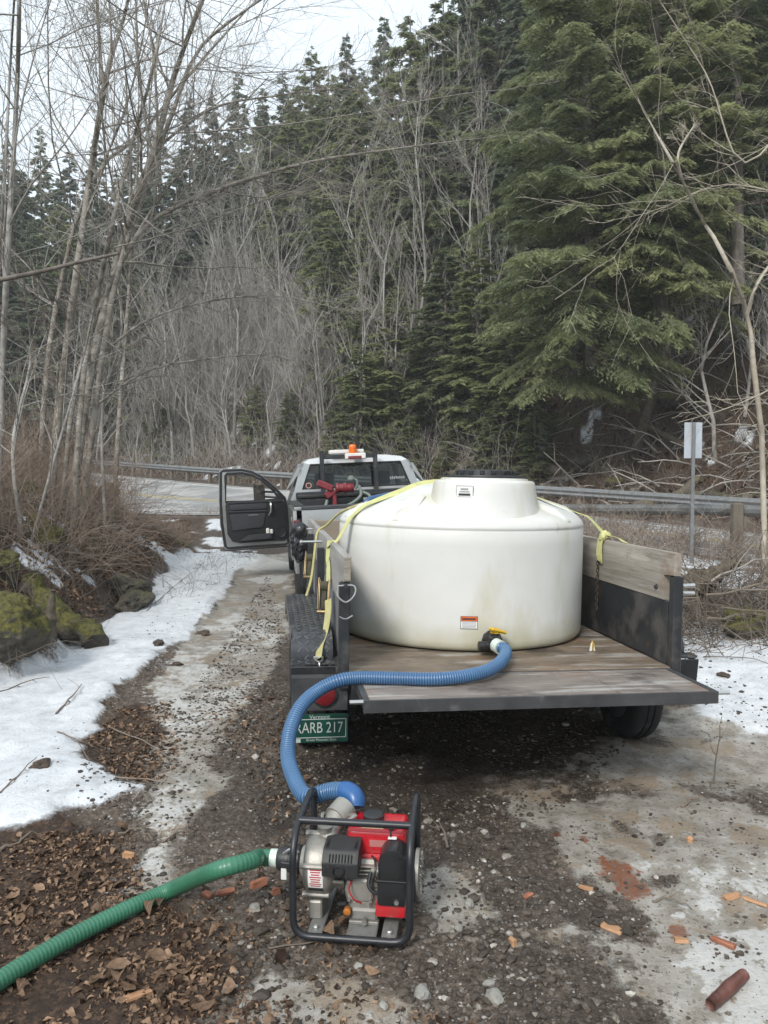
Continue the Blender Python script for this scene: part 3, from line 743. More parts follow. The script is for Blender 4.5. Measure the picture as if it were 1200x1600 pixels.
# ------------------------------------------------------------------ water tank
TC = (-.014, 1.262); TR = .848; ZB = ZD+.004
tank = on_trailer('water_tank', 'large white round plastic water tank with domed top on the trailer deck', 'water tank')
m_tank = M('white_polyethylene', (.63, .628, .60), .42, var=.05, scale=2.2, bump=.05, bscale=25, rvar=.06, spec=.35,
           dirt=[((.52, .50, .40), .53, 2.0, (1, 1, .35)), ((.42, .40, .33), .62, 6, (1, 1, .8)), ((.26, .24, .19), .69, 18)])
_tl = m_tank.node_tree.links; _tn = m_tank.node_tree.nodes; _tb = _tn['Principled BSDF']
_tb.inputs['Subsurface Weight'].default_value = .3; _tb.inputs['Subsurface Radius'].default_value = (.03, .03, .025)
# grime that has settled round the tank's foot
_tc = [q for q in _tn if q.type == 'TEX_COORD'][0]
_sx = _tn.new('ShaderNodeSeparateXYZ'); _tl.new(_tc.outputs['Object'], _sx.inputs[0])
_gn = _tn.new('ShaderNodeTexNoise'); _gn.inputs['Scale'].default_value = 7; _gn.inputs['Detail'].default_value = 6; _tl.new(_tc.outputs['Object'], _gn.inputs['Vector'])
_ga = _tn.new('ShaderNodeMath'); _ga.operation = 'MULTIPLY_ADD'; _ga.inputs[1].default_value = -.16; _tl.new(_gn.outputs['Fac'], _ga.inputs[0]); _tl.new(_sx.outputs['Z'], _ga.inputs[2])
_gm = _tn.new('ShaderNodeMapRange'); _gm.inputs['From Min'].default_value = ZB+.10; _gm.inputs['From Max'].default_value = ZB-.06
_gm.inputs['To Max'].default_value = .75; _tl.new(_ga.outputs[0], _gm.inputs['Value'])
_gx = _tn.new('ShaderNodeMix'); _gx.data_type = 'RGBA'; _prev = _tb.inputs['Base Color'].links[0].from_socket
_tl.new(_gm.outputs['Result'], _gx.inputs['Factor']); _tl.new(_prev, _gx.inputs['A']); _gx.inputs['B'].default_value = (.40, .37, .24, 1)
_tl.new(_gx.outputs['Result'], _tb.inputs['Base Color'])

ZW = 1.375            # moulding line at the top of the wall
prof = [(0.0, ZB), (TR-.05, ZB), (TR-.018, ZB+.008), (TR-.003, ZB+.03), (TR, ZB+.06)]
prof += [(TR, z) for z in np.linspace(ZB+.15, ZW-.012, 8)]
prof += [(TR-.0045, ZW-.004), (TR-.0045, ZW+.003), (TR, ZW+.008), (TR-.003, ZW+.022), (TR-.013, ZW+.042), (TR-.035, ZW+.064), (TR-.068, ZW+.083), (TR-.11, ZW+.098)]
prof += [(TR-.11-t*(TR-.11-.30), ZW+.098+t*.164) for t in np.linspace(.12, 1, 8)]
prof += [(.18, ZW+.278), (.0, ZW+.284)]
tb = MB(); tb.lathe([(max(r, .0006), z) for r, z in prof], (TC[0], TC[1], 0), 96, 'z', cap=False); tb.out('tank_body', m_tank, tank, ang=1.2)
# manway neck, set towards the rear, flared where it runs into the shoulder
NC = (.037, .845)
nk = MB()
npf = [(.425, ZW+.004), (.408, ZW+.02), (.385, ZW+.055), (.366, ZW+.10), (.350, ZW+.16), (.337, ZW+.23), (.328, ZW+.283), (.322, ZW+.295), (.310, ZW+.301), (.285, ZW+.303), (.282, ZW+.315), (.262, ZW+.318), (.0006, ZW+.318)]
ring0 = []
nk.lathe(npf, (NC[0], NC[1], 0), 72, 'z', cap=False); nk.out('tank_neck', m_tank, tank, ang=.9)
m_lid = M('black_plastic', (.020, .021, .023), .45, var=.3, scale=15, bump=.05, dirt=((.10, .10, .095), .62, 10))
ld = MB(); ld.lathe([(.0006, ZW+.319), (.262, ZW+.319), (.266, ZW+.326), (.262, ZW+.334), (.19, ZW+.338), (.185, ZW+.365), (.175, ZW+.372), (.0006, ZW+.374)], (NC[0]+.01, NC[1], 0), 48, 'z', cap=False)
for k in range(16):
    a = k*PI/8; ld.box((NC[0]+.01+.186*math.cos(a), NC[1]+.186*math.sin(a), ZW+.352), (.02, .03, .028), .004, Matrix.Rotation(a, 3, 'Z'))
ld.out('lid', m_lid, tank)
# moulded ribs that run up the dome
for a in (-132, -48, -170, -10, 35, 90, 145):
    ar = R(a); d = Vector((math.cos(ar), math.sin(ar), 0)); t = Vector((-d.y, d.x, 0)); c = Vector((TC[0], TC[1], 0))
    mbx = MB(); b = mbx.bm
    def P(r, o, z): return b.verts.new(c + d*r + t*o + Vector((0, 0, z)))
    lo, hi = ZW+.046, ZW+.196
    a0, a1 = P(.832, -.05, lo-.01), P(.832, .05, lo-.01); a2 = P(.838, 0, lo+.012)
    b0, b1, b2 = P(.50, -.012, hi+.002), P(.50, .012, hi+.002), P(.50, 0, hi+.010)
    m0, m1, m2 = P(.74, -.065, ZW+.092), P(.74, .065, ZW+.092), P(.745, 0, ZW+.128)
    for f in ((a0, a2, m2, m0), (a2, a1, m1, m2), (m0, m2, b2, b0), (m2, m1, b1, b2), (b0, b2, b1), (a0, a1, a2)): b.faces.new(f)
    bmesh.ops.subdivide_edges(b, edges=b.edges[:], cuts=2, use_grid_fill=True, smooth=.3)
    mbx.out('rib', m_tank, tank, ang=1.4)
# labels: thin film wrapped on the curved wall
def wrap(px, py, w, h, rad, c, mtl, name, parent, off=.0016, dz=0, dx=0, zc=None):
    """a sheet of film wrapped on a cylinder, centred where the photograph shows it"""
    q = tl(at(px, py, 4.6)); o = tl((0, 0, EYE))
    dd = (q-o).normalized(); A = dd.x**2+dd.y**2; ox, oy = o.x-c[0], o.y-c[1]
    B = 2*(ox*dd.x+oy*dd.y); Cc = ox*ox+oy*oy-rad*rad; k = (-B-math.sqrt(max(0, B*B-4*A*Cc)))/(2*A)
    hit = o+dd*k; a0 = math.atan2(hit.y-c[1], hit.x-c[0]); z0 = hit.z
    V, n = [], 9; rr = rad+off
    for i in range(n):
        a = a0 + (dx+(i/(n-1)-.5)*w)/rad
        for sgn in (-.5, .5): V.append((c[0]+rr*math.cos(a), c[1]+rr*math.sin(a), z0+dz+sgn*h))
    Q = [(2*i, 2*i+2, 2*i+3, 2*i+1) for i in range(n-1)]
    return link(name, np_mesh(name, V, Q, mats=[mtl]), parent)
m_or = M('orange_label', (.62, .12, .02), .5, var=.08, scale=20, bump=0)
m_wl = M('white_label', (.74, .74, .72), .5, var=.06, scale=20, bump=0)
m_ink = M('black_ink', (.03, .03, .032), .6, var=.1, bump=0)
m_ink2 = M('grey_ink', (.28, .28, .29), .6, var=.1, bump=0)
m_redink = M('red_ink', (.42, .03, .03), .6, var=.1, bump=0)
lab = wrap(733, 973, .104, .078, TR, TC, m_ink, 'warning_label', tank, .0015)
wrap(733, 973, .098, .042, TR, TC, m_wl, 'label_field', lab, .0021, -.014)
wrap(733, 973, .098, .027, TR, TC, m_or, 'label_field', lab, .0021, .0235)
for k in range(7): wrap(733, 973, .012 if k else .012, .010, TR, TC, m_ink, 'printed_letter', lab, .0027, .0225, -.036+.0115*k)
for k in range(5): wrap(733, 973, .084, .0035, TR, TC, m_ink2, 'printed_line', lab, .0027, .001-.0075*k)
NR = .338
lb2 = wrap(726, 770, .112, .086, NR, NC, m_ink, 'maker_label', tank, .0035)
wrap(726, 770, .106, .080, NR, NC, m_wl, 'label_field', lb2, .0042)
for k, (w, h, z) in enumerate(((.05, .012, .022), (.066, .008, .006), (.076, .014, -.011), (.09, .004, -.025), (.07, .004, -.032))):
    wrap(726, 770, w, h, NR, NC, m_ink2 if k != 2 else m_ink, 'printed_line', lb2, .0050, z)

# ------------------------------------------------------------------ outlet valve
def hit_tank(px, py, rad=TR, c=TC):
    q = tl(at(px, py, 4.6)); o = tl((0, 0, EYE)); dd = (q-o).normalized()
    A = dd.x**2+dd.y**2; ox, oy = o.x-c[0], o.y-c[1]; B = 2*(ox*dd.x+oy*dd.y); Cc = ox*ox+oy*oy-rad*rad
    k = (-B-math.sqrt(max(0, B*B-4*A*Cc)))/(2*A); return o+dd*k
vp = hit_tank(768, 1000)
va = math.atan2(vp.y-TC[1], vp.x-TC[0])
m_valve = M('valve_black', (.016, .016, .017), .4, var=.3, scale=20, bump=.05, dirt=((.12, .12, .11), .62, 25))
m_valvey = M('valve_yellow', (.62, .38, .015), .4, var=.12, scale=12, bump=.03, dirt=((.25, .15, .03), .62, 18))
vl = MB(); Rv = Matrix.Rotation(va, 4, 'Z')
vo = bpy.data.objects.new('outlet_valve', None); C.objects.link(vo); vo.parent = tank; vo.location = vp; vo.rotation_euler = (0, 0, va); vo.empty_display_size = .05
vl.lathe([(.062, 0), (.062, .014), (.05, .018), (.042, .03), (.042, .05)], (0, 0, 0), 10, 'x')
vl.box((.075, 0, .0), (.075, .075, .085), .014); vl.lathe([(.036, .10), (.04, .105), (.04, .135), (.034, .14)], (0, .0, -.008), 18, 'x')
vl.lathe([(.026, -.10), (.030, -.098), (.030, -.035)], (.075, 0, -.02), 14, 'y'); vl.lathe([(.022, 0), (.022, .028)], (.072, 0, .04), 14, 'z')
for s in (-1, 1): vl.box((.115, s*.052, -.005), (.05, .018, .024), .005, Matrix.Rotation(s*.3, 3, 'Z'))
vl.out('valve_body', m_valve, vo)
vh = MB(); vh.box((.085, .012, .073), (.045, .115, .02), .008, Matrix.Rotation(.35, 3, 'Z') @ Matrix.Rotation(-.28, 3, 'X')); vh.lathe([(.03, .058), (.03, .078), (.022, .084)], (.072, 0, 0), 12, 'z'); vh.out('valve_handle', m_valvey, vo)

# ------------------------------------------------------------------ hoses
m_blue = M('blue_pvc_hose', (.030, .092, .205), .33, var=.12, scale=4, bump=.0, dirt=((.12, .17, .24), .62, 5), coat=.15)
m_bluecp = M('blue_coupling', (.025, .10, .27), .35, var=.1, scale=10, bump=.02, dirt=((.25, .16, .09), .66, 14))
m_green = M('green_pvc_hose', (.038, .155, .09), .42, var=.12, scale=4, bump=.0, dirt=((.06, .17, .10), .60, 6), coat=.15)
m_clear = M('translucent_cuff', (.55, .62, .56), .35, var=.08, scale=10, bump=0)
def hose_mesh(pts, r, pitch, name, m, parent, amp=.055, n=14, sub=4, m_rib=None):
    P0 = smooth_path(pts, 60); L = np.linalg.norm(np.diff(P0, axis=0), axis=1).sum(); k = int(L/pitch*sub)
    P = smooth_path(pts, k); ph = np.arange(k)*2*PI/sub
    rr = r*(1+amp*np.cos(ph))
    V, Q = tubes(P[None], rr[None], n)
    mi = np.repeat((np.arange(k-1) % sub == 0).astype(int), n)
    return link(name, np_mesh(name, V, Q, mats=[m, m_rib or m], mat_idx=mi), parent)
HR = .034
v_w = T_mat @ (vp + Vector((math.cos(va)*.135, math.sin(va)*.135, -.008)))
bh = thing('suction_hose', 'blue ribbed hose from the white tank over the gate to the pump', 'hose', (0, 0, 0))
def hat(px, py, z):   # on the ray of (px, py) at height z
    g = gp(px, py, z); return g
PUMP = Vector((-.098, 2.875, 0)); PUMP.z = zat(PUMP.x, PUMP.y) + .012; PYAW = -.115
P_mat = Matrix.Translation(PUMP) @ Matrix.Rotation(PYAW, 4, 'Z')
outl = P_mat @ Vector((-.115, .085, .335))
bpts = [v_w, v_w+Vector((.035, -.06, -.012)), hat(785, 1031, .70), hat(766, 1046, .690), hat(730, 1056, .680), hat(680, 1061, .677), hat(620, 1060, .678), hat(563, 1059, .680), hat(528, 1064, .672), at(497, 1079, 3.80), at(470, 1104, 3.70), at(454, 1140, 3.58), at(450, 1180, 3.45), at(459, 1214, 3.29), at(478, 1244, 3.14), outl+Vector((-.02, .13, .055)), outl+Vector((.045, .085, .075))]
hose_mesh(bpts, HR, .013, 'hose_wall', m_blue, bh, .05, m_rib=M('pale_blue_helix', (.085, .175, .30), .35, var=.1, bump=0))
MB().tube([v_w+Vector((-.012, .022, .003)), v_w+Vector((.012, -.02, -.004))], HR+.007, 16).out('hose_clamp', m_clear, bh)
el = smooth_path([outl+Vector((.03, .09, .074)), outl+Vector((.062, .072, .072)), outl+Vector((.085, .05, .058)), outl+Vector((.088, .03, .03))], 12)
MB().tube(el, [.037, .039, .041, .042, .042, .042, .042, .042, .041, .040, .038, .036], 18).out('coupling_elbow', m_bluecp, bh)
gh = thing('discharge_hose', 'green ribbed hose lying from the pump across the muddy leaves', 'hose', (0, 0, 0))
inl = P_mat @ Vector((-.305, -.01, .210))
def gl(px, py, z=None):
    g = gp(px, py, .036); g = gp(px, py, max(0, zat(g.x, g.y))+.036) ; return g
gpts = [inl, inl+Vector((-.08, .008, -.001)), at(392, 1345, 2.80), at(335, 1361, 2.76), gl(270, 1389), gl(200, 1420), gl(120, 1460), gl(50, 1500), gl(-10, 1538), gl(-90, 1590)]
hose_mesh(gpts, .0315, .015, 'hose_wall', m_green, gh, amp=.022, m_rib=M('pale_green_helix', (.05, .185, .11), .35, var=.1, bump=0))
MB().tube([inl+Vector((-.035, .003, 0)), inl+Vector((-.008, 0, 0))], .0345, 16).out('hose_cuff', m_clear, gh)
# ------------------------------------------------------------------ pump
pump = thing('water_pump', 'small petrol water pump with red fuel tank in a black tube frame', 'water pump', PUMP, (0, 0, PYAW))
m_tube = M('black_powder_coat', (.018, .020, .024), .38, var=.25, scale=9, bump=.04, dirt=((.08, .08, .08), .64, 12))
m_alu = M('cast_aluminium', (.34, .325, .29), .48, .55, var=.15, scale=14, bump=.14, bscale=180, dirt=((.15, .135, .11), .58, 9))
m_alud = M('dusty_engine_casting', (.24, .23, .21), .55, .4, var=.2, scale=12, bump=.14, bscale=160, dirt=((.10, .09, .075), .56, 9))
m_fuel = M('red_fuel_tank', (.50, .012, .022), .28, var=.10, scale=6, bump=.015, coat=.4, dirt=[((.25, .05, .04), .54, 6), ((.16, .11, .09), .62, 16)])
m_muff = M('muffler_black', (.020, .020, .021), .55, var=.3, scale=18, bump=.1, dirt=((.11, .10, .09), .60, 14))
m_air = M('filter_black', (.017, .018, .020), .30, var=.2, scale=8, bump=.02, dirt=((.09, .09, .09), .66, 12))
m_base = M('grey_base_rail', (.20, .20, .19), .6, .3, var=.15, scale=10, bump=.08, dirt=((.12, .10, .08), .56, 8))
FW, FD, FH, FR = .212, .185, .392, .0135
def corner(path, r=.05, n=5):
    P = [Vector(p) for p in path]; o = [P[0]]
    for a, b, c in zip(P, P[1:], P[2:]):
        u, v = (a-b).normalized(), (c-b).normalized(); rr = min(r, .45*(a-b).length, .45*(c-b).length)
        for t in np.linspace(0, 1, n): o.append((b+u*rr)*(1-t)**2 + b*2*t*(1-t) + (b+v*rr)*t*t)
    return o+[P[-1]]
zb = FR+.004
front = [(-FW, FD, .40), (-FW, FD-.06, FH+.028), (-FW, -FD+.06, FH), (-FW, -FD, FH-.07), (-FW, -FD, zb), (FW, -FD, zb), (FW, -FD, FH-.07), (FW, -FD+.06, FH), (FW, FD-.06, FH+.028), (FW, FD, .40)]
full = front + [(FW, FD, zb), (-FW, FD, zb), (-FW, FD, .385)]
f = MB(); f.tube(corner(full, .065, 7), FR, 12); f.tube([(-FW+.002, -.085, FH+.008), (FW-.002, -.085, FH+.008)], FR, 12)
f.out('tube_frame', m_tube, pump, ang=1.0)
for x, w in ((-.135, .055), (.035, .11), (.135, .055)):
    MB().box((x, 0, .022), (w, 2*FD-.01, .012), .003).out('base_rail', m_base, pump)
CZ = .205
# volute, suction and outlet
v = MB(); v.lathe([(.055, -.215), (.062, -.20), (.085, -.196), (.108, -.185), (.112, -.17), (.112, -.115), (.106, -.10), (.085, -.085), (.06, -.075), (.05, -.04)], (0, -.01, CZ), 32, 'x')
for k in range(5):
    a = k*1.2566+.3; v.lathe([(.011, -.20), (.011, -.10)], (0, -.01+.112*math.cos(a), CZ+.112*math.sin(a)), 8, 'x')
for a in (-2.4, -1.5, -.7):
    v.box((-.07, -.01+.075*math.cos(a), CZ+.075*math.sin(a)), (.055, .012, .05), .003, Matrix.Rotation(a, 3, 'X'))
v.box((-.15, -.01, .06), (.05, .16, .07), .006); v.box((-.115, .0, .285), (.085, .085, .03), .008)
v.out('pump_casing', m_alu, pump)
ol = MB(); ol.tube(smooth_path([(-.115, -.0, .275), (-.115, .005, .31), (-.108, .03, .335), (-.09, .065, .355)], 10), [.042, .042, .041, .040, .040, .040, .040, .041, .044, .046], 18)
ol.lathe([(.028, .0), (.03, .02), (.022, .026)], (-.125, -.012, .33), 12, 'z'); ol.out('outlet_elbow', m_alu, pump)
cc = MB(); cc.tube([(-.098, .05, .350), (-.066, .104, .372)], [.049, .051], 16)
for s in (-1, 1): cc.tube(smooth_path([(-.09+s*.05, .06, .36), (-.08+s*.065, .03, .375), (-.09+s*.05, -.0, .37)], 8), [.009, .009, .009, .008, .008, .007, .006, .005], 8)
cc.out('hose_coupling', m_alu, pump)
ic = MB(); ic.lathe([(.040, -.31), (.044, -.30), (.045, -.265), (.052, -.26), (.053, -.225), (.046, -.215), (.04, -.20)], (0, -.01, CZ+.005), 18, 'x')
for s in (-1, 1): ic.box((-.26, -.01+s*.055, CZ+.01), (.06, .012, .02), .004, Matrix.Rotation(s*.2, 3, 'Z'))
ic.out('suction_coupling', m_lid, pump)
MB().tube(smooth_path([(-.285, -.035, .24), (-.255, -.04, .262), (-.225, -.035, .25), (-.235, -.02, .235)], 12), .006, 6).out('cam_lever', m_chrome, pump)
MB().box((-.28, -.045, .175), (.022, .012, .055), .002).out('tag', m_wl, pump)
# casing label
def clab2(dx, dz, w, h, mtl, nm, par, off):
    V, n = [], 7; rr = .112+off
    for i in range(n):
        a = PI + .12 + ((i/(n-1)-.5)*h - dz)/rr      # angle from +y towards +z: PI faces the front
        for sg_ in (-.5, .5): V.append((-.143+dx+sg_*w, -.01+rr*math.cos(a), CZ+rr*math.sin(a)))
    Q = [(2*i, 2*i+1, 2*i+3, 2*i+2) for i in range(n-1)]
    return link(nm, np_mesh(nm, V, Q, mats=[mtl]), par)
cl = clab2(0, 0, .056, .100, m_wl, 'caution_label', pump, .0012)
clab2(0, -.041, .056, .018, m_ink, 'label_field', cl, .0018)
for k in range(8): clab2(0, .040-.009*k, .044-.006*(k % 3), .0045 if k else .007, m_redink, 'printed_line', cl, .0018)
# engine
e = MB(); e.box((.035, -.0, .105), (.125, .15, .13), .018, seg=2); e.box((.02, -.07, .150), (.100, .06, .085), .016, seg=3); e.box((.02, -.06, .092), (.085, .06, .04), .008); e.box((.03, .0, .20), (.10, .12, .09), .012)
for k in range(5): e.box((.03, -.01, .175+.014*k), (.125, .14, .005), .001)
e.lathe([(.065, -.04), (.075, -.02), (.075, .0)], (0, -.0, .135), 20, 'x'); e.out('engine_block', m_alu, pump)
sm = MB(); sm.box((.035, -.075, .060), (.10, .05, .045), .008); sm.box((.035, -.095, .034), (.11, .03, .014), .003); sm.lathe([(.01, -.125), (.01, -.108)], (.04, 0, .045), 6, 'y'); sm.out('engine_foot', m_alud, pump)
MB().lathe([(.008, -.125), (.014, -.122), (.014, -.105), (.008, -.098)], (-.025, .0, .080), 10, 'y').out('oil_cap', M('orange_plastic', (.42, .14, .02), .5, dirt=((.1, .06, .03), .55, 40)), pump)
MB().tube(smooth_path([(-.05, -.06, .075), (-.06, -.09, .09), (-.03, -.10, .10)], 8), .008, 8).out('drain_tube', m_lid, pump)
# muffler: pierced box in front
mf_ = MB(); mf_.prism([(-.15, .222), (-.15, .275), (-.118, .313), (-.02, .323), (-.012, .31), (-.012, .222)], -.115, .020, 'x', .008)
mfo = mf_.out('muffler', m_muff, pump)
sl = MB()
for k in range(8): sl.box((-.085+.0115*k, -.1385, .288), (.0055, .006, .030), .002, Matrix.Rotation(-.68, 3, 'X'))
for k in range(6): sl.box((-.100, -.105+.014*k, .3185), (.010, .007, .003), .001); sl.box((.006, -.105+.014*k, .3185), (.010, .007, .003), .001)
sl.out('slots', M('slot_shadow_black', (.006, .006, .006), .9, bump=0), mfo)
MB().lathe([(.020, -.158), (.022, -.155), (.022, -.14)], (-.05, 0, .248), 16, 'y', cap=False).lathe([(.016, -.151), (.0005, -.151)], (-.05, 0, .248), 16, 'y', cap=False).out('exhaust_port', m_muff, mfo)
# fuel tank
ft = MB(); ft.box((.070, .055, .298), (.225, .17, .100), .028, seg=4); fto = ft.out('fuel_tank', m_fuel, pump, ang=.9)
MB().box((.070, .055, .252), (.233, .178, .012), .004).out('tank_seam', m_fuel, fto)
MB().lathe([(.04, .347), (.042, .351), (.042, .370), (.036, .375), (.012, .377)], (.050, .065, 0), 20, 'z').out('fuel_cap', m_lid, fto)
MB().box((.055, .000, .3485), (.085, .028, .001), 0).out('sticker', M('faded_yellow_label', (.55, .40, .22), .5, bump=0), fto)
MB().box((.060, -.028, .225), (.12, .02, .060), .004).out('engine_shroud', m_fuel, pump)
ft2 = MB(); ft2.tube([(.125, -.022, .350), (.128, -.035, .338), (.128, -.036, .30)], .003, 6); ft2.tube(smooth_path([(.10, .0, .352), (.115, -.01, .354), (.128, -.018, .352), (.142, -.008, .354), (.152, .005, .352)], 10), .004, 6); ft2.out('fuel_line', m_lid, fto)
# air filter: rounded upright canister, lower cover
def dome(x0, x1, z0, z1, y0, y1, rx, n=10):
    cx = (x0+x1)/2; w = (x1-x0)/2; zc = z1-rx
    return [(x0, z0), (x1, z0)] + [(cx+w*math.cos(a), zc+rx*math.sin(a)) for a in np.linspace(0, PI, n)]
af = MB(); af.prism(dome(.092, .199, .212, .328, 0, 0, .055), -.135, -.03, 'y', .012); af.out('air_filter_cover', m_air, pump, ang=.8)
af = MB(); af.box((.14, -.083, .163), (.104, .10, .092), .012, seg=2); af.box((.14, -.083, .2105), (.114, .109, .007), .002); af.out('air_filter_base', m_air, pump)
MB().box((.135, -.04, .3292), (.032, .024, .001), 0).out('sticker', m_wl, pump)
MB().lathe([(.009, -.14), (.009, -.132)], (.16, 0, .135), 8, 'y').out('cover_screw', m_chrome, pump)
ca = MB(); ca.box((.075, -.055, .19), (.045, .06, .075), .008); ca.lathe([(.012, -.10), (.012, -.08)], (.068, 0, .20), 8, 'y'); ca.out('carburettor', m_alud, pump)
MB().tube(smooth_path([(.06, -.10, .225), (.055, -.125, .19), (.075, -.13, .165), (.095, -.12, .16)], 10), .007, 8).out('plug_lead', m_lid, pump)
MB().box((.135, -.085, .092), (.11, .075, .046), .012, seg=2).out('lower_shroud', m_fuel, pump)
bo = MB()
for x, z in ((-.02, .185), (.06, .185), (-.02, .118), (.06, .118)): bo.lathe([(.007, -.108), (.007, -.098), (.004, -.094)], (x, 0, z), 6, 'y')
for x, z in ((-.105, .23), (.0, .23)): bo.lathe([(.006, -.146), (.006, -.139)], (x, 0, z), 6, 'y')
for x in (-.135, .135):
    for y in (-.15, .15): bo.lathe([(.011, .028), (.011, .036), (.006, .040)], (x, y, 0), 6, 'z')
setp(bo.out('bolts', m_chrome, pump), kind='stuff')
MB().tube(smooth_path([(.07, -.09, .20), (.075, -.14, .215), (.085, -.145, .26), (.075, -.10, .275), (.06, -.06, .265)], 18), .004, 6).out('throttle_cable', m_lid, pump)
MB().tube(smooth_path([(-.01, -.10, .19), (-.015, -.13, .17), (.005, -.14, .14), (.03, -.125, .12)], 14), .0035, 6).out('wire', M('red_wire', (.3, .02, .02), .5, bump=0), pump)
q = MB(); q.box((.085, -.031, .300), (.075, .001, .026), 0); q.out('decal', M('pale_red_decal', (.42, .16, .15), .5, bump=0), fto)
# recoil starter on the far end
rc = MB(); rc.lathe([(.095, .165), (.10, .175), (.10, .20), (.085, .222), (.05, .228), (.0005, .228)], (0, .02, .155), 28, 'x', cap=False); rc.out('fan_housing', m_muff, pump)
gr_ = MB(); gr_.lathe([(.088, .218), (.088, .232), (.06, .238), (.0005, .24)], (0, .03, .165), 24, 'x', cap=False)
for k in range(16): a = k*PI/8; gr_.box((.240, .03+.06*math.cos(a), .165+.06*math.sin(a)), (.006, .035, .006), .001, Matrix.Rotation(a, 3, 'X'))
gr_.out('recoil_grille', m_alu, pump)

# ------------------------------------------------------------------ straps and what hangs on the trailer
m_strap = M('yellow_webbing', (.50, .50, .22), .75, var=.10, scale=20, bump=.25, bscale=180, dirt=((.36, .33, .16), .60, 7))
m_strapd = M('soiled_webbing', (.42, .39, .18), .8, var=.15, scale=20, bump=.25, bscale=180, dirt=((.22, .19, .10), .55, 7))
def webbing(pts, nrm, w, name, m, parent, n=60, th=.003, twist=None):
    P = smooth_path(pts, n); Nn = smooth_path(nrm, n); Nn /= np.linalg.norm(Nn, axis=1, keepdims=True)
    Tt = np.gradient(P, axis=0); Tt /= np.linalg.norm(Tt, axis=1, keepdims=True)
    S = np.cross(Tt, Nn); S /= np.linalg.norm(S, axis=1, keepdims=True); Nn = np.cross(S, Tt)
    ww = np.full(n, w) if twist is None else np.interp(np.linspace(0, 1, n), *zip(*twist))*w
    V = np.stack([P-S*ww[:, None]/2+Nn*th/2, P+S*ww[:, None]/2+Nn*th/2, P+S*ww[:, None]/2-Nn*th/2, P-S*ww[:, None]/2-Nn*th/2], 1)
    idx = np.arange(n*4).reshape(n, 4); Q = []
    for a in range(4): Q.append(np.stack([idx[:-1, a], idx[:-1, (a+1) % 4], idx[1:, (a+1) % 4], idx[1:, a]], -1))
    Q = np.concatenate(Q+[idx[:1], idx[-1:, ::-1]])
    return link(name, np_mesh(name, V.reshape(-1, 3), Q, mats=[m], smooth=False), parent)
def dome_z(r): 
    return float(np.interp(r, [p[0] for p in prof[::-1]][:12], [p[1] for p in prof[::-1]][:12]))
def dm(x, y, up=.006):
    r = math.hypot(x-TC[0], y-TC[1]); z = np.interp(r, [0, .18, .30, .738, .783, .818, .838, .847], [ZW+.284, ZW+.278, ZW+.262, ZW+.112, ZW+.096, ZW+.078, ZW+.055, ZW+.02]); return (x, y, z+up)
# main strap: fender step - ratchet - over the board - over the dome behind the neck - far board
S1 = on_trailer('ratchet_strap', 'yellow webbing strap stretched over the white tank beside its neck', 'strap')
zbl, zbr = 1.262, 1.285
yl, yr = .92, .95
left_top = (-W2-.045, yl, zbl+.002)
A = [(-.975, yl-.02, zbl-.03), (-W2-.030, yl, zbl+.006), (-W2+.005, yl+.005, zbl+.012), (-.83, yl+.03, ZW+.035), (-.795, yl+.06, ZW+.066), dm(-.72, yl+.13, .010), dm(-.60, yl+.20, .010), dm(-.45, yl+.27), dm(-.28, yl+.33), dm(-.05, yl+.35), dm(.2, yl+.33), dm(.4, yl+.26), dm(.6, yl+.16, .008), (.76, yl+.09, ZW+.088), (.82, yl+.05, ZW+.06), (W2+.005, yr, zbr+.045), (W2+.03, yr, zbr+.03)]
Nn = [(-1, -.2, .2), (-.6, -.4, .8), (-.4, -.6, .8), (-.6, -.8, .4), (-.4, -.9, .45), (-.2, -.9, .5), (-.15, -.75, .7), (-.15, -.5, .85), (-.1, -.1, 1), (0, 0, 1), (.1, 0, 1), (.15, 0, 1), (.3, -.2, 1), (.5, -.2, .9), (.6, -.3, .7), (.4, -.5, .8), (.4, -.6, .6)]
webbing(A, Nn, .048, 'webbing', m_strap, S1, 140)
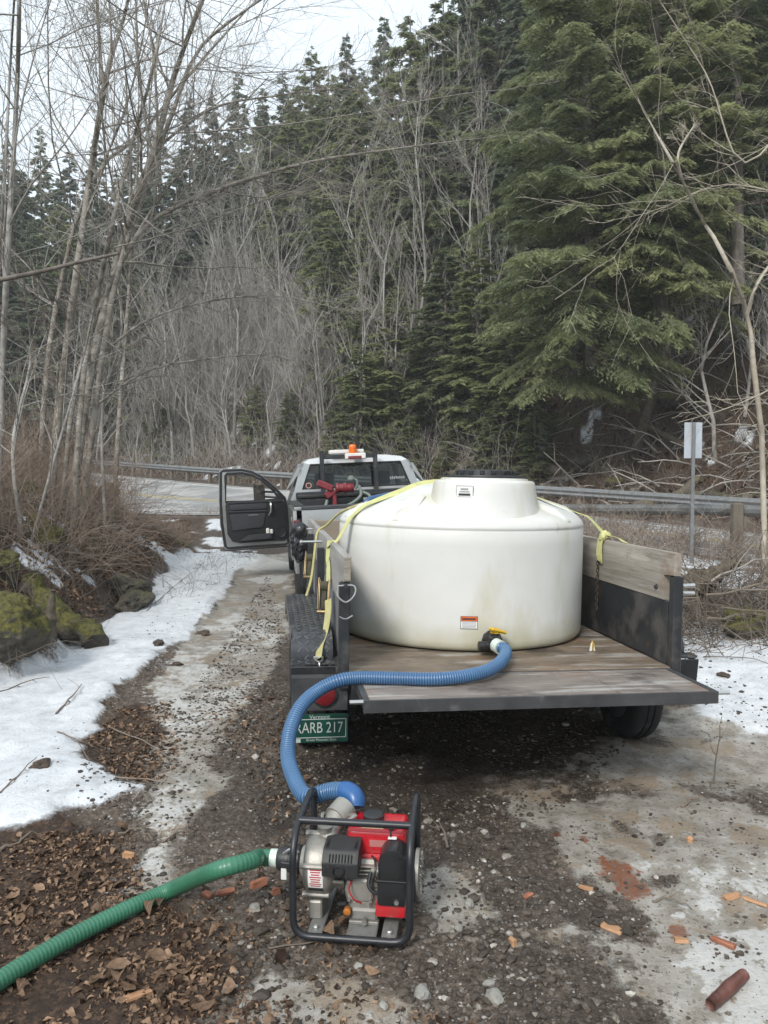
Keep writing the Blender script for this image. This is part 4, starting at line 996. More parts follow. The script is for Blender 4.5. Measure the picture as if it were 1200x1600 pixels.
# down the outside of the near wall to the ratchet and on to the fender step
xo = -W2-.046
B = [(-.962, yl, zbl+.012), (-.972, yl-.02, zbl-.10), (xo-.012, yl-.10, 1.12), (xo-.018, yl-.19, 1.01)]
webbing(B, [(-1, -.55, .1)]*4, .045, 'webbing', m_strap, S1, 24)
Dn = [(xo-.025, yl-.30, .86), (xo-.05, yl-.42, .765), (xo-.085, yl-.52, .70), (xo-.10, .33, .645)]
webbing([(xo-.022, yl-.25, .93)]+Dn, [(-.8, -.75, .25)]*5, .052, 'webbing', m_strapd, S1, 30)
def ratchet(c, rotz, tilt, parent, s=1.0):
    o = bpy.data.objects.new('ratchet_buckle', None); C.objects.link(o); o.parent = parent; o.location = c; o.rotation_euler = (tilt, 0, rotz); o.empty_display_size = .05
    q = MB()
    for x in (-.027, .027): q.prism([(-.02, -.10), (.016, -.10), (.020, .0), (.034, .045), (.03, .085), (.0, .095), (-.022, .06)], x*s-.0018, x*s+.0018, 'x', 0)
    q.lathe([(.016*s, -.03*s), (.016*s, .03*s)], (0, .012, .055), 12, 'x'); q.out('ratchet_frame', m_gold, o)
    h = MB()
    for x in (-.034, .034): h.prism([(-.035, -.09), (-.012, -.12), (-.006, .03), (.012, .10), (-.012, .105), (-.032, .03)], x*s-.0016, x*s+.0016, 'x', 0)
    h.lathe([(.012*s, -.036*s), (.012*s, .036*s)], (0, -.024, -.108), 10, 'x'); h.out('ratchet_handle', m_gold, o)
    w = MB(); w.lathe([(.030*s, -.022*s), (.033*s, -.02*s), (.033*s, .02*s), (.030*s, .022*s)], (0, .010, .052), 14, 'x'); w.box((0, .004, -.03), (.040, .022, .13), .008); w.out('wound_webbing', M('oily_dark_webbing', (.06, .058, .035), .8, var=.4, scale=30, bump=.4), o)
    return o
ratchet((xo-.045, yl-.215, .955), PI/2*-.12, -.22, S1)
hk = MB(); hk.tube(smooth_path([(xo-.125, .335, .650), (xo-.12, .29, .646), (xo-.10, .245, .640), (xo-.10, .238, .60), (xo-.10, .25, .585)], 14), .005, 7); hk.tube(smooth_path([(xo-.075, .335, .650), (xo-.08, .29, .646), (xo-.098, .245, .640)], 10), .005, 7); hk.tube([(xo-.127, .335, .652), (xo-.073, .335, .652)], .005, 7); hk.out('wire_hook', m_chrome, S1)
# far end: knotted over the far board with a tail hanging inside
kn = MB(); kn.ball((W2+.018, yr, zbr+.035), .036, 2, (1.1, .8, .75), .006, 3); kn.ball((W2-.012, yr-.02, zbr+.02), .028, 2, (.9, 1, 1.1), .005, 4); kn.out('knot', m_strap, S1)
webbing([(W2+.01, yr, zbr+.03), (W2-.02, yr-.01, zbr-.0), (W2-.028, yr-.012, zbr-.07), (W2-.022, yr-.01, zbr-.14), (W2-.012, yr, zbr-.155)], [(-.5, 0, 1), (-1, -.3, .2), (-1, -.4, 0), (-1, -.3, 0), (-1, -.2, -.3)], .05, 'webbing', m_strap, S1, 24, .006)
webbing([(W2+.02, yr, zbr+.035), (W2+.06, yr-.10, zbr+.022), (W2+.035, yr-.25, zbr+.006), (W2+.022, yr-.33, zbr+.004)], [(.2, -.2, 1), (.3, 0, 1), (.1, 0, 1), (0, 0, 1)], .045, 'webbing', m_strap, S1, 24, twist=((0, 1), (.4, .45), (.75, .7), (1, .15)))
# a second, slimmer dark strap near the front of the trailer
S2 = on_trailer('ratchet_strap', 'thin olive tie down strap over the grey board near the trailer front', 'strap')
y2 = 2.1
q = MB(); q.tube(smooth_path([dm(-.66, y2-.42, .012), (-.80, y2-.22, 1.415), (-.90, y2-.06, 1.30), (-W2-.03, y2-.02, zbl+.010), (xo-.012, y2-.04, zbl-.04), (xo-.03, y2-.12, 1.10), (xo-.06, y2-.22, .90), (xo-.10, y2-.3, .775)], 40), .011, 6)
q.out('webbing', m_strapd, S2)
ratchet((xo-.07, y2-.12, 1.0), PI/2*-.12, -.35, S2, 1.0)
# black plastic bag tied to the front corner
bgt = on_trailer('plastic_bag', 'crumpled shiny black plastic bag hanging outside the trailer board', 'plastic bag')
b = MB(); b.ball((xo-.11, 2.95, 1.10), .15, 4, (.62, .9, 1.25)); q = random.Random(4)
from mathutils import noise as _mn
for v in b.bm.verts:
    d = v.co-Vector((xo-.11, 2.95, 1.10)); k = _mn.noise(d*9)*.055 + abs(_mn.noise(d*22))*.035
    v.co += d.normalized()*(k-.02)
    if v.co.x > xo-.01: v.co.x = xo-.01
b.out('bag_film', M('black_film', (.012, .012, .014), .22, var=.3, scale=6, bump=.35, bscale=28, coat=.3), bgt, ang=.5)
# small bright wrapper standing on the deck
wr = tl(gp(925, 1016, .63)); 
wp = on_trailer('candy_wrapper', 'small yellow and white torn wrapper standing on the bare deck', 'wrapper')
q = MB(); q.face([(wr.x-.018, wr.y, ZD+.001), (wr.x+.016, wr.y+.01, ZD+.001), (wr.x+.02, wr.y+.006, ZD+.035), (wr.x+.002, wr.y+.002, ZD+.066), (wr.x-.016, wr.y-.004, ZD+.04)]); o = q.out('wrapper_film', m_valvey, wp)
q = MB(); q.face([(wr.x-.020, wr.y-.006, ZD+.001), (wr.x-.004, wr.y-.008, ZD+.001), (wr.x-.001, wr.y-.004, ZD+.06), (wr.x-.012, wr.y-.008, ZD+.045)]); q.face([(wr.x+.008, wr.y-.004, ZD+.001), (wr.x+.020, wr.y-.002, ZD+.001), (wr.x+.012, wr.y-.003, ZD+.03)]); q.out('wrapper_lining', m_wl, wp)
# ------------------------------------------------------------------ pickup truck, hitched in line with the trailer
K0 = T_mat @ Vector((0, 4.93, 0))
KROLL = -.042
truck = thing('pickup_truck', 'silver pickup truck with its driver door standing wide open', 'pickup truck', (K0.x, K0.y, .045), (0, KROLL, YAW+.0))
m_paint = M('silver_paint', (.36, .37, .365), .30, .55, var=.05, scale=3, bump=.0, coat=.5, dirt=[((.30, .275, .235), .50, 2.2), ((.17, .15, .12), .66, 5)])
m_roofp = M('roof_paint_white', (.66, .68, .69), .3, .1, var=.05, scale=3, bump=0, coat=.5, dirt=((.42, .41, .38), .6, 3))
m_trim = M('black_trim', (.018, .018, .019), .5, var=.3, scale=10, bump=.06, dirt=((.075, .072, .068), .62, 8))
m_int = M('dark_door_panel', (.014, .015, .018), .55, var=.3, scale=6, bump=.12, bscale=300, dirt=((.04, .04, .038), .64, 6))
m_int2 = M('grey_door_panel', (.035, .037, .042), .6, var=.2, scale=6, bump=.12, bscale=300)
m_tint = glass('tinted_glass', (.012, .016, .016), .03, .38)
m_seat = M('dark_seat_cloth', (.030, .030, .032), .9, var=.2, scale=12, bump=.2)
m_amber = M('amber_lens', (.80, .16, .01), .3, var=.1, scale=12, bump=0, coat=.3)
m_redp = M('red_painted_iron', (.19, .022, .028), .5, var=.25, scale=10, bump=.1, dirt=((.12, .07, .06), .58, 12))
# bed
def arch(yc, r, z0, ya, yb, z1, n=12):
    return [(ya, z0), (yc-r, z0)] + [(yc-r*math.cos(a), z0+r*.92*math.sin(a)) for a in np.linspace(0, PI, n)[1:-1]] + [(yc+r, z0), (yb, z0), (yb, z1), (ya, z1)]
for s in (-1, 1):
    q = MB(); q.prism(arch(1.05, .52, .56, .06, 2.06, 1.30), s*.955, s*1.0, 'x', .012)
    q.prism([(.06, 1.30), (2.06, 1.30), (2.06, 1.345), (.06, 1.345)], s*.875, s*.985, 'x', .012)
    bs = q.out('bed_side', m_paint, truck, ang=.7)
    MB().box((s*.925, 1.06, 1.352), (.115, 2.0, .012), .004).out('rail_cap', m_trim, bs)
    MB().prism([(.60, 1.14), (.74, 1.14), (.74, 1.20), (.60, 1.20)], s*.986, s*1.012, 'x', .01).out('fender_flare', m_paint, bs)
    MB().box((s*.958, .052, 1.02), (.075, .025, .34), .008).out('tail_light', m_red, truck)
    q = MB(); q.box((s*.80, 1.05, .98), (.28, 1.0, .30), .05); q.out('wheel_box', m_trim, truck)
q = MB(); q.box((0, .06, .985), (1.80, .055, .66), .02, seg=2); q.box((0, .03, .99), (1.2, .01, .30), .004); tgo = q.out('tailgate', m_paint, truck)
MB().box((0, .06, 1.325), (1.80, .075, .05), .012).out('tailgate_cap', m_grysteel, tgo)
MB().box((0, -.10, .55), (1.86, .17, .20), .03, seg=2).out('rear_bumper', m_chrome, truck)
MB().box((0, 1.06, .80), (1.76, 1.98, .03), .004).out('bed_floor', m_trim, truck)
MB().box((0, 2.045, 1.08), (1.80, .03, .55), .004).out('bed_bulkhead', m_trim, truck)
# cab: outline of the back, slanted forward towards the roof
def cy(z): return 2.12 + max(0, z-1.35)*.20
O = [(.99, .58), (.995, 1.2), (.965, 1.36), (.905, 1.50), (.815, 1.80), (.765, 1.885), (.68, 1.935), (.45, 1.965), (0, 1.975)]
Iw = [(.80, 1.50), (.665, 1.858)]
def P3(x, z, dy=0): return (x, cy(z)+dy, z)
def shell(polys, thick, name, m, parent, ang=.7):
    q = MB(); bm = q.bm
    for poly in polys:
        A = [bm.verts.new(p) for p in poly]; bm.faces.new(A)
    bmesh.ops.remove_doubles(bm, verts=bm.verts[:], dist=.0005)
    bmesh.ops.recalc_face_normals(bm, faces=bm.faces[:])
    r = bmesh.ops.solidify(bm, geom=bm.faces[:], thickness=thick)
    return q.out(name, m, parent, ang=ang)
L_ = lambda pts: [(-x, z) for x, z in pts]
back = [[P3(x, z) for x, z in [(-.99, .58), (.99, .58), (.995, 1.2), (.965, 1.36), (.905, 1.50), (.80, 1.50), (-.80, 1.50), (-.905, 1.50), (-.965, 1.36), (-.995, 1.2)]]]
for s in (1, -1):
    back.append([P3(s*x, z) for x, z in [(.80, 1.50), (.905, 1.50), (.815, 1.80), (.765, 1.885), (.665, 1.858)]])
shell(back, .03, 'cab_back', m_paint, truck)
hdr = [[P3(x, z) for x, z in [(-.665, 1.858), (.665, 1.858), (.765, 1.885), (.68, 1.935), (.45, 1.965), (0, 1.975), (-.45, 1.965), (-.68, 1.935), (-.765, 1.885)]]]
top = [(.765, 1.885), (.68, 1.935), (.45, 1.965), (0, 1.975)]; fulltop = top + [(-x, z) for x, z in top[:-1][::-1]]
for (x0, z0), (x1, z1) in zip(fulltop, fulltop[1:]):
    hdr.append([P3(x0, z0), P3(x1, z1), (x1, 3.0, z1+.02), (x0, 3.0, z0+.02)]); hdr.append([(x0, 3.0, z0+.02), (x1, 3.0, z1+.02), (x1*.96, 3.62, z1-.03), (x0*.96, 3.62, z0-.03)])
shell(hdr, .025, 'roof', m_roofp, truck, ang=.9)
MB().face([P3(x, z, .012) for x, z in [(-.795, 1.505), (.795, 1.505), (.66, 1.855), (-.66, 1.855)]]).out('rear_window', m_tint, truck)
rw = truck.children[-1]
# gasket and the sliding pane's frame
q = MB()
for a, b in (((-.80, 1.50), (.80, 1.50)), ((.80, 1.50), (.665, 1.858)), ((.665, 1.858), (-.665, 1.858)), ((-.665, 1.858), (-.80, 1.50))): q.tube([P3(*a, -.004), P3(*b, -.004)], .011, 6)
q.out('window_seal', m_trim, truck)
# sides: far side closed, near side open where the door was
def side(s, door_open):
    ps = []
    low = [(.995, .58), (.995, 1.2), (.965, 1.36)]
    def q4(a, b, y0, y1): ps.append([(s*a[0], y0, a[1]), (s*b[0], y0, b[1]), (s*b[0], y1, b[1]), (s*a[0], y1, a[1])])
    ye = 2.62 if door_open else 3.85
    for a, b in zip([(.99, .58), (.995, 1.2), (.965, 1.36), (.905, 1.50)], [(.995, 1.2), (.965, 1.36), (.905, 1.50)]): q4(a, b, 2.12, ye)
    # pillars
    for y0, y1 in ((2.16, 2.30), (2.50, 2.62)):
        for a, b in zip([(.905, 1.50), (.815, 1.80)], [(.815, 1.80), (.765, 1.885)]): q4(a, b, y0, y1)
    q4((.815, 1.82), (.765, 1.885), 2.16, 3.5)
    shell(ps, .03, 'cab_side', m_paint, truck)
    MB().face([(s*.90, 2.30, 1.505), (s*.813, 2.30, 1.80), (s*.813, 2.50, 1.80), (s*.90, 2.50, 1.505)]).out('quarter_window', m_tint, truck)
    MB().tube([(s*.955, 3.98, 1.25), (s*.74, 3.42, 1.87)], .045, 8).out('windscreen_pillar', m_paint, truck)
    MB().box((s*.96, 3.0, .52), (.10, 1.8, .12), .03).out('rocker', m_trim, truck)
    q = MB(); q.prism(arch(4.85, .50, .58, 3.87, 5.6, 1.20), s*.93, s*1.0, 'x', .03); q.out('front_fender', m_paint, truck, ang=.7)
side(-1, True); side(1, False)
MB().face([(.84, 2.62, 1.505), (.80, 2.62, 1.80), (.76, 3.4, 1.85), (.93, 3.85, 1.4)]).out('door_window', m_tint, truck)
MB().face([(-.90, 3.95, 1.26), (.90, 3.95, 1.26), (.70, 3.45, 1.86), (-.70, 3.45, 1.86)]).out('windscreen', glass('clear_glass', (.03, .04, .04), .03, .8), truck)
q = MB(); q.prism([(3.9, .7), (3.9, 1.26), (4.6, 1.24), (5.3, 1.17), (5.58, 1.05), (5.62, .7)], -.925, .925, 'x', .04); q.out('hood', m_paint, truck)
MB().box((0, 3.70, 1.12), (1.7, .45, .30), .06).out('dashboard', m_int, truck)
MB().tube([(-.40+.19*math.cos(a), 3.42+.06*math.sin(a), 1.22+.17*math.sin(a)) for a in np.linspace(0, 2*PI, 20, endpoint=False)], .016, 8, closed=True).out('steering_wheel', m_int, truck)
MB().box((0, 2.9, .62), (1.85, 1.6, .05), .01).out('cab_floor', m_trim, truck)
for x in (-.43, .43):
    q = MB(); q.box((x, 2.80, 1.18), (.52, .16, .66), .06, Matrix.Rotation(-.16, 3, 'X'), 3); q.box((x, 3.06, .88), (.54, .55, .16), .05, seg=2); st = q.out('seat', m_seat, truck)
    q = MB(); q.box((x, 2.70, 1.63), (.29, .10, .20), .045, seg=3); q.tube([(x-.06, 2.72, 1.45), (x-.06, 2.71, 1.56)], .008, 6); q.tube([(x+.06, 2.72, 1.45), (x+.06, 2.71, 1.56)], .008, 6); q.out('headrest', m_seat, st)
q = MB(); q.ball((.0, 2.75, 1.45), .13, 3, (1.6, .7, .9), .01, 3); q.out('folded_coat', m_seat, truck)
for s in (-1, 1):
    for y in (1.05, 4.85): make_wheel(truck, 'wheel', (s*.86, y, .385), .39, .25, s)
# headache rack, work lamp, beacon and light bar
rk = MB()
for x in (-.50, .27): rk.box((x, 2.06, 1.70), (.062, .062, .70), .006)
rk.box((-.115, 2.06, 1.955), (.71, .05, .06), .006); rk.box((-.0, 2.05, 1.42), (1.78, .10, .10), .01)
rk.out('headache_rack', m_blk, truck)
m_hiv = M('white_lamp_plastic', (.72, .70, .66), .4, var=.05, scale=8, bump=0, dirt=((.42, .36, .28), .6, 6))
bt = MB(); bt.box((-.13, 2.24, 2.03), (.50, .20, .055), .015, seg=2); bt.box((-.13, 2.24, 1.995), (.44, .15, .03), .004); bt.out('light_bar', m_hiv, truck)
bc = MB(); bc.lathe([(.052, 2.055), (.055, 2.075), (.052, 2.105), (.040, 2.122), (.0006, 2.126)], (-.05, 2.06, 0), 20, 'z', cap=False); bc.lathe([(.06, 1.985), (.06, 2.055)], (-.05, 2.06, 0), 16, 'z'); bc.out('beacon', m_amber, truck)
q = MB(); q.box((-.02, 2.02, 1.955), (.30, .05, .085), .01); q.out('brake_light_housing', m_hiv, truck)
q = MB(); q.box((-.03, 1.992, 1.935), (.19, .02, .045), .006); q.out('brake_light', m_red, truck)
# stickers on the rear glass
q = MB(); q.lathe([(.028, -.006), (.044, -.006)], (-.70, cy(1.56)-.004, 1.56), 24, 'y', cap=False); q.out('round_sticker', M('pale_red_sticker', (.40, .22, .2), .5, bump=0), truck)
stt = MB()
for k in range(8): stt.box((.50+.028*k, cy(1.62)-.007, 1.62+.004*(k % 2)), (.018, .002, .034), 0)
stt.out('sticker', M('pale_sticker', (.34, .33, .34), .5, bump=0), truck)
# mirrors
def mirror(s, org, par):
    q = MB(); q.box((org[0], org[1], org[2]), (.20, .09, .28), .03, seg=2); mo = q.out('mirror', m_trim, par)
    MB().box((org[0], org[1]-.046, org[2]), (.165, .006, .24), .006).out('mirror_glass', M('mirror_glass', (.62, .68, .70), .06, .9, var=.05, scale=3, bump=0, dirt=((.30, .29, .26), .5, 7)), mo)
    q = MB()
    for z in (-.07, .06): q.tube([(org[0]-s*.09, org[1]+.01, org[2]+z), (org[0]-s*.24, org[1]+.10, org[2]+z-.01)], .018, 8)
    q.out('mirror_arm', m_trim, mo)
mirror(1, (1.17, 3.62, 1.47), truck)
# the open driver's door, built flat and swung out on its hinge
DA = R(101)
door = bpy.data.objects.new('door', None); C.objects.link(door); door.parent = truck
door.location = (-.975, 3.72, .0); door.rotation_euler = (0, 0, R(-172)); door.scale = (1, -1, 1); door.empty_display_size = .1
door['label'] = 'open driver door with dark inner panel'
# local: x runs from the hinge to the latch edge, y is the inside (towards the camera is -y), z up
OUT = [(.0, .60), (.0, 1.20), (.03, 1.36), (.20, 1.55), (.40, 1.735), (.56, 1.825), (.72, 1.865), (1.03, 1.868), (1.075, 1.84), (1.10, 1.36), (1.10, 1.0), (1.06, .60), (1.02, .565), (.05, .57)]
WIN = [(.16, 1.335), (.22, 1.475), (.42, 1.665), (.57, 1.75), (.72, 1.785), (.96, 1.785), (.985, 1.76), (1.0, 1.335)]
q = MB(); bm = q.bm
def ring(pts, y): return [bm.verts.new((x, y, z)) for x, z in pts]
# frame as two sheets (inner and outer) with the window cut through; strips join matching samples
def resample(poly, n):
    P = np.array(poly+[poly[0]]); L = np.r_[0, np.cumsum(np.hypot(*np.diff(P, axis=0).T))]; u = np.linspace(0, L[-1], n, endpoint=False)
    return [(np.interp(t, L, P[:, 0]), np.interp(t, L, P[:, 1])) for t in u]
c0 = np.array((.62, 1.52))
def radial(poly, angs):
    out = []
    P = np.array(poly)
    for a in angs:
        d = np.array((math.cos(a), math.sin(a))); best = 0
        for p, r_ in zip(P, np.roll(P, -1, 0)):
            e = r_-p; den = d[0]*e[1]-d[1]*e[0]
            if abs(den) < 1e-9: continue
            t = ((p[0]-c0[0])*e[1]-(p[1]-c0[1])*e[0])/den; u = ((p[0]-c0[0])*d[1]-(p[1]-c0[1])*d[0])/den
            if t > 0 and -1e-6 <= u <= 1+1e-6: best = max(best, t)
        out.append(tuple(c0+d*best))
    return out
angs = sorted(set([math.atan2(z-c0[1], x-c0[0]) for x, z in OUT+WIN]))
ro, ri = radial(OUT, angs), radial(WIN, angs); n = len(angs)
yo, yi = .065, -.035
Ao, Ai, Bo, Bi = ring(ro, yo), ring(ri, yo), ring(ro, yi), ring(ri, yi)
for k in range(n):
    j = (k+1) % n
    for f in ((Ao[k], Ao[j], Ai[j], Ai[k]), (Bo[j], Bo[k], Bi[k], Bi[j]), (Ao[j], Ao[k], Bo[k], Bo[j]), (Ai[k], Ai[j], Bi[j], Bi[k])):
        try: bm.faces.new(f)
        except ValueError: pass
bmesh.ops.remove_doubles(bm, verts=bm.verts[:], dist=.0008)
q.out('door_shell', m_paint, door, ang=.5)
q = MB()
q.prism([(.03, .70), (.03, 1.24), (.10, 1.325), (.99, 1.325), (1.01, 1.28), (1.0, .82), (.93, .70), (.80, .665), (.10, .665)], -.056, -.037, 'y', .006); q.out('inner_panel', m_int, door)
q = MB(); q.prism([(.10, 1.30), (.985, 1.31), (.985, 1.335), (.10, 1.335)], -.075, -.034, 'y', .006); q.prism([(.36, 1.20), (.95, 1.20), (.95, 1.29), (.36, 1.29)], -.080, -.05, 'y', .012); q.out('panel_upper', m_int2, door)
q = MB(); q.prism([(.36, 1.155), (.97, 1.165), (.97, 1.185), (.36, 1.178)], -.10, -.05, 'y', .006); q.prism([(.43, .90), (.92, .87), (.95, 1.15), (.37, 1.15)], -.078, -.05, 'y', .02); q.out('armrest', m_int2, door)
q = MB(); q.tube(smooth_path([(.30, -.06, 1.30), (.295, -.115, 1.27), (.30, -.12, 1.16), (.325, -.06, 1.09)], 14), .018, 8); q.out('grab_handle', m_chrome, door)
q = MB(); q.box((.58, -.083, 1.105), (.16, .012, .018), .004); q.out('door_lever', m_galv, door)
q = MB(); q.prism([(.30, .715), (.80, .70), (.80, .72), (.68, .79), (.32, .80)], -.115, -.05, 'y', .008); q.out('map_pocket', m_int2, door)
q = MB(); q.lathe([(.095, -.064), (.085, -.066), (.075, -.058), (.0006, -.056)], (.15, 0, .81), 24, 'y', cap=False); q.out('speaker', m_trim, door)
q = MB(); q.box((.36, -.085, .835), (.055, .05, .095), .015); q.box((.30, -.085, .825), (.045, .045, .075), .012); q.out('bottle', m_hiv, door)
q = MB(); q.prism([(.03, 1.33), (.155, 1.335), (.215, 1.47), (.05, 1.345)], -.05, .07, 'y', .004); q.out('corner_cover', m_trim, door)
q = MB(); q.tube([(.62+(x-.62)*.955, -.036, 1.2+(z-1.2)*.955) for x, z in OUT], .020, 6, closed=True); q.tube([(x, -.036, z) for x, z in WIN], .020, 6, closed=True); q.out('window_seal', m_trim, door)  # seals thickened, outer black ring added to stand for shade on the door frame
MB().box((.54, .015, .562), (1.0, .09, .025), .008).out('sill_seal', m_trim, door)
MB().box((1.098, .01, .98), (.012, .045, .10), .004).out('latch', m_chrome, door)
q = MB(); q.box((.42, .30, 1.455), (.185, .10, .265), .035, seg=2); mo = q.out('mirror', M('dirty_mirror_shell', (.05, .045, .038), .6, var=.4, scale=18, bump=.05, dirt=((.20, .17, .13), .48, 14)), door)
q = MB()
for z in (1.385, 1.47): q.tube([(.36, .29, z), (.16, .06, z-.02)], .018, 8)
q.out('mirror_arm', m_trim, mo)
# things lying in the bed
K_mat = Matrix.Translation((K0.x, K0.y, .045)) @ Matrix.Rotation(YAW, 4, 'Z') @ Matrix.Rotation(KROLL, 4, 'Y')
wi = thing('hand_winch', 'faded red iron pump head leaning in the truck bed', 'winch', K_mat @ Vector((-.36, 1.42, 1.36)), (0, KROLL, YAW))
wi.scale = (.92, .92, .92)
q = MB(); rtm = Matrix.Rotation(.42, 3, 'Y'); q.box((-.17, 0, .215), (.24, .16, .10), .015, rtm); q.box((-.10, 0, .10), (.16, .10, .10), .012, Matrix.Rotation(-.6, 3, 'Y')); q.box((-.04, 0, -.15), (.06, .08, .5), .01); q.out('winch_housing', m_redp, wi)
q = MB(); q.lathe([(.03, -.10), (.075, -.09), (.08, -.06), (.062, -.05), (.062, .02), (.08, .03), (.08, .06), (.062, .07), (.062, .12), (.075, .13), (.06, .17)], (.08, 0, .17), 18, 'x'); q.out('drum', m_redp, wi)
q = MB(); q.lathe([(.05, .0), (.06, .02), (.045, .06), (.02, .08)], (.22, 0, .27), 14, 'z'); q.tube(smooth_path([(.25, 0, .29), (.30, -.02, .27), (.30, -.03, .20), (.27, -.03, .15)], 10), .022, 8); q.out('valve_head', M('grey_green_iron', (.12, .14, .13), .6, bump=.1, dirt=((.06, .05, .045), .55, 14)), wi)
hz_ = thing('coiled_hose', 'grey hose looped from the red winch down into the truck bed', 'hose', K_mat @ Vector((-.30, 1.36, 1.36)), (0, KROLL, YAW))
q = MB(); q.tube(smooth_path([(.24, 0, .18), (.25, -.06, .05), (.10, -.10, -.06), (-.12, -.10, -.12), (-.22, -.05, -.09), (-.20, .0, .0)], 24), .022, 8); q.tube(smooth_path([(.26, .0, .10), (.37, -.04, .04), (.35, -.08, -.08), (.20, -.1, -.16)], 16), .022, 8); q.out('hose_wall', M('grey_green_hose', (.14, .17, .15), .5, var=.2), hz_)
bh2 = thing('blue_hose', 'blue hose lying across the cargo bed of the silver truck', 'hose', K_mat @ Vector((0, .9, 1.32)), (0, KROLL, YAW))
q = MB(); q.tube(smooth_path([(-.10, .1, -.12), (.0, .10, .02), (.16, .14, .06), (.40, .2, .085), (.70, .2, .05)], 22), .042, 12); q.out('hose_wall', m_blue, bh2)
tbx = thing('tool_box', 'black steel tool box spanning the bed below the rear window', 'tool box', K_mat @ Vector((0, 1.83, 1.36)), (0, KROLL, YAW))
MB().box((0, 0, -.10), (1.74, .30, .26), .02).out('box_body', m_blk, tbx)
MB().box((0, 0, .055), (1.76, .32, .045), .015, seg=2).out('box_lid', m_trim, tbx)
MB().box((.15, -.158, -.02), (.24, .006, .05), .002).out('tag', m_hiv, tbx)
# ------------------------------------------------------------------ vegetation
m_barkg = M('grey_bark', (.17, .16, .145), .9, var=.3, scale=14, stretch=(1, 1, .3), bump=.4, col2=(.42, .40, .37), dirt=((.055, .05, .045), .58, 8))
m_birch = M('birch_bark', (.10, .085, .068), .85, var=.3, scale=7, stretch=(1, 1, .8), bump=.5, bscale=26, col2=(.40, .37, .32), dirt=[((.055, .045, .036), .53, 8, (1, 1, 2.5)), ((.50, .48, .43), .60, 5, (1, 1, .6)), ((.20, .21, .13), .63, 3)])
m_hemb = M('hemlock_bark', (.075, .063, .053), .95, var=.3, scale=10, stretch=(1, 1, .25), bump=.6, bscale=30, col2=(.21, .185, .16))
m_twig = M('pale_twigs', (.20, .182, .158), .85, var=.25, scale=1.2, bump=0, col2=(.49, .46, .415))
m_twigb = M('brown_twigs', (.085, .065, .05), .85, var=.3, scale=1.5, bump=0, col2=(.23, .19, .15))
m_twigr = M('red_brown_canes', (.125, .085, .062), .85, var=.3, scale=1.7, bump=0, col2=(.36, .285, .225))
m_tan = M('tan_sapling_bark', (.27, .235, .18), .8, var=.25, scale=9, stretch=(1, 1, .6), bump=.2, col2=(.47, .42, .34), dirt=((.22, .19, .14), .6, 8))
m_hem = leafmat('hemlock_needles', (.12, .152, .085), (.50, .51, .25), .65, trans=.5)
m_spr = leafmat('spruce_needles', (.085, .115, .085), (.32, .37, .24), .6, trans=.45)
m_dead = leafmat('dead_leaves', (.030, .016, .009), (.38, .245, .155), .6, trans=.1, nscale=55)
m_moss = M('moss', (.055, .060, .008), .95, var=.4, scale=7, bump=.8, bscale=120, col2=(.19, .185, .025), dirt=((.07, .055, .02), .6, 9))
m_rock = M('dark_rock', (.075, .068, .055), .8, var=.3, scale=4, bump=.6, bscale=18, col2=(.20, .185, .15), dirt=((.10, .105, .03), .54, 4))
m_logw = M('rotten_log', (.055, .045, .033), .9, var=.35, scale=10, stretch=(1, .2, 1), bump=.9, bscale=30, col2=(.15, .125, .09), dirt=((.10, .12, .02), .56, 4))

def unit(v): return v/(np.linalg.norm(v, axis=-1, keepdims=True)+1e-9)
def grow(P, Rr, per, u0, u1, ang, lenf, rf, k, wob, trop, q, rmin=.002, gauss=.25, taper=.25, longbase=.5, aim=None, aimw=0.):
    """children of the polylines P [m,k0,3]: per each, leaving at the share u0..u1 of the parent"""
    m, k0, _ = P.shape; n = m*per
    par = np.repeat(np.arange(m), per)
    u = u0+(u1-u0)*((np.tile(np.arange(per), m)+q.random(n))/per)
    f = u*(k0-1); i = np.minimum(f.astype(int), k0-2); t = (f-i)[:, None]
    base = P[par, i]*(1-t)+P[par, i+1]*t; pr = Rr[par, i]*(1-t[:, 0])+Rr[par, i+1]*t[:, 0]
    tan = unit(P[par, i+1]-P[par, i]); L = np.linalg.norm(np.diff(P, axis=1), axis=2).sum(1)[par]
    rnd = unit(q.normal(size=(n, 3))); side = unit(rnd - tan*(rnd*tan).sum(1, keepdims=True))
    if aim is not None: side = unit(side*(1-aimw)+np.asarray(aim)*aimw)
    a = ang*(1+gauss*q.normal(size=n))[:, None]
    d = unit(tan*np.cos(a)+side*np.sin(a))
    Lc = L*lenf*(1-longbase*(u-u0)/(u1-u0+1e-6))*q.uniform(.6, 1.25, n)
    return run(base, d, Lc, np.maximum(np.minimum(pr*.9, pr*rf*1.3), rmin), k, wob, trop, q, taper, rmin*.7)
def run(base, d, L, r0, k, wob, trop, q, taper=.25, rmin=.0015):
    n = len(base); P = np.empty((n, k, 3)); P[:, 0] = base; st = (L/(k-1))[:, None]
    dr = q.normal(size=(n, 3))*wob*.6
    for j in range(1, k):
        d = unit(d + q.normal(size=(n, 3))*wob + dr*.5 + np.array([0, 0, trop])/(k-1)*2)
        P[:, j] = P[:, j-1]+d*st
    tt = np.linspace(0, 1, k)[None]
    return P, np.maximum(r0[:, None]*(1-(1-taper)*tt), rmin)
def trunk(pts, r0, r1, k=14):
    P = smooth_path(pts, k)[None]; return P, np.linspace(r0, r1, k)[None]
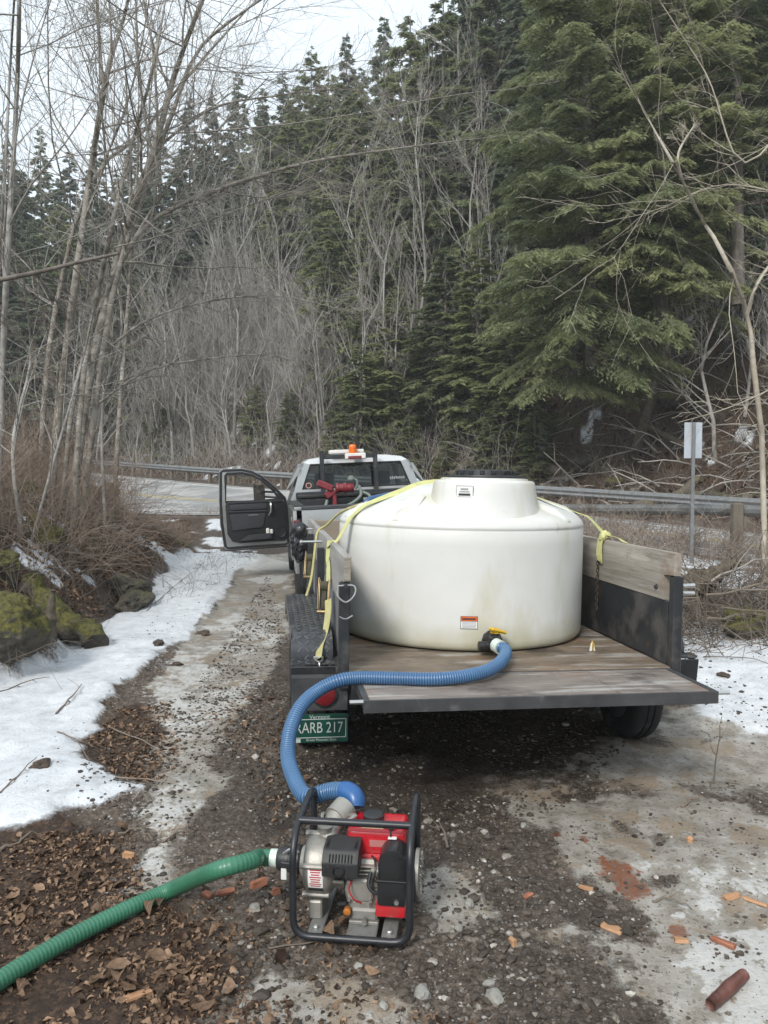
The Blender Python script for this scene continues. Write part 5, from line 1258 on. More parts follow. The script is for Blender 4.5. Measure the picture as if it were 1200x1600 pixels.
def bare_parts(name, tree, trunkP, trunkR, levels, mt, mtw, q):
    """levels: (per, u0, u1, ang, lenf, rf, k, wob, trop, sides, rmin)"""
    V, Q = tubes(trunkP, trunkR, 8); link('trunk', np_mesh('trunk', V, Q, mats=[mt]), tree)
    P, Rr = trunkP, trunkR; big, small = [], []
    for j, (per, u0, u1, ang, lenf, rf, k, wob, trop, ns, rmin) in enumerate(levels):
        P, Rr = grow(P, Rr, per, u0, u1, ang, lenf, rf, k, wob, trop, q, rmin)
        (big if j == 0 else small).append(tubes(P, Rr, ns))
    nb0 = sum(len(b_[1]) for b_ in big)
    V, Q = cat_mesh(big+small); mi = np.zeros(len(Q), int); mi[nb0:] = 1
    link('crown', np_mesh('crown', V, Q, mats=[mt, mtw], mat_idx=mi), tree)
def copy_tree(o, loc, rz, sc_, label=None, group=None, tilt=0):
    c = o.copy(); C.objects.link(c); c.location = loc; c.rotation_euler = (tilt, 0, rz); c.scale = sc_
    if label: c['label'] = label
    if group: c['group'] = group
    for ch in list(o.children):
        d = ch.copy(); C.objects.link(d); d.parent = c
    return c

def conifer(name, label, cat, H, Rm, nb, nleaf, q, mleaf, ll=.24, lw=.085, clear=.10, droop=.35, up=.25, shape=.75, tr=.22, lean=(0, 0), wisp=.5, group=None, topfill=1.0, flat=1.0):
    t = thing(name, label, cat, (0, 0, 0), group=group)
    k = 9; zz = np.linspace(-.6, H, k); TP = np.stack([lean[0]*(zz/H)**1.5*H, lean[1]*(zz/H)**1.5*H, zz], 1)[None]
    TR_ = np.maximum(tr*(1-np.clip(zz/H, 0, 1))**.8, .02)[None]
    V, Q = tubes(TP, TR_, 9); link('trunk', np_mesh('trunk', V, Q, mats=[m_hemb]), t)
    h = clear+(1-clear)*((np.arange(nb)+q.random(nb))/nb)**(1.0/topfill)
    prof_ = ((1-h)**shape)*(1-.45*np.exp(-((h-clear)/.12)))      # widest a little above the lowest limbs
    L = Rm*(prof_*.93+.045)*q.uniform(.62, 1.15, nb)
    az = q.random(nb)*2*PI+np.arange(nb)*2.4
    el = up*(h-.25)*1.4+q.normal(size=nb)*.18
    z0 = h*H; bx = lean[0]*h**1.5*H; by = lean[1]*h**1.5*H
    kk = 6; u = np.linspace(0, 1, kk)
    def bpos(b, uu):
        rr = L[b]*uu; dz = L[b]*(np.sin(el[b])*uu - droop*uu**2*(.6+.4*(1-h[b])))
        wv = .08*L[b]*np.sin(3*uu+az[b]*5)
        return np.stack([bx[b]+rr*np.cos(az[b])-wv*np.sin(az[b]), by[b]+rr*np.sin(az[b])+wv*np.cos(az[b]), z0[b]+dz], -1)
    BP = np.stack([bpos(np.arange(nb), np.full(nb, uu)) for uu in u], 1)
    BR = np.outer(np.maximum(.012*L+.006, .008), np.linspace(1, .25, kk))
    LVt, LQt = tubes(BP, BR, 3)
    # sprays: flat fans of needles either side of each limb
    ns = nleaf//9
    b = q.choice(nb, ns, p=(L**.95)/(L**.95).sum()); uu = .12+.88*np.sqrt(q.random(ns))
    p0 = bpos(b, uu); p1 = bpos(b, np.minimum(uu+.04, 1.05)); td = unit(p1-p0)
    sd = np.where(q.random(ns) < .5, 1., -1.); lat = np.stack([-np.sin(az[b]), np.cos(az[b]), np.zeros(ns)], -1)*sd[:, None]
    sl = L[b]*(.46*(1.12-uu)+.06)*q.uniform(.5, 1.2, ns)+.10
    sdir = unit(td*.75+lat*.8+np.stack([np.zeros(ns)]*2+[-.25*q.random(ns)-.05], -1))
    tint_b = q.uniform(0, .42, nb)
    LP, LD, LN, LT_, LS = [], [], [], [], []
    for j in range(9):
        v = (j+q.random(ns))/9
        c = p0+sdir*(sl*v)[:, None]; c[:, 2] -= .22*sl*v**2
        s2 = np.where(j % 2, 1., -1.); perp = unit(np.cross(sdir, np.array([0, 0, 1.])))
        d = unit(sdir*.8+perp*s2*.75*q.uniform(.3, 1.2, (ns, 1))+q.normal(size=(ns, 3))*.22+np.array([0, 0, -.18*wisp]))
        nn = unit(np.array([0, 0, 1.])*flat+q.normal(size=(ns, 3))*.6)
        LP.append(c+q.normal(size=(ns, 3))*.03); LD.append(d); LN.append(nn)
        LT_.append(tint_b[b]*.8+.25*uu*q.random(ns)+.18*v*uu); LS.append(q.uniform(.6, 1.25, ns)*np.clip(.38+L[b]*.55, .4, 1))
    Pp = np.concatenate(LP); D = np.concatenate(LD); Nn = np.concatenate(LN); tn = np.concatenate(LT_); s_ = np.concatenate(LS)[:, None]
    S = unit(np.cross(D, Nn)); l = ll*s_; w = lw*s_
    V = np.stack([Pp-D*l*.4, Pp+S*w*.5, Pp+D*l*.6, Pp-S*w*.5], 1).reshape(-1, 3)
    Q = np.arange(len(V)).reshape(-1, 4); mi = np.r_[np.zeros(len(Q), int), np.ones(len(LQt), int)]
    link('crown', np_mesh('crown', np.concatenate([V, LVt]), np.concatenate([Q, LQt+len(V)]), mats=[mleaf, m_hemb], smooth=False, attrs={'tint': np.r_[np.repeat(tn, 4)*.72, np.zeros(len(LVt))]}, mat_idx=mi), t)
    return t

# ---- conifers: a few grown once, the rest copies
cq = np.random.default_rng(11)
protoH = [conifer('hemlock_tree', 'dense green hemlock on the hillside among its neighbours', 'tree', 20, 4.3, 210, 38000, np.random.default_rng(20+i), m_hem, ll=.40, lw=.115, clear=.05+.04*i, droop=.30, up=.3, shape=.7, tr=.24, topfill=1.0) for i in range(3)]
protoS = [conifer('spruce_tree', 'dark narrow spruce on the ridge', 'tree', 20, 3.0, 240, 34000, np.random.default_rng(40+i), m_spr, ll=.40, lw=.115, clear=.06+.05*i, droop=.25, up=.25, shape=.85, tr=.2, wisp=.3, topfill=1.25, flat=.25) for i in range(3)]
used = set()
def put(proto, X, Y, Ht, label, group, rz=None, wid=1.0, tilt=0, base=20.0):
    z = hz(X, Y)-.15; s = Ht/base; rz = cq.random()*6.28 if rz is None else rz
    if proto.name in used: return copy_tree(proto, (X, Y, z), rz, (s*wid, s*wid, s), label, group, tilt)
    used.add(proto.name); proto.location = (X, Y, z); proto.rotation_euler = (tilt, 0, rz); proto.scale = (s*wid, s*wid, s); proto['label'] = label; proto['group'] = group
    return proto
# skyline trees: (px, top y, distance, kind, width)
ORD = ['first', 'second', 'third', 'fourth', 'fifth', 'sixth', 'seventh', 'eighth', 'ninth', 'tenth', 'eleventh', 'twelfth', 'thirteenth', 'fourteenth', 'fifteenth', 'sixteenth', 'seventeenth', 'eighteenth', 'nineteenth', 'twentieth', 'twenty first', 'twenty second', 'twenty third', 'twenty fourth']
def ordinal(v, vals): return ORD[sorted(vals).index(v)]
sky = [(12, 215, 62, 'S', 1.0), (62, 195, 66, 'S', .9), (108, 235, 68, 'S', 1.0), (150, 205, 64, 'S', .9), (205, 215, 66, 'S', .9), (250, 190, 66, 'S', .9), (295, 150, 66, 'S', .95), (332, 142, 70, 'S', .9), (372, 112, 66, 'S', .95),
       (410, 135, 70, 'S', .9), (442, 112, 66, 'S', .9), (486, 74, 62, 'H', .8), (541, 52, 62, 'S', .85), (600, 24, 58, 'S', 1.0), (640, 62, 62, 'S', .8), (676, 18, 58, 'S', .8), (705, 2, 56, 'S', .8), (748, -60, 52, 'H', .8), (800, -110, 50, 'S', .8), (860, -160, 48, 'S', .8)]
sky2 = []
for n_, (px, ty, Y, kd, wd) in enumerate(sky):
    top = at(px, ty, Y); z = hz(top.x, Y); H = max(9, top.z-z)
    if n_ % 2 == 0: sky2.append((px+24+8*(n_ % 3), ty+52+14*(n_ % 4), Y+4, kd, wd))
    pr = (protoS if kd == 'S' else protoH)[int(cq.integers(3))]
    put(pr, top.x, Y, H, 'dark conifer against the sky on the wooded ridge, %s from the left' % ORD[n_], 'conifers along the ridge', wid=wd*min(1.2, 25/H))
for px, ty, Y, kd, wd in sky2+[(-20, 250, 60, 'S', 1.1), (30, 262, 58, 'S', 1.2), (90, 275, 60, 'S', 1.2), (140, 268, 58, 'S', 1.2), (185, 270, 60, 'S', 1.2), (228, 262, 58, 'S', 1.1), (275, 240, 60, 'S', 1.1), (315, 225, 60, 'S', 1.1), (355, 205, 60, 'S', 1.1), (395, 205, 60, 'H', 1.0), (430, 190, 60, 'S', 1.1), (465, 165, 58, 'H', 1.0), (510, 140, 58, 'H', 1.0)]:
    top = at(px, ty, Y); z = hz(top.x, Y)
    put((protoS if kd == 'S' else protoH)[int(cq.integers(3))], top.x, Y, max(7, top.z-z), 'dark conifer in the second rank just below the ridge line', 'conifers below the ridge line', wid=1.15*wd)
# mid-slope trees: (px, base y guess via distance, height, kind, width)
slope = [(20, 52, 19, 'S', 1.1), (60, 50, 16, 'S', 1.1), (100, 54, 18, 'H', 1.0), (150, 56, 17, 'S', 1.0), (195, 53, 15, 'H', 1.0), (235, 58, 16, 'H', .9), (280, 60, 15, 'S', .9), (330, 60, 16, 'S', .9), (380, 58, 15, 'S', .9), (425, 57, 17, 'H', .8),
         (470, 54, 19, 'H', .9), (515, 50, 20, 'H', .85), (560, 47, 19, 'H', .95), (600, 50, 17, 'S', 1.0), (520, 43, 12, 'H', .9), (585, 40, 12, 'H', .9), (640, 45, 21, 'H', .9), (690, 43, 20, 'H', .9), (735, 41, 22, 'S', .8), (770, 40, 21, 'H', .9),
         (620, 37, 8, 'H', 1.2), (695, 35, 9, 'H', 1.2), (745, 33, 9, 'H', 1.1), (820, 38, 22, 'S', .9), (900, 37, 24, 'S', .85), (960, 36, 23, 'H', .85), (1030, 35, 24, 'S', .85), (1090, 34, 22, 'H', .9), (1150, 33, 23, 'S', .8), (1210, 30, 22, 'H', .8), (1260, 30, 22, 'S', .8),
         (-30, 50, 17, 'S', 1.2), (-80, 48, 18, 'S', 1.2), (564, 36, 6, 'H', 1.3), (800, 31, 7, 'H', 1.2), (1180, 27, 17, 'S', .9), (855, 44, 24, 'S', .8), (985, 43, 24, 'H', .8), (1120, 42, 24, 'S', .8), (720, 48, 22, 'S', .8), (660, 52, 20, 'S', .8)]
for px, Y, H, kd, wd in slope:
    X = (px-600)/FPX*Y; pr = (protoS if kd == 'S' else protoH)[int(cq.integers(3))]
    put(pr, X, Y, H, ('bushy green hemlock on the slope, %s of its kind from the left' if kd == 'H' else 'dark narrow spruce on the slope, %s of its kind from the left') % ordinal(px, [a_[0] for a_ in slope if a_[3] == kd]), 'hemlocks on the slope' if kd == 'H' else 'spruces on the slope', wid=wd*min(1.25, 25/H))
# three large hemlocks close behind the rail
def big(name_label, px, Y, H, Rm, seed, nb, nl, clear, lean, tr, rz=0, zoff=.3, droop=.32):
    X = (px-600)/FPX*Y
    t = conifer('hemlock_tree', name_label, 'tree', H, Rm, nb, nl, np.random.default_rng(seed), m_hem, ll=.20, lw=.044, clear=clear, droop=droop, up=.22, shape=.55, tr=tr, lean=lean, wisp=1.5, flat=.5)
    t.location = (X, Y, hz(X, Y)-zoff); return t
big('huge bright green hemlock leaning over the guardrail, left of the sign', 925, 25.5, 21, 5.4, 61, 210, 120000, .24, (-.03, 0), .26)
big('big hemlock with a thick dark trunk right behind the road sign', 1035, 25.0, 23, 4.8, 62, 190, 95000, .26, (-.04, .0), .33)
big('forked hemlock with mossy leaning trunk behind the tank', 885, 26.3, 17, 4.2, 63, 140, 60000, .24, (.07, -.0), .22)
big('tall hemlock with light grey trunk at the edge of the woods', 1150, 24.5, 22, 3.6, 64, 120, 45000, .40, (-.03, 0), .26)

# ---- bare hardwoods on the far slope: five grown, the rest copies
protoB = []
for i in range(5):
    q = np.random.default_rng(80+i)
    t = thing('bare_tree', 'slender leafless grey tree on the slope', 'tree', (0, 0, 0))
    H = 9.0
    pts = [(0, 0, -.4)]+[(q.normal()*.06*z, q.normal()*.06*z, z) for z in np.linspace(2, H, 5)]
    TP, TRr = trunk(pts, .085, .012, 10)
    if i % 2:    # several stems from one root
        st = [run(np.array([[.1*math.cos(a), .1*math.sin(a), -.3]]), unit(np.array([[math.cos(a)*.28, math.sin(a)*.28, 1.]])), np.array([H*q.uniform(.65, .95)]), np.array([.055]), 10, .05, .05, q, .2) for a in q.random(2)*6.28]
        TP = np.concatenate([TP]+[s_[0] for s_ in st]); TRr = np.concatenate([TRr]+[s_[1] for s_ in st])
    bare_parts('bare_tree', t, TP, TRr, [(17 if not i % 2 else 9, .18, .98, .62, .36, .40, 6, .07, .30, 4, .008), (7, .15, 1, .6, .48, .5, 5, .09, .16, 3, .006), (4, .2, 1, .55, .55, .6, 4, .1, .1, 3, .0048)], m_barkg, m_twig, q)
    protoB.append(t)
bq = np.random.default_rng(5)
nb_ = 0
def putb(px, Y, H, wd, label, group):
    X = (px-600)/FPX*Y
    put(protoB[int(bq.integers(5))], X, Y, H, label, group, wid=wd, tilt=bq.normal()*.07, base=9.0)
lab_a, grp_a = 'leafless grey sapling in the thicket on the far roadside slope', 'bare grey trees on the far slope'
for _ in range(135):
    px = bq.uniform(215, 790); f = (px-215)/575
    Y = 46-13*f + bq.uniform(.5, 15)
    putb(px, Y, bq.uniform(5.5, 10.5)*(1.0 if px < 560 else .7), bq.uniform(.9, 1.35), lab_a, grp_a)
tall_b = ((330, 50, 15, 1), (365, 47, 14, 1), (405, 50, 16, 1), (440, 48, 15, .9), (300, 48, 13, 1), (470, 44, 12, .9), (545, 40, 15, .7), (575, 38, 14, .7), (605, 37, 12, .8), (650, 39, 16, .8), (760, 36, 14, .7), (735, 42, 22, .8), (270, 47, 12, 1), (385, 55, 17, 1), (425, 56, 17, 1))
for px, Y, H, w in tall_b:
    putb(px, Y, H, w, 'tall leafless tree above the far thicket, %s of these from the left' % ordinal(px, [a_[0] for a_ in tall_b]), 'tall bare trees on the far slope')
for _ in range(26):
    px = bq.uniform(-60, 230); Y = bq.uniform(47, 58)
    putb(px, Y, bq.uniform(6, 11), 1.1, 'leafless grey tree below the dark spruces beyond the road', 'bare trees beyond the road')
for _ in range(16):
    px = bq.uniform(1050, 1300); Y = bq.uniform(21, 32)
    putb(px, Y, bq.uniform(3, 7), 1.2, 'thin leafless sapling among the hemlock trunks on the bank', 'bare saplings on the bank')

# ---- undergrowth on the far bank and rough stuff on the slope
def canes(n, sampler, L, q, name, m, r=.006, k=5, arch=-.5, spread=.7, sides=3, kids=0):
    XY = sampler(n); z = height(XY[:, 0], XY[:, 1])-.03
    base = np.c_[XY, z]; a = q.random(n)*2*PI; s = q.random(n)*spread
    d = unit(np.stack([np.cos(a)*s, np.sin(a)*s, np.ones(n)*.6], -1))
    P, Rr = run(base, d, q.uniform(L[0], L[1], n), np.full(n, r), k, .17, arch*.5, q, .4, r*.4)
    ps = [tubes(P, Rr, sides)]
    if kids:
        P2, R2 = grow(P, Rr, kids, .2, .95, .8, .45, .6, 3, .16, .05, q, r*.55); ps.append(tubes(P2, R2, 3))
    V, Q = cat_mesh(ps)
    return setp(link(name, np_mesh(name, V, Q, mats=[m])), kind='stuff')
vq = np.random.default_rng(9)
def samp_rail(pxa, pxb, s0, s1):
    def f(n):
        out = []
        while len(out) < n:
            i = vq.integers(25, 236, 4*n); s = vq.uniform(s0, s1, 4*n)
            x = RAIL[i, 0]-RN[i, 0]*s*-1*-1 if False else RAIL[i, 0]+RN[i, 0]*s; y = RAIL[i, 1]+RN[i, 1]*s
            px, _ = to_px(x, y, np.zeros(4*n)); ok = (px > pxa) & (px < pxb) & (y > 3)
            out += list(np.c_[x, y][ok])
        return np.array(out[:n])
    return f
canes(3600, samp_rail(150, 800, -13, -1.0), (1.0, 3.6), vq, 'undergrowth', m_twig, .009, 4, -.2, .6, 3, 2)
canes(1300, samp_rail(700, 1260, -9, -1.0), (.6, 1.9), vq, 'undergrowth', m_twigb, .008, 5, -.5, .8, 3, 2)
# low hemlock fronds along the far bank: saplings
yh = ((520, 36, 3.2), (640, 33, 3.0), (700, 31, 2.6), (590, 38, 4), (770, 30, 3.4), (455, 41, 3.6), (400, 44, 4), (835, 29, 3.2), (250, 48, 4.5))
for px, Y, H in yh:
    X = (px-600)/FPX*Y
    put(protoH[int(cq.integers(3))], X, Y, H, 'young low hemlock just behind the guardrail, %s from the left' % ordinal(px, [a_[0] for a_ in yh]), 'young hemlocks behind the guardrail', wid=1.7)
# fallen trunks and stubs on the bank
def log(pts, r, m, label, name='fallen_log', cat='log', k=16, n=12, rag=.12, seed=0):
    t = thing(name, label, cat, pts[0]); o = Vector(pts[0]); q = np.random.default_rng(seed)
    P = smooth_path([tuple(Vector(p)-o) for p in pts], k); rr = np.interp(np.linspace(0, 1, k), np.linspace(0, 1, len(r)), r)*(1+rag*q.normal(size=k)*.5)
    V, Q = tubes(P[None], rr[None], n); V = V.reshape(k, n, 3); V += q.normal(size=V.shape)*rag*rr[:, None, None]*.35
    Vv = np.concatenate([V.reshape(-1, 3), P[:1], P[-1:]]); tr_ = [(i, (i+1) % n, k*n) for i in range(n)]+[(k*n-n+(i+1) % n, k*n-n+i, k*n+1) for i in range(n)]
    link('log_wood', np_mesh('log_wood', Vv, Q, tr_, mats=[m]), t); return t
def bankpt(px, Y, up=0): 
    X = (px-600)/FPX*Y; return (X, Y, hz(X, Y)+up)
log([bankpt(700, 30.5, .6), bankpt(775, 31.5, .9)], [.22, .16], m_logw, 'dark fallen trunk lying up the bank behind the tank', seed=3)
log([bankpt(990, 27.5, .3), bankpt(1060, 32, .8)], [.2, .12], m_logw, 'fallen trunk leaning up the bank beside the big hemlock', seed=4)
log([bankpt(880, 28, .5), bankpt(800, 30.5, .9)], [.16, .11], m_logw, 'grey fallen log crossing the bank below the forked hemlock', seed=13)
log([bankpt(1090, 25, .3), bankpt(1000, 28.5, .7)], [.12, .08], m_logw, 'thin fallen log slanting behind the road sign', seed=14)
log([bankpt(985, 20.8, .25), bankpt(1050, 21.4, .5), bankpt(1090, 22.2, .9)], [.24, .2, .1], m_logw, 'broken stump and roots at the foot of the bank by the sign', 'stump', 'stump', seed=5)

# ---- left clump: birches and hardwoods on the near bank, stems traced where they stand
def stems(label, group, lst, mt, mtw, seed, levels, name='birch_tree'):
    """lst: [(Y, [(px,py),...], r0, r1)] stems of one tree"""
    q = np.random.default_rng(seed)
    Y0 = lst[0][0]; p0 = lst[0][1][0]; b = at(p0[0], p0[1], Y0); bz = hz(b.x, Y0)
    t = thing(name, label, 'tree', (b.x, Y0, bz-.25), group=group); o = np.array(t.location)
    P, Rr = [], []
    for Y, px, r0, r1 in lst:
        pts = [np.array(at(a, c, Y + .35*j*(1 if (seed+j) % 2 else -.3))) for j, (a, c) in enumerate(px)]
        g = pts[0]; 
        if px[0][1] > 560: pts[0] = np.array([g[0], g[1], hz(g[0], g[1])-.25])
        p_, r_ = trunk(pts, r0, r1, 18); P.append(p_-o); Rr.append(r_)
    P, Rr = np.concatenate(P), np.concatenate(Rr)
    bare_parts('t', t, P, Rr, levels, mt, mtw, q)
    return t
LV = [(18, .28, .99, .85, .34, .33, 9, .07, .10, 4, .006), (10, .12, 1, .62, .42, .45, 6, .08, .06, 3, .0035), (6, .15, 1, .6, .48, .6, 5, .1, .04, 3, .0024)]
LV2 = [(14, .22, .99, .85, .34, .33, 9, .07, .10, 4, .006), (9, .12, 1, .62, .42, .45, 6, .08, .06, 3, .0035), (5, .15, 1, .6, .48, .6, 5, .1, .04, 3, .0024)]
birch0 = stems('big scaly birch on the left bank whose two stems fork towards the sky', None, [
    (11.5, [(105, 770), (140, 590), (185, 400), (240, 235), (275, 110), (320, -10), (370, -130)], .070, .020),
    (11.5, [(120, 700), (172, 480), (225, 300), (270, 175), (305, 85), (370, 25), (470, -40)], .048, .012),
    (11.2, [(112, 770), (128, 610), (150, 470), (178, 340), (205, 230), (238, 110), (262, -20)], .044, .012),
    (11.8, [(95, 770), (112, 640), (142, 520), (190, 410), (250, 310), (330, 215), (420, 120)], .040, .008)], m_birch, m_twig, 101, LV)
stems('lichen spotted birch left of the big scaly birch', None, [
    (12.0, [(75, 790), (95, 620), (118, 440), (140, 280), (168, 110), (190, 40), (215, -60)], .070, .020),
    (12.0, [(160, 130), (155, 60), (148, -40)], .03, .015)], m_birch, m_twig, 102, LV2)
stems('slim birch standing behind the scaly birch', None, [
    (13.5, [(60, 770), (75, 560), (105, 400), (150, 270), (215, 215), (310, 100), (400, 0)], .052, .012)], m_birch, m_twig, 103, LV2)
stems('grey twin stemmed tree at the left edge of the bank', None, [
    (10.0, [(-5, 800), (5, 540), (14, 360), (26, 150), (30, 0), (28, -120)], .046, .018),
    (10.2, [(-20, 780), (-6, 500), (8, 260), (15, 120), (24, -30)], .034, .013)], m_barkg, m_twig, 104, LV2, 'bare_tree')
stems('pale straight birch beyond the bank near the road edge', None, [
    (17.0, [(175, 800), (190, 600), (202, 450), (212, 300), (222, 150)], .062, .014)], m_birch, m_twig, 105, LV2)
stems('crooked grey sapling low on the bank under the birches', None, [
    (12.5, [(165, 830), (160, 640), (190, 520), (175, 400)], .03, .01)], m_barkg, m_twig, 106, LV2, 'bare_tree')
stems('thin sapling leaning from the bank in front of the boulders', None, [
    (9.0, [(40, 860), (20, 700), (48, 560), (35, 420)], .028, .008), (9.0, [(40, 850), (90, 700), (130, 560), (150, 470)], .02, .006)], m_barkg, m_twigb, 107, LV2, 'bare_tree')
LBr = [(10, .12, .99, .55, .30, .40, 9, .10, .03, 3, .0035), (4, .12, 1, .6, .45, .5, 6, .12, .02, 3, .0025), (2, .2, 1, .6, .5, .6, 4, .13, .0, 3, .0018)]
# two long limbs reaching over the road from the big birch, and a dead limb in front
def tree_limb(tree, Y, px, r0, r1, seed, mt, mtw, levels, drift=0.):
    q = np.random.default_rng(seed); o = np.array(tree.location); pts = [np.array(at(a, c, Y+drift*j))-o for j, (a, c) in enumerate(px)]
    P, Rr = trunk(pts, r0, r1, 18); ps = [tubes(P, Rr, 7)]
    for j, (per, u0, u1, ang, lenf, rf, k, wob, trop, ns, rmin) in enumerate(levels):
        P, Rr = grow(P, Rr, per, u0, u1, ang, lenf, rf, k, wob, trop, q, rmin); ps.append(tubes(P, Rr, ns))
    V, Q = cat_mesh(ps); mi = np.zeros(len(Q), int); mi[len(ps[0][1])+len(ps[1][1]):] = 1
    link('limb', np_mesh('limb', V, Q, mats=[mt, mtw], mat_idx=mi), tree)
def limb(label, Y, px, r0, r1, seed, mt, mtw, levels, drift=.0, cat='branch', name='hanging_branch'):
    q = np.random.default_rng(seed); pts = [np.array(at(a, c, Y+drift*j)) for j, (a, c) in enumerate(px)]
    t = thing(name, label, cat, pts[0]); P, Rr = trunk([p-pts[0] for p in pts], r0, r1, 18); bare_parts('b', t, P, Rr, levels, mt, mtw, q); return t
LB = [(24, .12, .99, .55, .30, .38, 9, .08, .03, 3, .005), (8, .12, 1, .6, .45, .5, 6, .1, .02, 3, .0032), (5, .2, 1, .6, .5, .6, 4, .11, .0, 3, .0024)]
tree_limb(birch0, 11.6, [(172, 440), (225, 355), (300, 312), (400, 276), (500, 250), (600, 235), (700, 222), (790, 212)], .042, .006, 201, m_birch, m_twig, LB, .25)
tree_limb(birch0, 11.8, [(150, 560), (230, 500), (330, 470), (430, 462), (520, 480), (600, 500)], .022, .004, 202, m_birch, m_twig, LB, .3)
tree_limb(birch0, 11.6, [(240, 235), (330, 170), (430, 150), (540, 140), (640, 160)], .022, .004, 203, m_birch, m_twig, LB, .3)
limb('dark broken limb crossing in front of the birches at the left edge', 8.0, [(-40, 445), (60, 425), (130, 408), (185, 396)], .030, .016, 204, m_hemb, m_twigb, [(3, .3, .9, .7, .3, .4, 6, .12, 0, 3, .004)])
tree_limb(birch0, 12.2, [(140, 640), (230, 580), (330, 560), (420, 555), (500, 575)], .022, .004, 205, m_birch, m_twig, LB, .3)

# ---- right edge: tan sapling with long arching branches
stems('pale tan sapling bending inward along the right edge of the photo', None, [
    (8.6, [(1196, 985), (1194, 860), (1192, 700), (1178, 580), (1170, 500), (1135, 405), (1095, 340), (1060, 270), (1015, 190), (975, 110)], .034, .006),
    (8.6, [(1168, 490), (1185, 440), (1230, 380)], .022, .014),
    (8.6, [(1065, 280), (1060, 240), (1085, 195)], .016, .008)], m_tan, m_tan, 111,
    [(13, .28, .98, .9, .19, .20, 10, .09, .06, 4, .0032), (6, .2, 1, .65, .42, .5, 6, .12, .03, 3, .0025), (3, .2, 1, .6, .5, .6, 4, .12, .0, 3, .0018)], 'bare_tree')
limb('pale arching branch entering from the right edge above the sign', 8.4, [(1260, 130), (1195, 235), (1150, 245), (1110, 130), (1075, 70), (1030, 0)], .013, .004, 206, m_tan, m_tan, LBr)
limb('second pale branch sagging in from the right edge', 8.2, [(1290, 560), (1200, 610), (1130, 640), (1060, 660)], .010, .003, 207, m_tan, m_tan, [(8, .1, .98, .6, .35, .5, 8, .1, .03, 3, .004), (4, .2, 1, .6, .5, .6, 5, .12, 0, 3, .003)])
limb('thin pale branches crossing at the right edge below the treetops', 8.8, [(1300, 330), (1210, 300), (1120, 290), (1020, 330), (950, 345)], .010, .0025, 208, m_tan, m_tan, [(12, .1, .98, .55, .35, .5, 8, .1, .03, 3, .004), (5, .2, 1, .6, .5, .6, 5, .12, 0, 3, .003)])
# ------------------------------------------------------------------ boulders, brush, litter and small things
def rockmat(name, moss_lo):
    m = M(name, (.030, .026, .020), .8, var=.3, scale=5, bump=.0, col2=(.125, .11, .085), dirt=((.018, .015, .012), .55, 9))
    n = m.node_tree.nodes; l = m.node_tree.links; b = n['Principled BSDF']
    ge = n.new('ShaderNodeNewGeometry'); sx = n.new('ShaderNodeSeparateXYZ'); l.new(ge.outputs['Normal'], sx.inputs[0])
    tc = n.new('ShaderNodeTexCoord'); nz = n.new('ShaderNodeTexNoise'); nz.inputs['Scale'].default_value = 5; nz.inputs['Detail'].default_value = 8; nz.inputs['Roughness'].default_value = .7
    l.new(tc.outputs['Object'], nz.inputs['Vector'])
    ad = n.new('ShaderNodeMath'); ad.operation = 'MULTIPLY_ADD'; ad.inputs[1].default_value = 1.5; l.new(nz.outputs['Fac'], ad.inputs[0]); l.new(sx.outputs['Z'], ad.inputs[2])
    mr = n.new('ShaderNodeMapRange'); mr.inputs['From Min'].default_value = moss_lo; mr.inputs['From Max'].default_value = moss_lo+.35; l.new(ad.outputs[0], mr.inputs['Value'])
    n2 = n.new('ShaderNodeTexNoise'); n2.inputs['Scale'].default_value = 26; n2.inputs['Detail'].default_value = 8; l.new(tc.outputs['Object'], n2.inputs['Vector'])
    rp = n.new('ShaderNodeValToRGB'); rp.color_ramp.elements[0].position = .3; rp.color_ramp.elements[1].position = .7
    rp.color_ramp.elements[0].color = (.028, .026, .007, 1); rp.color_ramp.elements[1].color = (.125, .115, .022, 1); l.new(n2.outputs['Fac'], rp.inputs['Fac'])
    mx = n.new('ShaderNodeMix'); mx.data_type = 'RGBA'; src = b.inputs['Base Color'].links[0].from_socket
    l.new(mr.outputs['Result'], mx.inputs['Factor']); l.new(src, mx.inputs['A']); l.new(rp.outputs['Color'], mx.inputs['B']); l.new(mx.outputs['Result'], b.inputs['Base Color'])
    bp = n.new('ShaderNodeBump'); bp.inputs['Strength'].default_value = .9; bp.inputs['Distance'].default_value = .03; l.new(n2.outputs['Fac'], bp.inputs['Height']); l.new(bp.outputs['Normal'], b.inputs['Normal'])
    return m
m_mossrock = rockmat('mossy_rock', .75); m_barerock = rockmat('bare_rock', 1.55)
from mathutils import noise as _mn
def rock(label, px, py, Y, size, m, seed, name='boulder', cat='boulder', sub=5, sink=.25, group=None, amp=.5, world=None):
    p = world or at(px, py, Y); p = Vector(p); z = zat(p.x, p.y)
    t = MB(); t.ball((0, 0, 0), 1, sub); o = Vector((seed*3.1, seed*1.7, seed*.9))
    for v in t.bm.verts:
        d = v.co.copy(); k = 1+amp*_mn.noise(d*1.1+o)+amp*.45*_mn.noise(d*2.6+o)+amp*.18*_mn.noise(d*7+o)+(amp*.10*_mn.noise(d*18+o) if sub > 3 else 0)
        v.co = Vector((d.x*size[0], d.y*size[1], d.z*size[2]))*k
    o_ = t.out(name, m, None, ang=1.0 if sub > 3 else .5)
    o_.location = (p.x, p.y, z+size[2]*(1-2*sink)); o_.rotation_euler = (0, 0, seed*1.3)
    return setp(o_, label, cat, group)
rock('large mossy boulder in the snow at the left edge', -5, 985, 6.3, (.36, .34, .27), m_mossrock, 3, sink=.34)
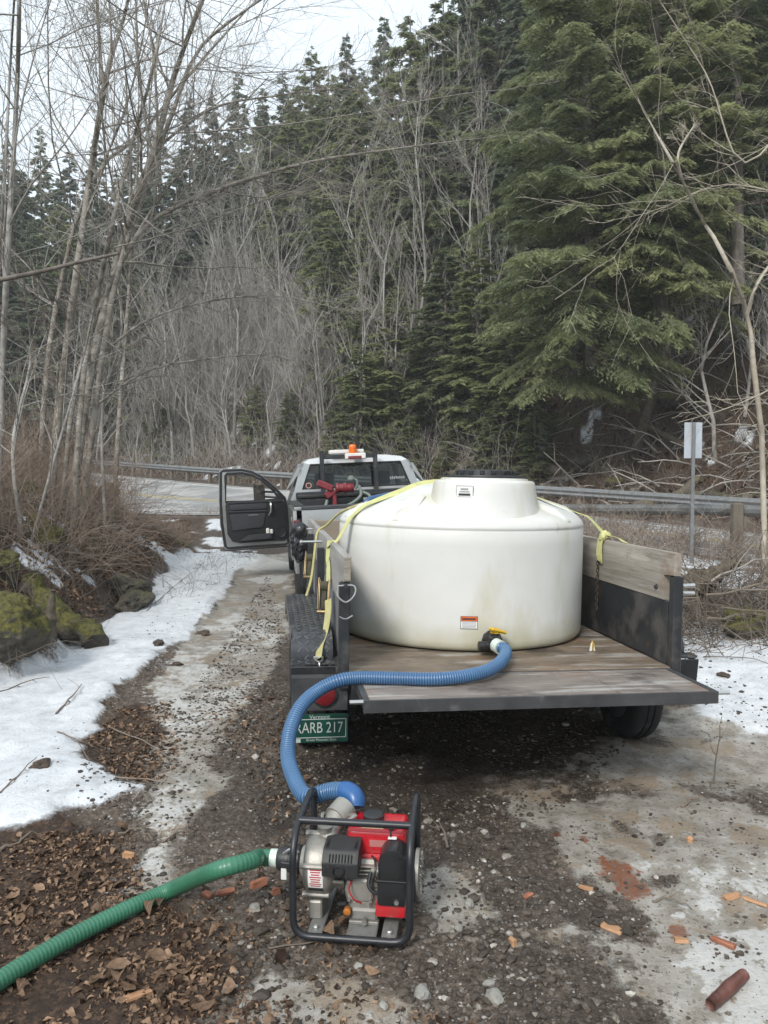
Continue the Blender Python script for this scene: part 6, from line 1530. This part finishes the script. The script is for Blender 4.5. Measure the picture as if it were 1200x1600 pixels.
rock('second mossy boulder just behind the large one', -20, 905, 7.5, (.28, .30, .20), m_mossrock, 5, sink=.35)
rock('green mossy ledge rock high on the left bank under the birches', 62, 850, 9.2, (.24, .3, .26), m_mossrock, 8, sink=.35)
rock('small mossy hump of rock beside the birch foot', 38, 770, 11.0, (.30, .3, .26), m_mossrock, 9, sink=.4)
rock('mossy stone under the slim road birch', 150, 735, 16.0, (.45, .4, .4), m_mossrock, 12, sink=.35)
rock('flat lichen covered stone at the snow edge', 208, 932, 9.7, (.34, .20, .13), m_barerock, 11, sink=.3)
rock('pale angular stone half buried in leaves above the flat stone', 190, 902, 10.3, (.36, .26, .20), m_barerock, 14, sink=.35)
rock('dark stone where the mossy log ends', 140, 980, 7.7, (.14, .12, .16), m_mossrock, 15, sink=.3, sub=4)
rock('mossy stone under the brush pile, right of the trailer', 1165, 985, 7.6, (.30, .22, .15), m_mossrock, 17, sink=.25, sub=4)
# mossy log, snag, old log on the brush pile
def gpt(px, py, Y, up): 
    p = at(px, py, Y); return (p.x, p.y, zat(p.x, p.y)+up)
log([gpt(42, 905, 7.6, .16), gpt(95, 925, 7.5, .17), gpt(140, 945, 7.4, .13), gpt(150, 960, 7.3, .04)], [.12, .13, .13, .11], m_mossrock, 'moss covered log lying between boulders and snow', seed=6, rag=.25)
log([gpt(78, 975, 7.1, -.05), gpt(80, 950, 7.1, .28), gpt(83, 935, 7.1, .46)], [.06, .05, .02], m_logw, 'short broken grey snag standing in the snow by the boulder', 'snag', 'snag', seed=7, n=9, rag=.3)
m_logd = M('dark_rotten_bark', (.035, .026, .018), .9, var=.3, scale=14, bump=.9, bscale=24, col2=(.15, .12, .085), dirt=((.075, .085, .018), .60, 5))
log([tuple(at(1048, 935, 8.6)), tuple(at(1090, 912, 8.7)), tuple(at(1150, 878, 8.8))], [.085, .11, .06], m_logd, 'thick rotten log propped on the brush pile beside the trailer', seed=8, rag=.5, k=30, n=16)
# brush pile of cut branches right of the trailer
def pole_thing(pts, r, m, label, name='stick', cat='stick', group=None, n=6, k=8, kids=0, seed=0):
    t = thing(name, label, cat, pts[0], group=group) if False else None
    P = smooth_path(pts, k); o = P[0].copy(); q = np.random.default_rng(seed); P = P-o; P[1:-1] += q.normal(size=P[1:-1].shape)*r*.8
    rr = np.linspace(r, r*.4, k); parts = [tubes(P[None], rr[None], n)]
    if kids:
        P2, R2 = grow(P[None], rr[None], kids, .25, .95, .7, .4, .55, 5, .12, .0, q, r*.25); parts.append(tubes(P2, R2, 4))
    V, Q = cat_mesh(parts); ob = link(name, np_mesh(name, V, Q, mats=[m])); ob.location = o
    return setp(ob, label, cat, group)
bqn = np.random.default_rng(31)
for k in range(46):
    px, py = bqn.uniform(1040, 1260), bqn.uniform(905, 985); Y = bqn.uniform(7.3, 9.0)
    a = at(px, py, Y); a.z = max(a.z, zat(a.x, a.y)+.03); L = bqn.uniform(.5, 1.3); th = bqn.normal()*.5+PI*(bqn.random() < .5)
    b = Vector((a.x+L*math.cos(th), a.y+L*math.sin(th)*.8, 0)); b.z = max(zat(b.x, b.y)+.04, a.z+bqn.normal()*.18)
    pole_thing([tuple(a), tuple((a+b)/2+Vector((0, 0, .05))), tuple(b)], bqn.uniform(.006, .017), [m_twigb, m_twig, m_twigb][k % 3], 'cut branch heaped in the brush pile beside the trailer', 'cut_branch', 'branch', 'cut branches in the brush pile', kids=4, seed=k)
# brambles on the verge and brush on the left bank
def samp_poly(P, cl=.5, seed=0, dens=None):
    P = np.array(P, float); lo, hi = P.min(0), P.max(0); q = np.random.default_rng(seed)
    def f(n):
        out = []
        while len(out) < n:
            xy = q.uniform(lo, hi, (6*n, 2)); x, y = xy[:, 0], xy[:, 1]; ins = np.zeros(len(xy), bool)
            for (x0, y0), (x1, y1) in zip(P, np.roll(P, -1, 0)): ins ^= ((y0 > y) != (y1 > y)) & (x < (x1-x0)*(y-y0)/(y1-y0+1e-12)+x0)
            ins &= (vnoise(x*cl*2+seed, y*cl*2, seed)*.65+vnoise(x*cl*5+seed, y*cl*5, seed+1)*.35) > .18+.50*q.random(len(x))
            out += list(xy[ins])
        return np.array(out[:n])
    return f
cq2 = np.random.default_rng(77)
verge_near = [(2.9, 8.6), (4.2, 8.0), (7.5, 8.2), (8.6, 11.4), (6.3, 14.5), (3.6, 18.5), (1.2, 21), (1.0, 17), (2.4, 12)]
canes(1100, samp_poly([(2.75, 7.0), (4.2, 7.0), (5.2, 7.6), (5.2, 9.2), (3.0, 9.2)], 1.2, 2), (.5, 1.3), cq2, 'brush_pile', m_twigb, .006, 6, -.9, 2.2, 3, 2)
canes(650, samp_poly(verge_near, .6, 3), (.5, 1.25), cq2, 'bramble_thicket', m_twigr, .0042, 7, -1.1, .9, 3, 3)
canes(300, samp_poly(verge_near, .6, 4), (.5, 1.5), cq2, 'bramble_thicket', m_twig, .0042, 7, -.9, 1.0, 3, 3)
canes(1000, samp_poly([(4.6, 12.2), (8.6, 9.6), (9.5, 11.5), (6.4, 14.6), (3.4, 18), (2.8, 17)], .5, 5), (.7, 1.35), cq2, 'bramble_thicket', m_twigr, .0055, 7, -.9, .8, 3, 3)
bank = [(-3.6, 8.5), (-3.9, 12), (-4.6, 14.5), (-8.5, 17), (-9, 15), (-6, 8), (-4.6, 6.8)]
canes(1900, samp_poly(bank, .5, 6), (.5, 1.3), cq2, 'bank_brush', m_twigr, .0046, 5, -1.2, 1.1, 3, 2)
canes(1300, samp_poly(bank, .5, 7), (.6, 1.9), cq2, 'bank_brush', m_twigr, .0048, 5, -.5, .9, 3, 3)
canes(700, samp_poly([(-3.7, 12), (-4.0, 16), (-4.8, 20), (-7.2, 19), (-6.4, 14)], .7, 8), (.25, .6), cq2, 'bank_brush', m_twigr, .005, 6, -1.4, 1.2, 3, 4)
canes(260, samp_poly([(-3.0, 6.0), (-3.4, 10), (-5, 10), (-5, 6)], .8, 9), (.4, 1.2), cq2, 'bank_brush', m_twigb, .0035, 6, -.6, .9, 3, 4)
canes(240, samp_poly([(-3.2, 9), (-3.4, 18), (-2.4, 18), (-2.6, 10)], .9, 10), (.2, .7), cq2, 'bank_brush', m_twigb, .003, 6, -1.2, 1.2, 3, 3)
canes(500, samp_poly([(-8, 24), (-4, 22), (-1.5, 19), (-1.2, 22), (-5, 25)], .7, 12), (.15, .4), cq2, 'roadside_weeds', m_twigr, .005, 6, -1.2, 1.2, 3, 3)

# leaves
NLS = 7
def leaf_shape(q, L, W):
    """a curled, crumpled beech leaf: a midrib and two edges, 7 stations"""
    s = np.linspace(-.5, .5, NLS); wv = np.array([.03, .55, .88, 1., .86, .48, .02])*W*.5*q.uniform(.85, 1.1, NLS)
    cx, fold = q.normal()*1.3, abs(q.normal())*.6
    z = cx*L*s**2 + q.normal(size=NLS)*L*.03; y0 = q.normal()*.25*L*s**2; V = []
    e1, e2 = fold*q.uniform(.2, 1.3), fold*q.uniform(.2, 1.3)
    for i in range(NLS):
        V += [(s[i]*L, y0[i]-wv[i], z[i]+e1*wv[i]+q.normal()*L*.03), (s[i]*L, y0[i], z[i]), (s[i]*L, y0[i]+wv[i], z[i]+e2*wv[i]+q.normal()*L*.03)]
    return np.array(V)
NLV = 3*NLS
LQ = np.array([(3*i+j, 3*i+3+j, 3*i+4+j, 3*i+1+j) for i in range(NLS-1) for j in (0, 1)])
def rotm(yaw, tx, ty):
    cz, sz = np.cos(yaw), np.sin(yaw); A = np.array([[cz, -sz, 0], [sz, cz, 0], [0, 0, 1]])
    B = np.array([[1, 0, 0], [0, np.cos(tx), -np.sin(tx)], [0, np.sin(tx), np.cos(tx)]]); Cc = np.array([[np.cos(ty), 0, np.sin(ty)], [0, 1, 0], [-np.sin(ty), 0, np.cos(ty)]])
    return A@B@Cc
lq = np.random.default_rng(55)
def leaf_scatter(name, pts, sizes, tints, m, tilt=.28, up=.006, far=False):
    V, Q, T = [], [], []
    keep = [0, 1, 2, 9, 10, 11, 18, 19, 20] if far else list(range(NLV)); NV = len(keep)
    LQ_ = np.array([(3*i+j, 3*i+3+j, 3*i+4+j, 3*i+1+j) for i in range(2) for j in (0, 1)]) if far else LQ
    for i, ((x, y), L, tn) in enumerate(zip(pts, sizes, tints)):
        S = leaf_shape(lq, L, L*lq.uniform(.4, .65))[keep]@rotm(lq.random()*6.28, lq.normal()*tilt, lq.normal()*tilt).T
        S += np.array([x, y, zat(x, y)+up]) - np.array([0, 0, S[:, 2].mean()]); V.append(S); Q.append(LQ_+NV*i); T.append(np.full(NV, tn)+lq.normal(size=NV)*.05)
    return setp(link(name, np_mesh(name, np.concatenate(V), np.concatenate(Q), mats=[m], smooth=True, attrs={'tint': np.concatenate(T)})), kind='stuff')
bl = samp_poly([tuple(gp(*p).xy) for p in ((-120, 1330), (90, 1300), (205, 1300), (235, 1410), (420, 1470), (480, 1640), (-120, 1660))], 2.2, 21)
pts = list(bl(4200)); sz = list(.008+.052*lq.beta(1.0, 2.6, 4200))
pl_ = samp_poly([tuple(gp(*p).xy) for p in ((135, 1165), (185, 1105), (265, 1100), (285, 1190), (235, 1230), (170, 1215))], 3, 22)
pts += list(pl_(900)); sz += list(.015+.035*lq.random(900))
md = samp_poly([tuple(gp(*p).xy) for p in ((230, 1420), (440, 1300), (330, 1120), (440, 1080), (600, 1560), (900, 1640), (300, 1640))], 1.5, 23)
pts += list(md(900)); sz += list(.014+.03*lq.random(900))
tin = np.clip(np.where(lq.random(len(pts)) < .58, lq.beta(1.0, 3.2, len(pts))*.6, .25+lq.random(len(pts))*.5), 0, .8)
leaf_scatter('leaf_litter', pts, sz, tin, m_dead, .25, .003)
bankleaf = samp_poly([(-3.2, 6), (-3.6, 10), (-4.1, 16), (-5.5, 22), (-8.5, 22), (-7, 12), (-5.5, 6)], 1.0, 24)
pts = list(bankleaf(3800)); leaf_scatter('leaf_litter', pts, lq.uniform(.04, .10, 3800), np.clip(.1+lq.beta(1.5, 2.4, 3800)*.7, 0, .8), m_dead, .5, .01, True)
nb2 = samp_poly([(-3.05, 6), (-3.4, 10), (-4.1, 15), (-5.2, 15), (-5, 8), (-4.2, 6)], 1.5, 26); leaf_scatter('leaf_litter', list(nb2(3800)), lq.uniform(.035, .095, 3800), np.clip(.1+lq.beta(1.3, 2.2, 3800)*.75, 0, .8), m_dead, .5, .012, True)
vl_ = samp_poly(verge_near, 1.0, 25); pts = list(vl_(700)); leaf_scatter('leaf_litter', pts, lq.uniform(.04, .1, 700), np.clip(lq.beta(1.6, 2.6, 700)*.7, 0, .7), m_dead, .6, .01, True)
# the large leaves that lie on top, each its own object
protoL = []
for i in range(6):
    S = leaf_shape(lq, .09, .052); S[:, 2] -= S[:, 2].min()
    protoL.append(np_mesh('fallen_leaf', S, LQ, mats=[m_dead], smooth=True, attrs={'tint': np.full(NLV, .06+.085*i)+lq.normal(size=NLV)*.04}))
big_l = list(bl(85))+list(md(35))+list(pl_(10))
for i, (x, y) in enumerate(big_l):
    o = link('fallen_leaf', protoL[i % 6]); o.location = (x, y, zat(x, y)+.012); o.rotation_euler = (lq.normal()*.16, lq.normal()*.16, lq.random()*6.28); s = lq.uniform(.45, .95); o.scale = (s, s, s)
    setp(o, 'dry curled brown leaf lying on top of the wet litter', 'leaf', 'dry leaves on the wet ground')

# coarse debris on the bank behind the rail: matted leaves, stones, dead sticks
hp = samp_rail(760, 1290, -13, -1.2)(5200); leaf_scatter('leaf_litter', list(hp), lq.uniform(.09, .26, 5200), np.clip(lq.beta(1.1, 2.0, 5200)*.8, 0, .8), m_dead, .5, .02, True)
hp = samp_rail(200, 760, -9, -1.2)(1800); leaf_scatter('leaf_litter', list(hp), lq.uniform(.1, .26, 1800), np.clip(lq.beta(1.1, 2.0, 1800)*.8, 0, .8), m_dead, .5, .02, True)
dq = np.random.default_rng(91)
dead_xy = samp_rail(780, 1280, -12, -1.5)(260); dz_ = height(dead_xy[:, 0], dead_xy[:, 1]); aa = dq.random(260)*6.28
P_, R_ = run(np.c_[dead_xy, dz_+.05], unit(np.stack([np.cos(aa), np.sin(aa)*.6, dq.normal(size=260)*.35+.1], -1)), dq.uniform(.8, 3.2, 260), dq.uniform(.012, .045, 260), 6, .07, -.25, dq, .3, .006)
P2_, R2_ = grow(P_, R_, 3, .3, .95, .7, .4, .5, 5, .1, -.1, dq, .006); V_, Q_ = cat_mesh([tubes(P_, R_, 5), tubes(P2_, R2_, 3)])
setp(link('dead_sticks', np_mesh('dead_sticks', V_, Q_, mats=[m_twig])), kind='stuff')
for i, (px, Y, sz) in enumerate(((860, 27.2, .5), (960, 26.5, .4), (1010, 23.6, .35), (1075, 23.0, .4), (1120, 22.0, .5), (1170, 21.5, .35), (905, 29, .5), (1050, 29, .6), (1110, 27, .5))):
    X = (px-600)/FPX*Y
    rock('dark mossy rock on the bank behind the guardrail, %s from the left' % ORD[sorted([860, 960, 1010, 1075, 1120, 1170, 905, 1050, 1110]).index(px)], 0, 0, 0, (sz, sz*.8, sz*.6), m_mossrock if i % 2 else m_barerock, 60+i, 'rock', 'rock', 4, .3, None, .5, world=(X, Y, 0))

# gravel and mud clods
ico = bmesh.new(); bmesh.ops.create_icosphere(ico, subdivisions=1, radius=1); IV = np.array([v.co[:] for v in ico.verts]); IT = np.array([[v.index for v in f.verts] for f in ico.faces]); ico.free()
def stone_mat(name, stops):
    m = bpy.data.materials.new(name); m.use_nodes = True; n = m.node_tree.nodes; l = m.node_tree.links; b = n['Principled BSDF']
    a = n.new('ShaderNodeAttribute'); a.attribute_name = 'tint'; rp = n.new('ShaderNodeValToRGB'); e = rp.color_ramp.elements
    while len(e) < len(stops): e.new(.5)
    for q, (p, c) in zip(e, stops): q.position = p; q.color = (*c, 1)
    tc = n.new('ShaderNodeTexCoord'); nz = n.new('ShaderNodeTexNoise'); nz.inputs['Scale'].default_value = 90; nz.inputs['Detail'].default_value = 5; l.new(tc.outputs['Object'], nz.inputs['Vector'])
    ad = n.new('ShaderNodeMath'); ad.operation = 'MULTIPLY_ADD'; ad.inputs[1].default_value = .3; ad.use_clamp = True; l.new(nz.outputs['Fac'], ad.inputs[0]); l.new(a.outputs['Fac'], ad.inputs[2])
    l.new(ad.outputs[0], rp.inputs['Fac']); l.new(rp.outputs['Color'], b.inputs['Base Color']); b.inputs['Roughness'].default_value = .55
    return m
m_grav = stone_mat('gravel_stones', [(0, (.016, .012, .009)), (.45, (.070, .054, .040)), (.7, (.20, .175, .145)), (1, (.52, .50, .45))])
def pebbles(name, xy, size, tint, m, flat=.6):
    n = len(xy); sc3 = size[:, None]*lq.uniform(.6, 1.25, (n, 3))*np.array([1, 1, flat]); jit = 1+lq.normal(size=(n, 12, 1))*.16
    a = lq.random(n)*6.28; V = IV[None]*jit*sc3[:, None, :]; c, s = np.cos(a)[:, None], np.sin(a)[:, None]
    V = np.stack([V[..., 0]*c-V[..., 1]*s, V[..., 0]*s+V[..., 1]*c, V[..., 2]], -1)
    z = np.array([zat(x, y) for x, y in xy]); V += np.concatenate([xy, (z+size*flat*.25)[:, None]], 1)[:, None, :]
    T = (IT[None]+12*np.arange(n)[:, None, None]).reshape(-1, 3)
    return setp(link(name, np_mesh(name, V.reshape(-1, 3), None, T, mats=[m], smooth=False, attrs={'tint': np.repeat(tint, 12)})), kind='stuff')
trk = [tuple(gp(*p).xy) for p in ((300, 1640), (420, 1330), (330, 1150), (440, 1060), (560, 1010), (1010, 1120), (880, 1260), (700, 1340), (840, 1470), (1000, 1640))]
g1 = samp_poly(trk, 1.3, 41)(8500); s1 = lq.gamma(2.0, .0032, 8500)+.0025
pebbles('gravel', g1, np.minimum(s1, .028), np.clip(lq.beta(1.2, 3.4, 8500)*.85, 0, .8), m_grav)
g2_ = samp_poly([tuple(gp(*p).xy) for p in ((640, 1640), (660, 1330), (1300, 1200), (1300, 1640))], 3.2, 42)(1100)
pebbles('gravel', g2_, np.minimum(lq.gamma(1.4, .0026, 1100)+.0015, .018), np.clip(lq.beta(1.2, 2.8, 1100)*.8, 0, .8), m_grav)
g4 = samp_poly([tuple(gp(*p).xy) for p in ((600, 1640), (640, 1300), (800, 1210), (1000, 1150), (1300, 1180), (1300, 1640))], 2.0, 46)(5000)
g4 = g4[np.array([mask_at(ice, x, y)+.6*lq.random() < .75 for x, y in g4])]
pebbles('gravel', g4, np.minimum(lq.gamma(1.7, .0034, len(g4))+.002, .026), np.clip(lq.beta(1.3, 2.6, len(g4))*.85, 0, .8), m_grav)
g3 = samp_poly([tuple(gp(*p).xy) for p in ((130, 1170), (300, 1080), (420, 900), (450, 1000), (330, 1300), (220, 1420), (120, 1300))], 1.6, 43)(3600)
pebbles('gravel', g3, np.minimum(lq.gamma(2.0, .0028, 3600)+.002, .018), np.clip(lq.beta(1.2, 3.2, 3600)*.7, 0, .7), m_grav)
sn = samp_poly([tuple(gp(*p).xy) for p in ((60, 1280), (230, 1240), (130, 1160), (300, 1000), (420, 850), (300, 870), (150, 1090), (0, 1250))], 3.0, 44)(900)
pebbles('grit', sn, np.minimum(lq.gamma(1.3, .0028, 900)+.001, .014), np.clip(lq.beta(1.2, 4, 900)*.5, 0, .5), m_grav)
sn = samp_poly([tuple(gp(*p).xy) for p in ((1060, 1000), (1300, 1020), (1300, 1200), (1060, 1120))], 3.0, 45)(800)
pebbles('grit', sn, np.minimum(lq.gamma(1.3, .004, 800)+.001, .02), np.clip(lq.beta(1.2, 4, 800)*.5, 0, .5), m_grav)

# single stones, chips of wood and brick, sticks
m_stone = M('pale_stone', (.17, .16, .14), .7, var=.2, scale=14, bump=.3, col2=(.36, .35, .32), dirt=((.09, .075, .06), .57, 10))
for i, (px, py, r, lb) in enumerate(((660, 1552, .034, 'largest pale stone in the mud straight below the pump'), (772, 1562, .034, 'pale oblong stone below the pump, at the bottom edge'), (764, 1533, .022, 'bluish white stone above the pale oblong one'), (733, 1412, .026, 'pale stone in the ice patch beside the pump'), (772, 1358, .016, 'small white stone right of the pump frame'), (818, 1288, .02, 'small white stone in shade behind the pump'), (398, 1425, .026, 'white quartz stone left of the pump frame'), (716, 1450, .02, 'grey stone at the rim of the ice patch'), (600, 1575, .02, 'dull stone below the pump frame on the ice'), (560, 1420+90, .016, 'small grey stone under the front bar of the pump'))):
    rock(lb, 0, 0, 0, (r*.95, r*.75, r*.6), m_stone, 20+i, 'stone', 'stone', 3, .25, None, .35, world=gp(px, py))
m_brick = M('broken_red_brick', (.22, .075, .04), .85, var=.3, scale=30, bump=.4, col2=(.40, .17, .10), dirt=((.12, .09, .07), .58, 14))
m_chip = M('fresh_wood_chip', (.33, .17, .085), .75, var=.2, scale=20, stretch=(1, .2, 1), bump=.2, col2=(.50, .29, .16))
chips = [(201, 1335, (.055, .025, .028), 'chip', 'bright yellow wood block lying in the mud behind the green hose'), (405, 1390, (.075, .035, .035), 'brick', 'broken red brick piece beside the pump frame'), (352, 1392, (.07, .03, .02), 'brick', 'flat brown brick sliver near the green hose'), (432, 1404, (.03, .03, .025), 'brick', 'small brick crumb touching the pump frame'),
         (957, 1441, (.085, .05, .010), 'chip', 'flat pinkish wood chip in the middle of the icy ground'), (916, 1379, (.06, .022, .012), 'chip', 'small yellow wood chip near the rusty stain'), (801, 1477, (.022, .032, .03), 'chip', 'orange wood cube standing on the gravel'), (826, 1401, (.035, .02, .018), 'brick', 'little red brick bit in the dark gravel'), (1143, 1389, (.07, .025, .018), 'chip', 'orange wood splinter near the right edge'), (1078, 1305, (.028, .022, .03), 'chip', 'tiny orange wood cube on the tan ice'),
         (1130, 1468, (.085, .028, .016), 'brick', 'reddish splinter lying next to the bark chips'), (1180, 1397, (.09, .02, .012), 'chip', 'long pale splinter at the right edge'), (1065, 1460, (.05, .03, .012), 'chip', 'orange bark chip above the meltwater channel'), (323, 1395, (.04, .03, .02), 'brick', 'small brick stub behind the green hose'), (215, 1555, (.09, .035, .01), 'chip', 'long peeled bark strip in the leaves, bottom of the picture')]
for i, (px, py, d, kd, lb) in enumerate(chips):
    g = gp(px, py); q = MB(); q.box((0, 0, 0), d, min(d)*.2); r_ = random.Random(i)
    for v in q.bm.verts: v.co += Vector((r_.uniform(-1, 1), r_.uniform(-1, 1), r_.uniform(-1, 1)))*min(d)*.22
    o = q.out('brick_piece' if kd == 'brick' else 'wood_chip', m_brick if kd == 'brick' else m_chip, None, ang=.4); o.location = (g.x, g.y, zat(g.x, g.y)+d[2]*.42); o.rotation_euler = (r_.uniform(-.15, .15), r_.uniform(-.15, .15), r_.uniform(-.8, .8))
    setp(o, lb, 'brick piece' if kd == 'brick' else 'wood chip')
a, b = gp(1110, 1570), gp(1163, 1528); a.z = zat(a.x, a.y)+.022; b.z = zat(b.x, b.y)+.025
log([tuple(a), tuple((a+b)/2), tuple(b)], [.020, .023, .019], M('wet_red_bark', (.06, .022, .017), .45, var=.3, scale=20, stretch=(1, .3, 1), bump=.4, col2=(.15, .06, .045)), 'short dark red piece of log in the melting snow', 'wood_billet', 'wood piece', k=8, n=10, rag=.1, seed=9)
stk = [((88, 1128), (128, 1085), .010, 'dark straight twig stuck in the clean snow'), ((0, 1095), (78, 1072), .007, 'long thin twig lying on the snow by the boulder'), ((12, 1060), (60, 960), .009, 'bent weed stalk standing before the large boulder'), ((0, 1255), (58, 1205), .007, 'thin curved twig at the left snow edge'), ((170, 1140), (290, 1205), .007, 'long brown twig across the dark leaf patch'), ((90, 1155), (140, 1205), .006, 'short twig along the gritty snow rim'), ((180, 1226), (290, 1236), .006, 'reddish twig at the snow tip on the ice'), ((0, 1330), (60, 1310), .012, 'thick dark stick where snow meets the leaves'), ((185, 1303), (238, 1316), .008, 'dark stick on the icy track behind the hose'), ((255, 1318), (300, 1290), .006, 'fine forked twig on the icy track'), ((1115, 1205), (1128, 1120), .006, 'upright forked twig rising from the grimy snow'), ((700, 1330), (672, 1300), .009, 'broken twig beside the frame of the pump'), ((1065, 1255), (1100, 1240), .008, 'pale twig on the tan ice, right'), ((420, 1478), (600, 1482), .004, 'thin straw lying in front of the pump'), ((230, 960), (300, 905), .008, 'twig leaning from the bank over the snow'), ((255, 925), (250, 870), .006, 'upright weed stem in the snow strip'), ((1020, 1400), (1080, 1415), .007, 'dark twig crossing the rusty patch')]
for i, (p, q_, r, lb) in enumerate(stk):
    a, b = gp(*p), gp(*q_); up = abs(p[0]-q_[0]) < 50 and abs(p[1]-q_[1]) > 60
    a.z = zat(a.x, a.y)+r*.6
    if up: b = at(q_[0], q_[1], a.y+.05)
    else: b.z = zat(b.x, b.y)+r+.01
    pole_thing([tuple(a), tuple((a+b)/2+Vector((.01, .02, .008+.01*(i % 3)))), tuple(b)], r*.8, m_twigb if i % 3 else m_twigr, lb, 'twig', 'twig', kids=2, seed=300+i)
# dark clods in the snow
for i, (px, py, r, lb) in enumerate(((248, 1018, .07, 'dark clod of frozen mud on the clean snow'), (275, 1040, .05, 'brown leafy clump on the snow below the dark clod'), (65, 1213, .05, 'leafy brown clod in the lower snow'), (318, 990, .08, 'flat dark turf lump at the edge of the icy track'), (1075, 1030, .08, 'black dirt lump on the snow right of the trailer'), (1130, 1060, .05, 'little dirt lump on the snow near the right edge'), (155, 970, .09, 'dark wet clod under the end of the mossy log'))):
    rock(lb, 0, 0, 0, (r, r*.7, r*.35), M('frozen_mud', (.03, .022, .017), .8, var=.3, scale=14, bump=.6, col2=(.10, .07, .05)), 40+i, 'mud_clod', 'clod', 4, .3, None, .7, world=gp(px, py))

# ------------------------------------------------------------------ faint haze volume, added to lift the dark forest
hm = bpy.data.materials.new('added_haze'); hm.use_nodes = True; hn = hm.node_tree.nodes; hl = hm.node_tree.links
for k_ in list(hn):
    if k_.type == 'BSDF_PRINCIPLED': hn.remove(k_)
pv = hn.new('ShaderNodeVolumePrincipled'); pv.inputs['Color'].default_value = (.97, .98, 1, 1); pv.inputs['Density'].default_value = .0011
hl.new(pv.outputs['Volume'], hn['Material Output'].inputs['Volume'])
hb = MB().box((-20, 62, 48), (190, 184, 104), 0).out('haze', hm, None, smooth=False); setp(hb, kind='stuff')
